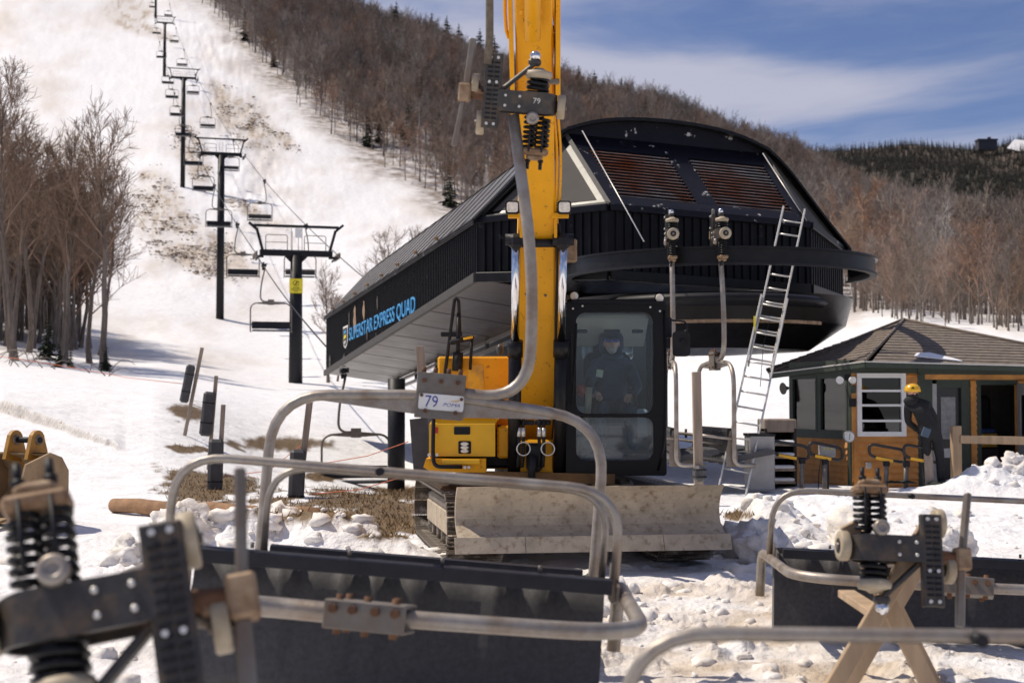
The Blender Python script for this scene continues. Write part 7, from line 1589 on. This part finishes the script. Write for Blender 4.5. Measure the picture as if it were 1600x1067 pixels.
big = [(492, 836, 15.4, 0.34, 'large rounded snow lump beside the brown pole'), (425, 842, 15.0, 0.30, 'tall snow lump behind the left chair tube'), (208, 830, 14.0, 0.26, 'snow lump above the left grip roller'), (290, 818, 14.2, 0.36, 'knobbly snow lump at the end of the pole'),
       (1585, 705, 24.1, 0.30, 'big pale snow block topping the bank by the hut'), (1165, 815, 15.0, 0.36, 'bluish snow boulder beside the right blade end'), (1195, 845, 14.2, 0.30, 'upright snow slab right of the blade'), (1480, 800, 14.4, 0.30, 'snow boulder behind the right grip'), (1440, 805, 14.0, 0.25, 'smaller snow boulder behind the right grip'), (1330, 800, 15.6, 0.34, 'snow lump left of the right grip spring')]
for k, (px_, py_, D, r_, lab) in enumerate(big):
    x = (px_ - 800) / F * D; o = share(CM[k % 6], 'snow_lump', None, (x, D, gz(x, D) + r_ * 0.25), (random.uniform(-.3, .3), random.uniform(-.3, .3), random.uniform(0, 6)), (r_, r_ * 0.8, r_ * random.uniform(0.7, 0.95))); tag(o, lab, 'snow lump', 'large snow lumps')
rub = MB(); rgn = np.random.RandomState(3)
base_v = [np.array([v.co[:] for v in m_.vertices]) for m_ in CM]; base_f = [np.array([p.vertices[:] for p in m_.polygons]) for m_ in CM]
small = []
for s in range(3):
    bm = bmesh.new(); bmesh.ops.create_icosphere(bm, subdivisions=2, radius=1.0); rg = random.Random(s + 40)
    from mathutils import noise
    for v in bm.verts: v.co *= 1 + 0.55 * noise.fractal(v.co * 1.3 + Vector((s * 9, 1, 2)), 0.7, 2.2, 4) + 0.08 * noise.cell(v.co * 1.9 + Vector((s, 3, 5)))
    bm.verts.ensure_lookup_table(); small.append((np.array([v.co[:] for v in bm.verts]), np.array([[v.index for v in f.verts] for f in bm.faces]))); bm.free()
VV, FF, off = [], [], 0
def add_rubble(n, cx, cy, rx, ry, r0, r1):
    global off
    for _ in range(n):
        x = cx + rgn.normal() * rx; y = cy + rgn.normal() * ry
        if y < 6.2 or (abs(x - 0.75) < 1.3 and 13.2 < y < 17.2): continue
        r_ = r0 + (r1 - r0) * rgn.rand() ** 3; v, f = small[rgn.randint(3)]; a_ = rgn.rand() * 6.28; c_, s_ = math.cos(a_), math.sin(a_)
        w_ = v * np.array([r_, r_ * rgn.uniform(.7, 1.2), r_ * rgn.uniform(.5, .9)]); w_ = np.stack([w_[:, 0] * c_ - w_[:, 1] * s_, w_[:, 0] * s_ + w_[:, 1] * c_, w_[:, 2]], -1) + np.array([x, y, gz(x, y) - r_ * 0.05])
        VV.append(w_); FF.append(f + off); off += len(v)
add_rubble(130, 2.6, 10.2, 1.5, 2.2, 0.012, 0.08); add_rubble(70, 4.2, 17.5, 1.4, 1.6, 0.03, 0.13); add_rubble(70, -1.9, 14.3, 1.0, 0.5, 0.03, 0.15); add_rubble(70, 6.2, 13.0, 1.5, 1.0, 0.03, 0.12); add_rubble(70, 9.0, 24.0, 1.2, 0.4, 0.03, 0.13); add_rubble(90, -3.4, 9.5, 1.0, 1.6, 0.02, 0.1); add_rubble(60, 2.2, 8.4, 0.9, 0.8, 0.015, 0.06)
add_rubble(90, 1.5, 11.5, 1.8, 0.5, 0.03, 0.13); add_rubble(120, 3.0, 14.6, 0.5, 1.2, 0.05, 0.2)
rme = np_mesh('snow_rubble', np.concatenate(VV), np.concatenate(FF), MATS['snow_chunk'], True, 3); tag(link(bpy.data.objects.new('snow_rubble', rme)), 'loose churned snow rubble strewn over the ground', 'snow', kind='stuff')
# ================================================================== trees one can tell apart
def tree_obj(name, data, m1, m2, loc, rot, sc, label, cat='tree', group=None, tri=False):
    T, C = data; t = empty(name, loc, (0, 0, rot), label, cat, group); t.scale = (sc,) * 3
    share(T, 'trunk', t); share(C, 'crown', t); return t
def mk(T, C, m1, m2, tri=False): return np_mesh('trunk', T[0], T[1], m1, True, 4), np_mesh('crown', C[0], C[1], m2, False if tri else True, 3 if tri else 4)
NEAR = []
for k in range(5):
    T, C = hardwood(20 + k, 13.5 + k % 3, 0.15 + 0.02 * (k % 2), limbs=15, sub=9, twigs=7, tw_r=0.016, start=0.46 if k != 4 else 0.25, spread=0.62); NEAR.append(mk(T, C, MATS['bark_near'], MATS['twig_warm']))
rr = random.Random(12)
def wood_tree(px, D, sc, lab, grp='hardwoods left of the ski run', k=None, name='hardwood_tree'):
    p_ = on_ground(px, D, -0.15); return tree_obj(name, NEAR[rr.randrange(5) if k is None else k], None, None, p_, rr.uniform(0, 6.28), sc, lab, 'tree', grp)
wood_tree(162, 82, 1.05, 'tall forked hardwood with mossy trunk at the edge of the left wood', k=3)
wood_tree(140, 86, 0.85, 'slender hardwood just left of the mossy-trunked tree', k=1)
wood_tree(95, 84, 1.0, 'dark straight hardwood above the little green fir', k=0)
wood_tree(18, 88, 1.15, 'tall hardwood at the left photo edge rising against the snow', k=2)
wood_tree(125, 110, 0.95, 'hardwood with open round crown topping the left wood', k=4)
for k in range(36):
    D = rr.uniform(79, 128); px = rr.uniform(-120, np.interp(D, [79, 95, 128], [110, 175, 140]))
    wood_tree(px, D, rr.uniform(0.62, 1.0), 'bare grey-brown hardwood among the trees of the left wood')
wood_tree(592, 120, 0.80, 'leafless branching tree above the terminal roof, left of the hillside wood', None, 4); wood_tree(640, 150, 0.75, 'leafless tree right behind the one above the terminal roof', None, 2)
wood_tree(513, 96, 0.55, 'taller thin bare tree right of the nearest lift tower', None, 3); wood_tree(527, 100, 0.40, 'small bare sapling right of the nearest lift tower', None, 1)
PB = []
for k in range(2):
    T, C = hardwood(60 + k, 12, 0.13, limbs=10, sub=5, twigs=4, tw_r=0.022, start=0.35, spread=0.6); PB.append(mk(T, C, MATS['pale_bark'], MATS['pale_bark']))
for px, D, sc, lab in ((760, 250, 0.9, 'pale white-barked tree left of the excavator boom'), (1470, 132, 0.85, 'pale white-barked tree above the hut roof peak'), (1545, 120, 0.7, 'leaning pale tree right of the hut roof peak'), (1365, 150, 0.7, 'pale tree above the ladder side of the hut'), (915, 520, 1.0, 'pale tree on the skyline right of the boom'), (945, 520, 1.0, 'pale tree on the skyline above the terminal roof')):
    p_ = on_ground(px, D, -0.2); tree_obj('birch_tree', PB[px % 2], None, None, p_, rr.uniform(0, 6.28), sc, lab, 'tree', 'pale trees in the hillside wood')
CN = []
for k in range(4):
    T, C = conifer(70 + k, 13, 3.5, whorls=24, arms=13, bits=5, gaps=0.15 if k < 3 else 0.32); CN.append(mk(T, C, MATS['bark'], MATS['needle'], True))
def fir(px, D, sc, lab, k=None, grp='conifers on the hillside'):
    p_ = on_ground(px, D, -0.2); return tree_obj('spruce_tree', CN[rr.randrange(4) if k is None else k], None, None, p_, rr.uniform(0, 6.28), sc, lab, 'tree', grp)
def depth_at(px, row):
    Dg_ = np.linspace(150, 640, 246); zz_ = ground_h(np.full(246, float(px)), Dg_); rw = 533.5 - F * np.tan(np.arctan2(zz_ - CAM_H, Dg_) - PITCH)
    ok = np.where(rw <= row)[0]; return float(Dg_[ok[0]]) if len(ok) else float(Dg_[np.argmin(rw)])
for px, row, hp_, lab in ((617, 60, 0, 'tallest spruce on the skyline left of the boom'), (638, 55, 25, 'spruce at the right foot of the tallest skyline spruce'), (548, 50, 0, 'dark spruce below the skyline left of the tallest one'), (572, 30, 5, 'spruce on the ridge between two larger spruces'), (673, 50, 18, 'first of three lone skyline spruces right of the tallest'), (697, 55, 22, 'middle of three lone skyline spruces'), (716, 60, 35, 'third of three lone skyline spruces'), (749, 80, 42, 'narrow skyline spruce next to the sling'), (772, 85, 52, 'broad spruce right behind the sling'), (735, 85, 60, 'short spruce left of the sling'), (682, 120, 75, 'dark spruce inside the wood below the lone skyline trees'), (640, 218, 150, 'large dark fir near the run edge above the terminal'), (622, 200, 155, 'smaller fir beside the large one near the run edge'), (778, 250, 205, 'fir in the wood just left of the chair hanger'), (495, 10, -15, 'spruce at the top edge left of the ridge'), (460, 40, 0, 'dark spruce high beside the ski run'), (405, 15, 0, 'spruce at the top photo edge beside the run'), (905, 122, 100, 'bushy spruce on the skyline right of the boom'), (930, 125, 108, 'small spruce on the skyline right of the bushy one'), (972, 142, 120, 'spruce on the skyline above the terminal ridge'), (1010, 160, 142, 'narrow spruce left of the skyline gap'), (1038, 165, 147, 'spruce above the terminal visor'), (1085, 180, 160, 'round-topped spruce on the descending skyline'), (1108, 195, 165, 'spruce where the ridge meets the far mountain'), (1135, 200, 185, 'low spruce right of the ridge spruce'), (1252, 248, 225, 'spruce against the far mountain right of the terminal'), (1300, 325, 298, 'left of two round firs above the ladder'), (1345, 330, 303, 'right of two round firs above the ladder'), (1400, 352, 332, 'little fir in the brown wood above the hut'), (1465, 345, 322, 'broad fir left of a pair in the brown wood'), (1490, 350, 322, 'taller fir of the pair in the brown wood'), (1545, 362, 340, 'rounded fir near the right side of the brown wood'), (1588, 385, 362, 'pointed fir at the right photo edge'), (1574, 385, 368, 'small fir beside the pointed one at the right edge')):
    D = depth_at(px, row + 12); q_ = on_ground(px, D); fir(px, D, max(18, row_of(q_.x, q_.y, q_.z) - hp_) * D / F / 13, lab)
for px, D, sc, lab in ((74, 84, 0.22, 'young green fir among the left trunks'), (92, 76, 0.12, 'low green fir seedling on the snow by the left wood'), (110, 78, 0.10, 'tiny fir seedling right of the low one'), (165, 80, 0.14, 'fir scrub at the foot of the mossy-trunked tree')): fir(px, D, sc, lab, grp='young firs in the left wood')
# bent saplings and brush by the left wood
BR = MB(); rb_ = random.Random(4)
for k in range(26):
    b_ = on_ground(rb_.uniform(-20, 190), rb_.uniform(68, 84)); a_ = rb_.uniform(0, 6.28); L_ = rb_.uniform(0.8, 2.4); pts_ = [b_ + Vector((math.cos(a_) * L_ * t, math.sin(a_) * L_ * t * 0.5, L_ * (1.1 * t - 0.9 * t * t))) for t in (0, .25, .5, .75, 1.0)]
    BR.tube(pts_, [0.03, 0.025, 0.02, 0.015, 0.008], 4)
BR.build('brushwood', MATS['bark'], label='tangle of bent saplings and brush on the snow by the wood', cat='brush', kind='stuff')
# dead grass tufts on the bare turf
gx, gf = [], []; rg_ = np.random.RandomState(9); o_ = 0
mask = np.argwhere((turf > 0.55) & (Dg > 13) & (Dg < 45)); pick = mask[rg_.randint(0, len(mask), 5000)]
for i, j in pick:
    x, y, z = Xg[i, j] + rg_.uniform(-.08, .08), Dg[i, j] + rg_.uniform(-.1, .1), Zg[i, j]; h_ = rg_.uniform(0.03, 0.10); a_ = rg_.rand() * 6.28; w_ = 0.010; l_ = rg_.uniform(-.06, .06, 2)
    gx += [(x - w_ * math.cos(a_), y - w_ * math.sin(a_), z), (x + w_ * math.cos(a_), y + w_ * math.sin(a_), z), (x + l_[0], y + l_[1], z + h_)]; gf.append((o_, o_ + 1, o_ + 2)); o_ += 3
gm_ = np_mesh('dead_grass', np.array(gx), np.array(gf), mat('straw', (0.26, 0.175, 0.085), 0.9, var=0.4, scale=2), False, 3); tag(link(bpy.data.objects.new('dead_grass', gm_)), 'flattened brown grass on the bare ground', 'grass', kind='stuff')
# summit lodge on the far mountain
lp = P(1541, 228, 1985); LDG = empty('summit_lodge', lp, (0, 0, 0), 'small dark lodge on the far mountain top', 'building')
MB().box((0, 0, 0), (26, 14, 13)).build('wall', mat('lodge', (0.06, 0.06, 0.07), 0.8), LDG); MB().prism([(-14, -8, 6.5), (14, -8, 6.5), (14, 8, 6.5), (-14, 8, 6.5)], (0, 0, 2.0)).box((4, 0, 10), (4, 4, 4)).build('roof', MATS['lodge'], LDG)
snp = MB().add([P(1573, 232, 1960), P(1600, 238, 1955), P(1625, 222, 1975), P(1585, 218, 1980)], [(0, 1, 2, 3)]); snp.build('snow_field', MATS['snow_plain'], kind='structure')

# torn-up sods and dirty snow lumps along the ploughed strips of the run
cl_v, cl_f, o_ = [[], []], [[], []], [0, 0]; rg_ = np.random.RandomState(21); mask = np.argwhere((SOILM > 0.02) & (Dg > 105) & (Dg < 470)); pick = mask[rg_.randint(0, len(mask), 26000)]; pick = pick[(rg_.rand(26000) < (SOILM[pick[:, 0], pick[:, 1]] ** 1.5) * sst(0.50, 0.66, fbm(PXg[pick[:, 0], pick[:, 1]] * 0.045 + 9, _y[pick[:, 0], pick[:, 1]] * 0.10, 5, 0.7)))][:6000]
for i, j in pick:
    v, f = small[rg_.randint(3)]; k = 0 if rg_.rand() < 0.5 else 1; D = Dg[i, j]; r_ = rg_.uniform(0.05, 0.17) * (0.6 + D / 450) * (1.5 if rg_.rand() < 0.1 else 1)
    sel = v[:]; x = Xg[i, j] + rg_.uniform(-1.2, 1.2); y = D + rg_.uniform(-2, 2); w_ = sel * np.array([r_ * rg_.uniform(.8, 1.6), r_ * rg_.uniform(.8, 1.6), r_ * 0.6]) + np.array([x, y, Zg[i, j] + r_ * 0.1])
    cl_v[k].append(w_); cl_f[k].append(f + o_[k]); o_[k] += len(v)
for k, (nm, mt, lab) in enumerate((('soil_clods', mat('clod_brown', (0.27, 0.19, 0.125), 0.95, var=0.4, scale=0.8), 'brown torn-up sods strewn along the ski run'), ('dirty_snow_lumps', mat('clod_snow', (0.66, 0.62, 0.58), 0.8, var=0.2, scale=0.8), 'grey dirty snow lumps strewn along the ski run'))):
    tag(link(bpy.data.objects.new(nm, np_mesh(nm, np.concatenate(cl_v[k]), np.concatenate(cl_f[k]), mt, True, 3))), lab, 'debris', kind='stuff')
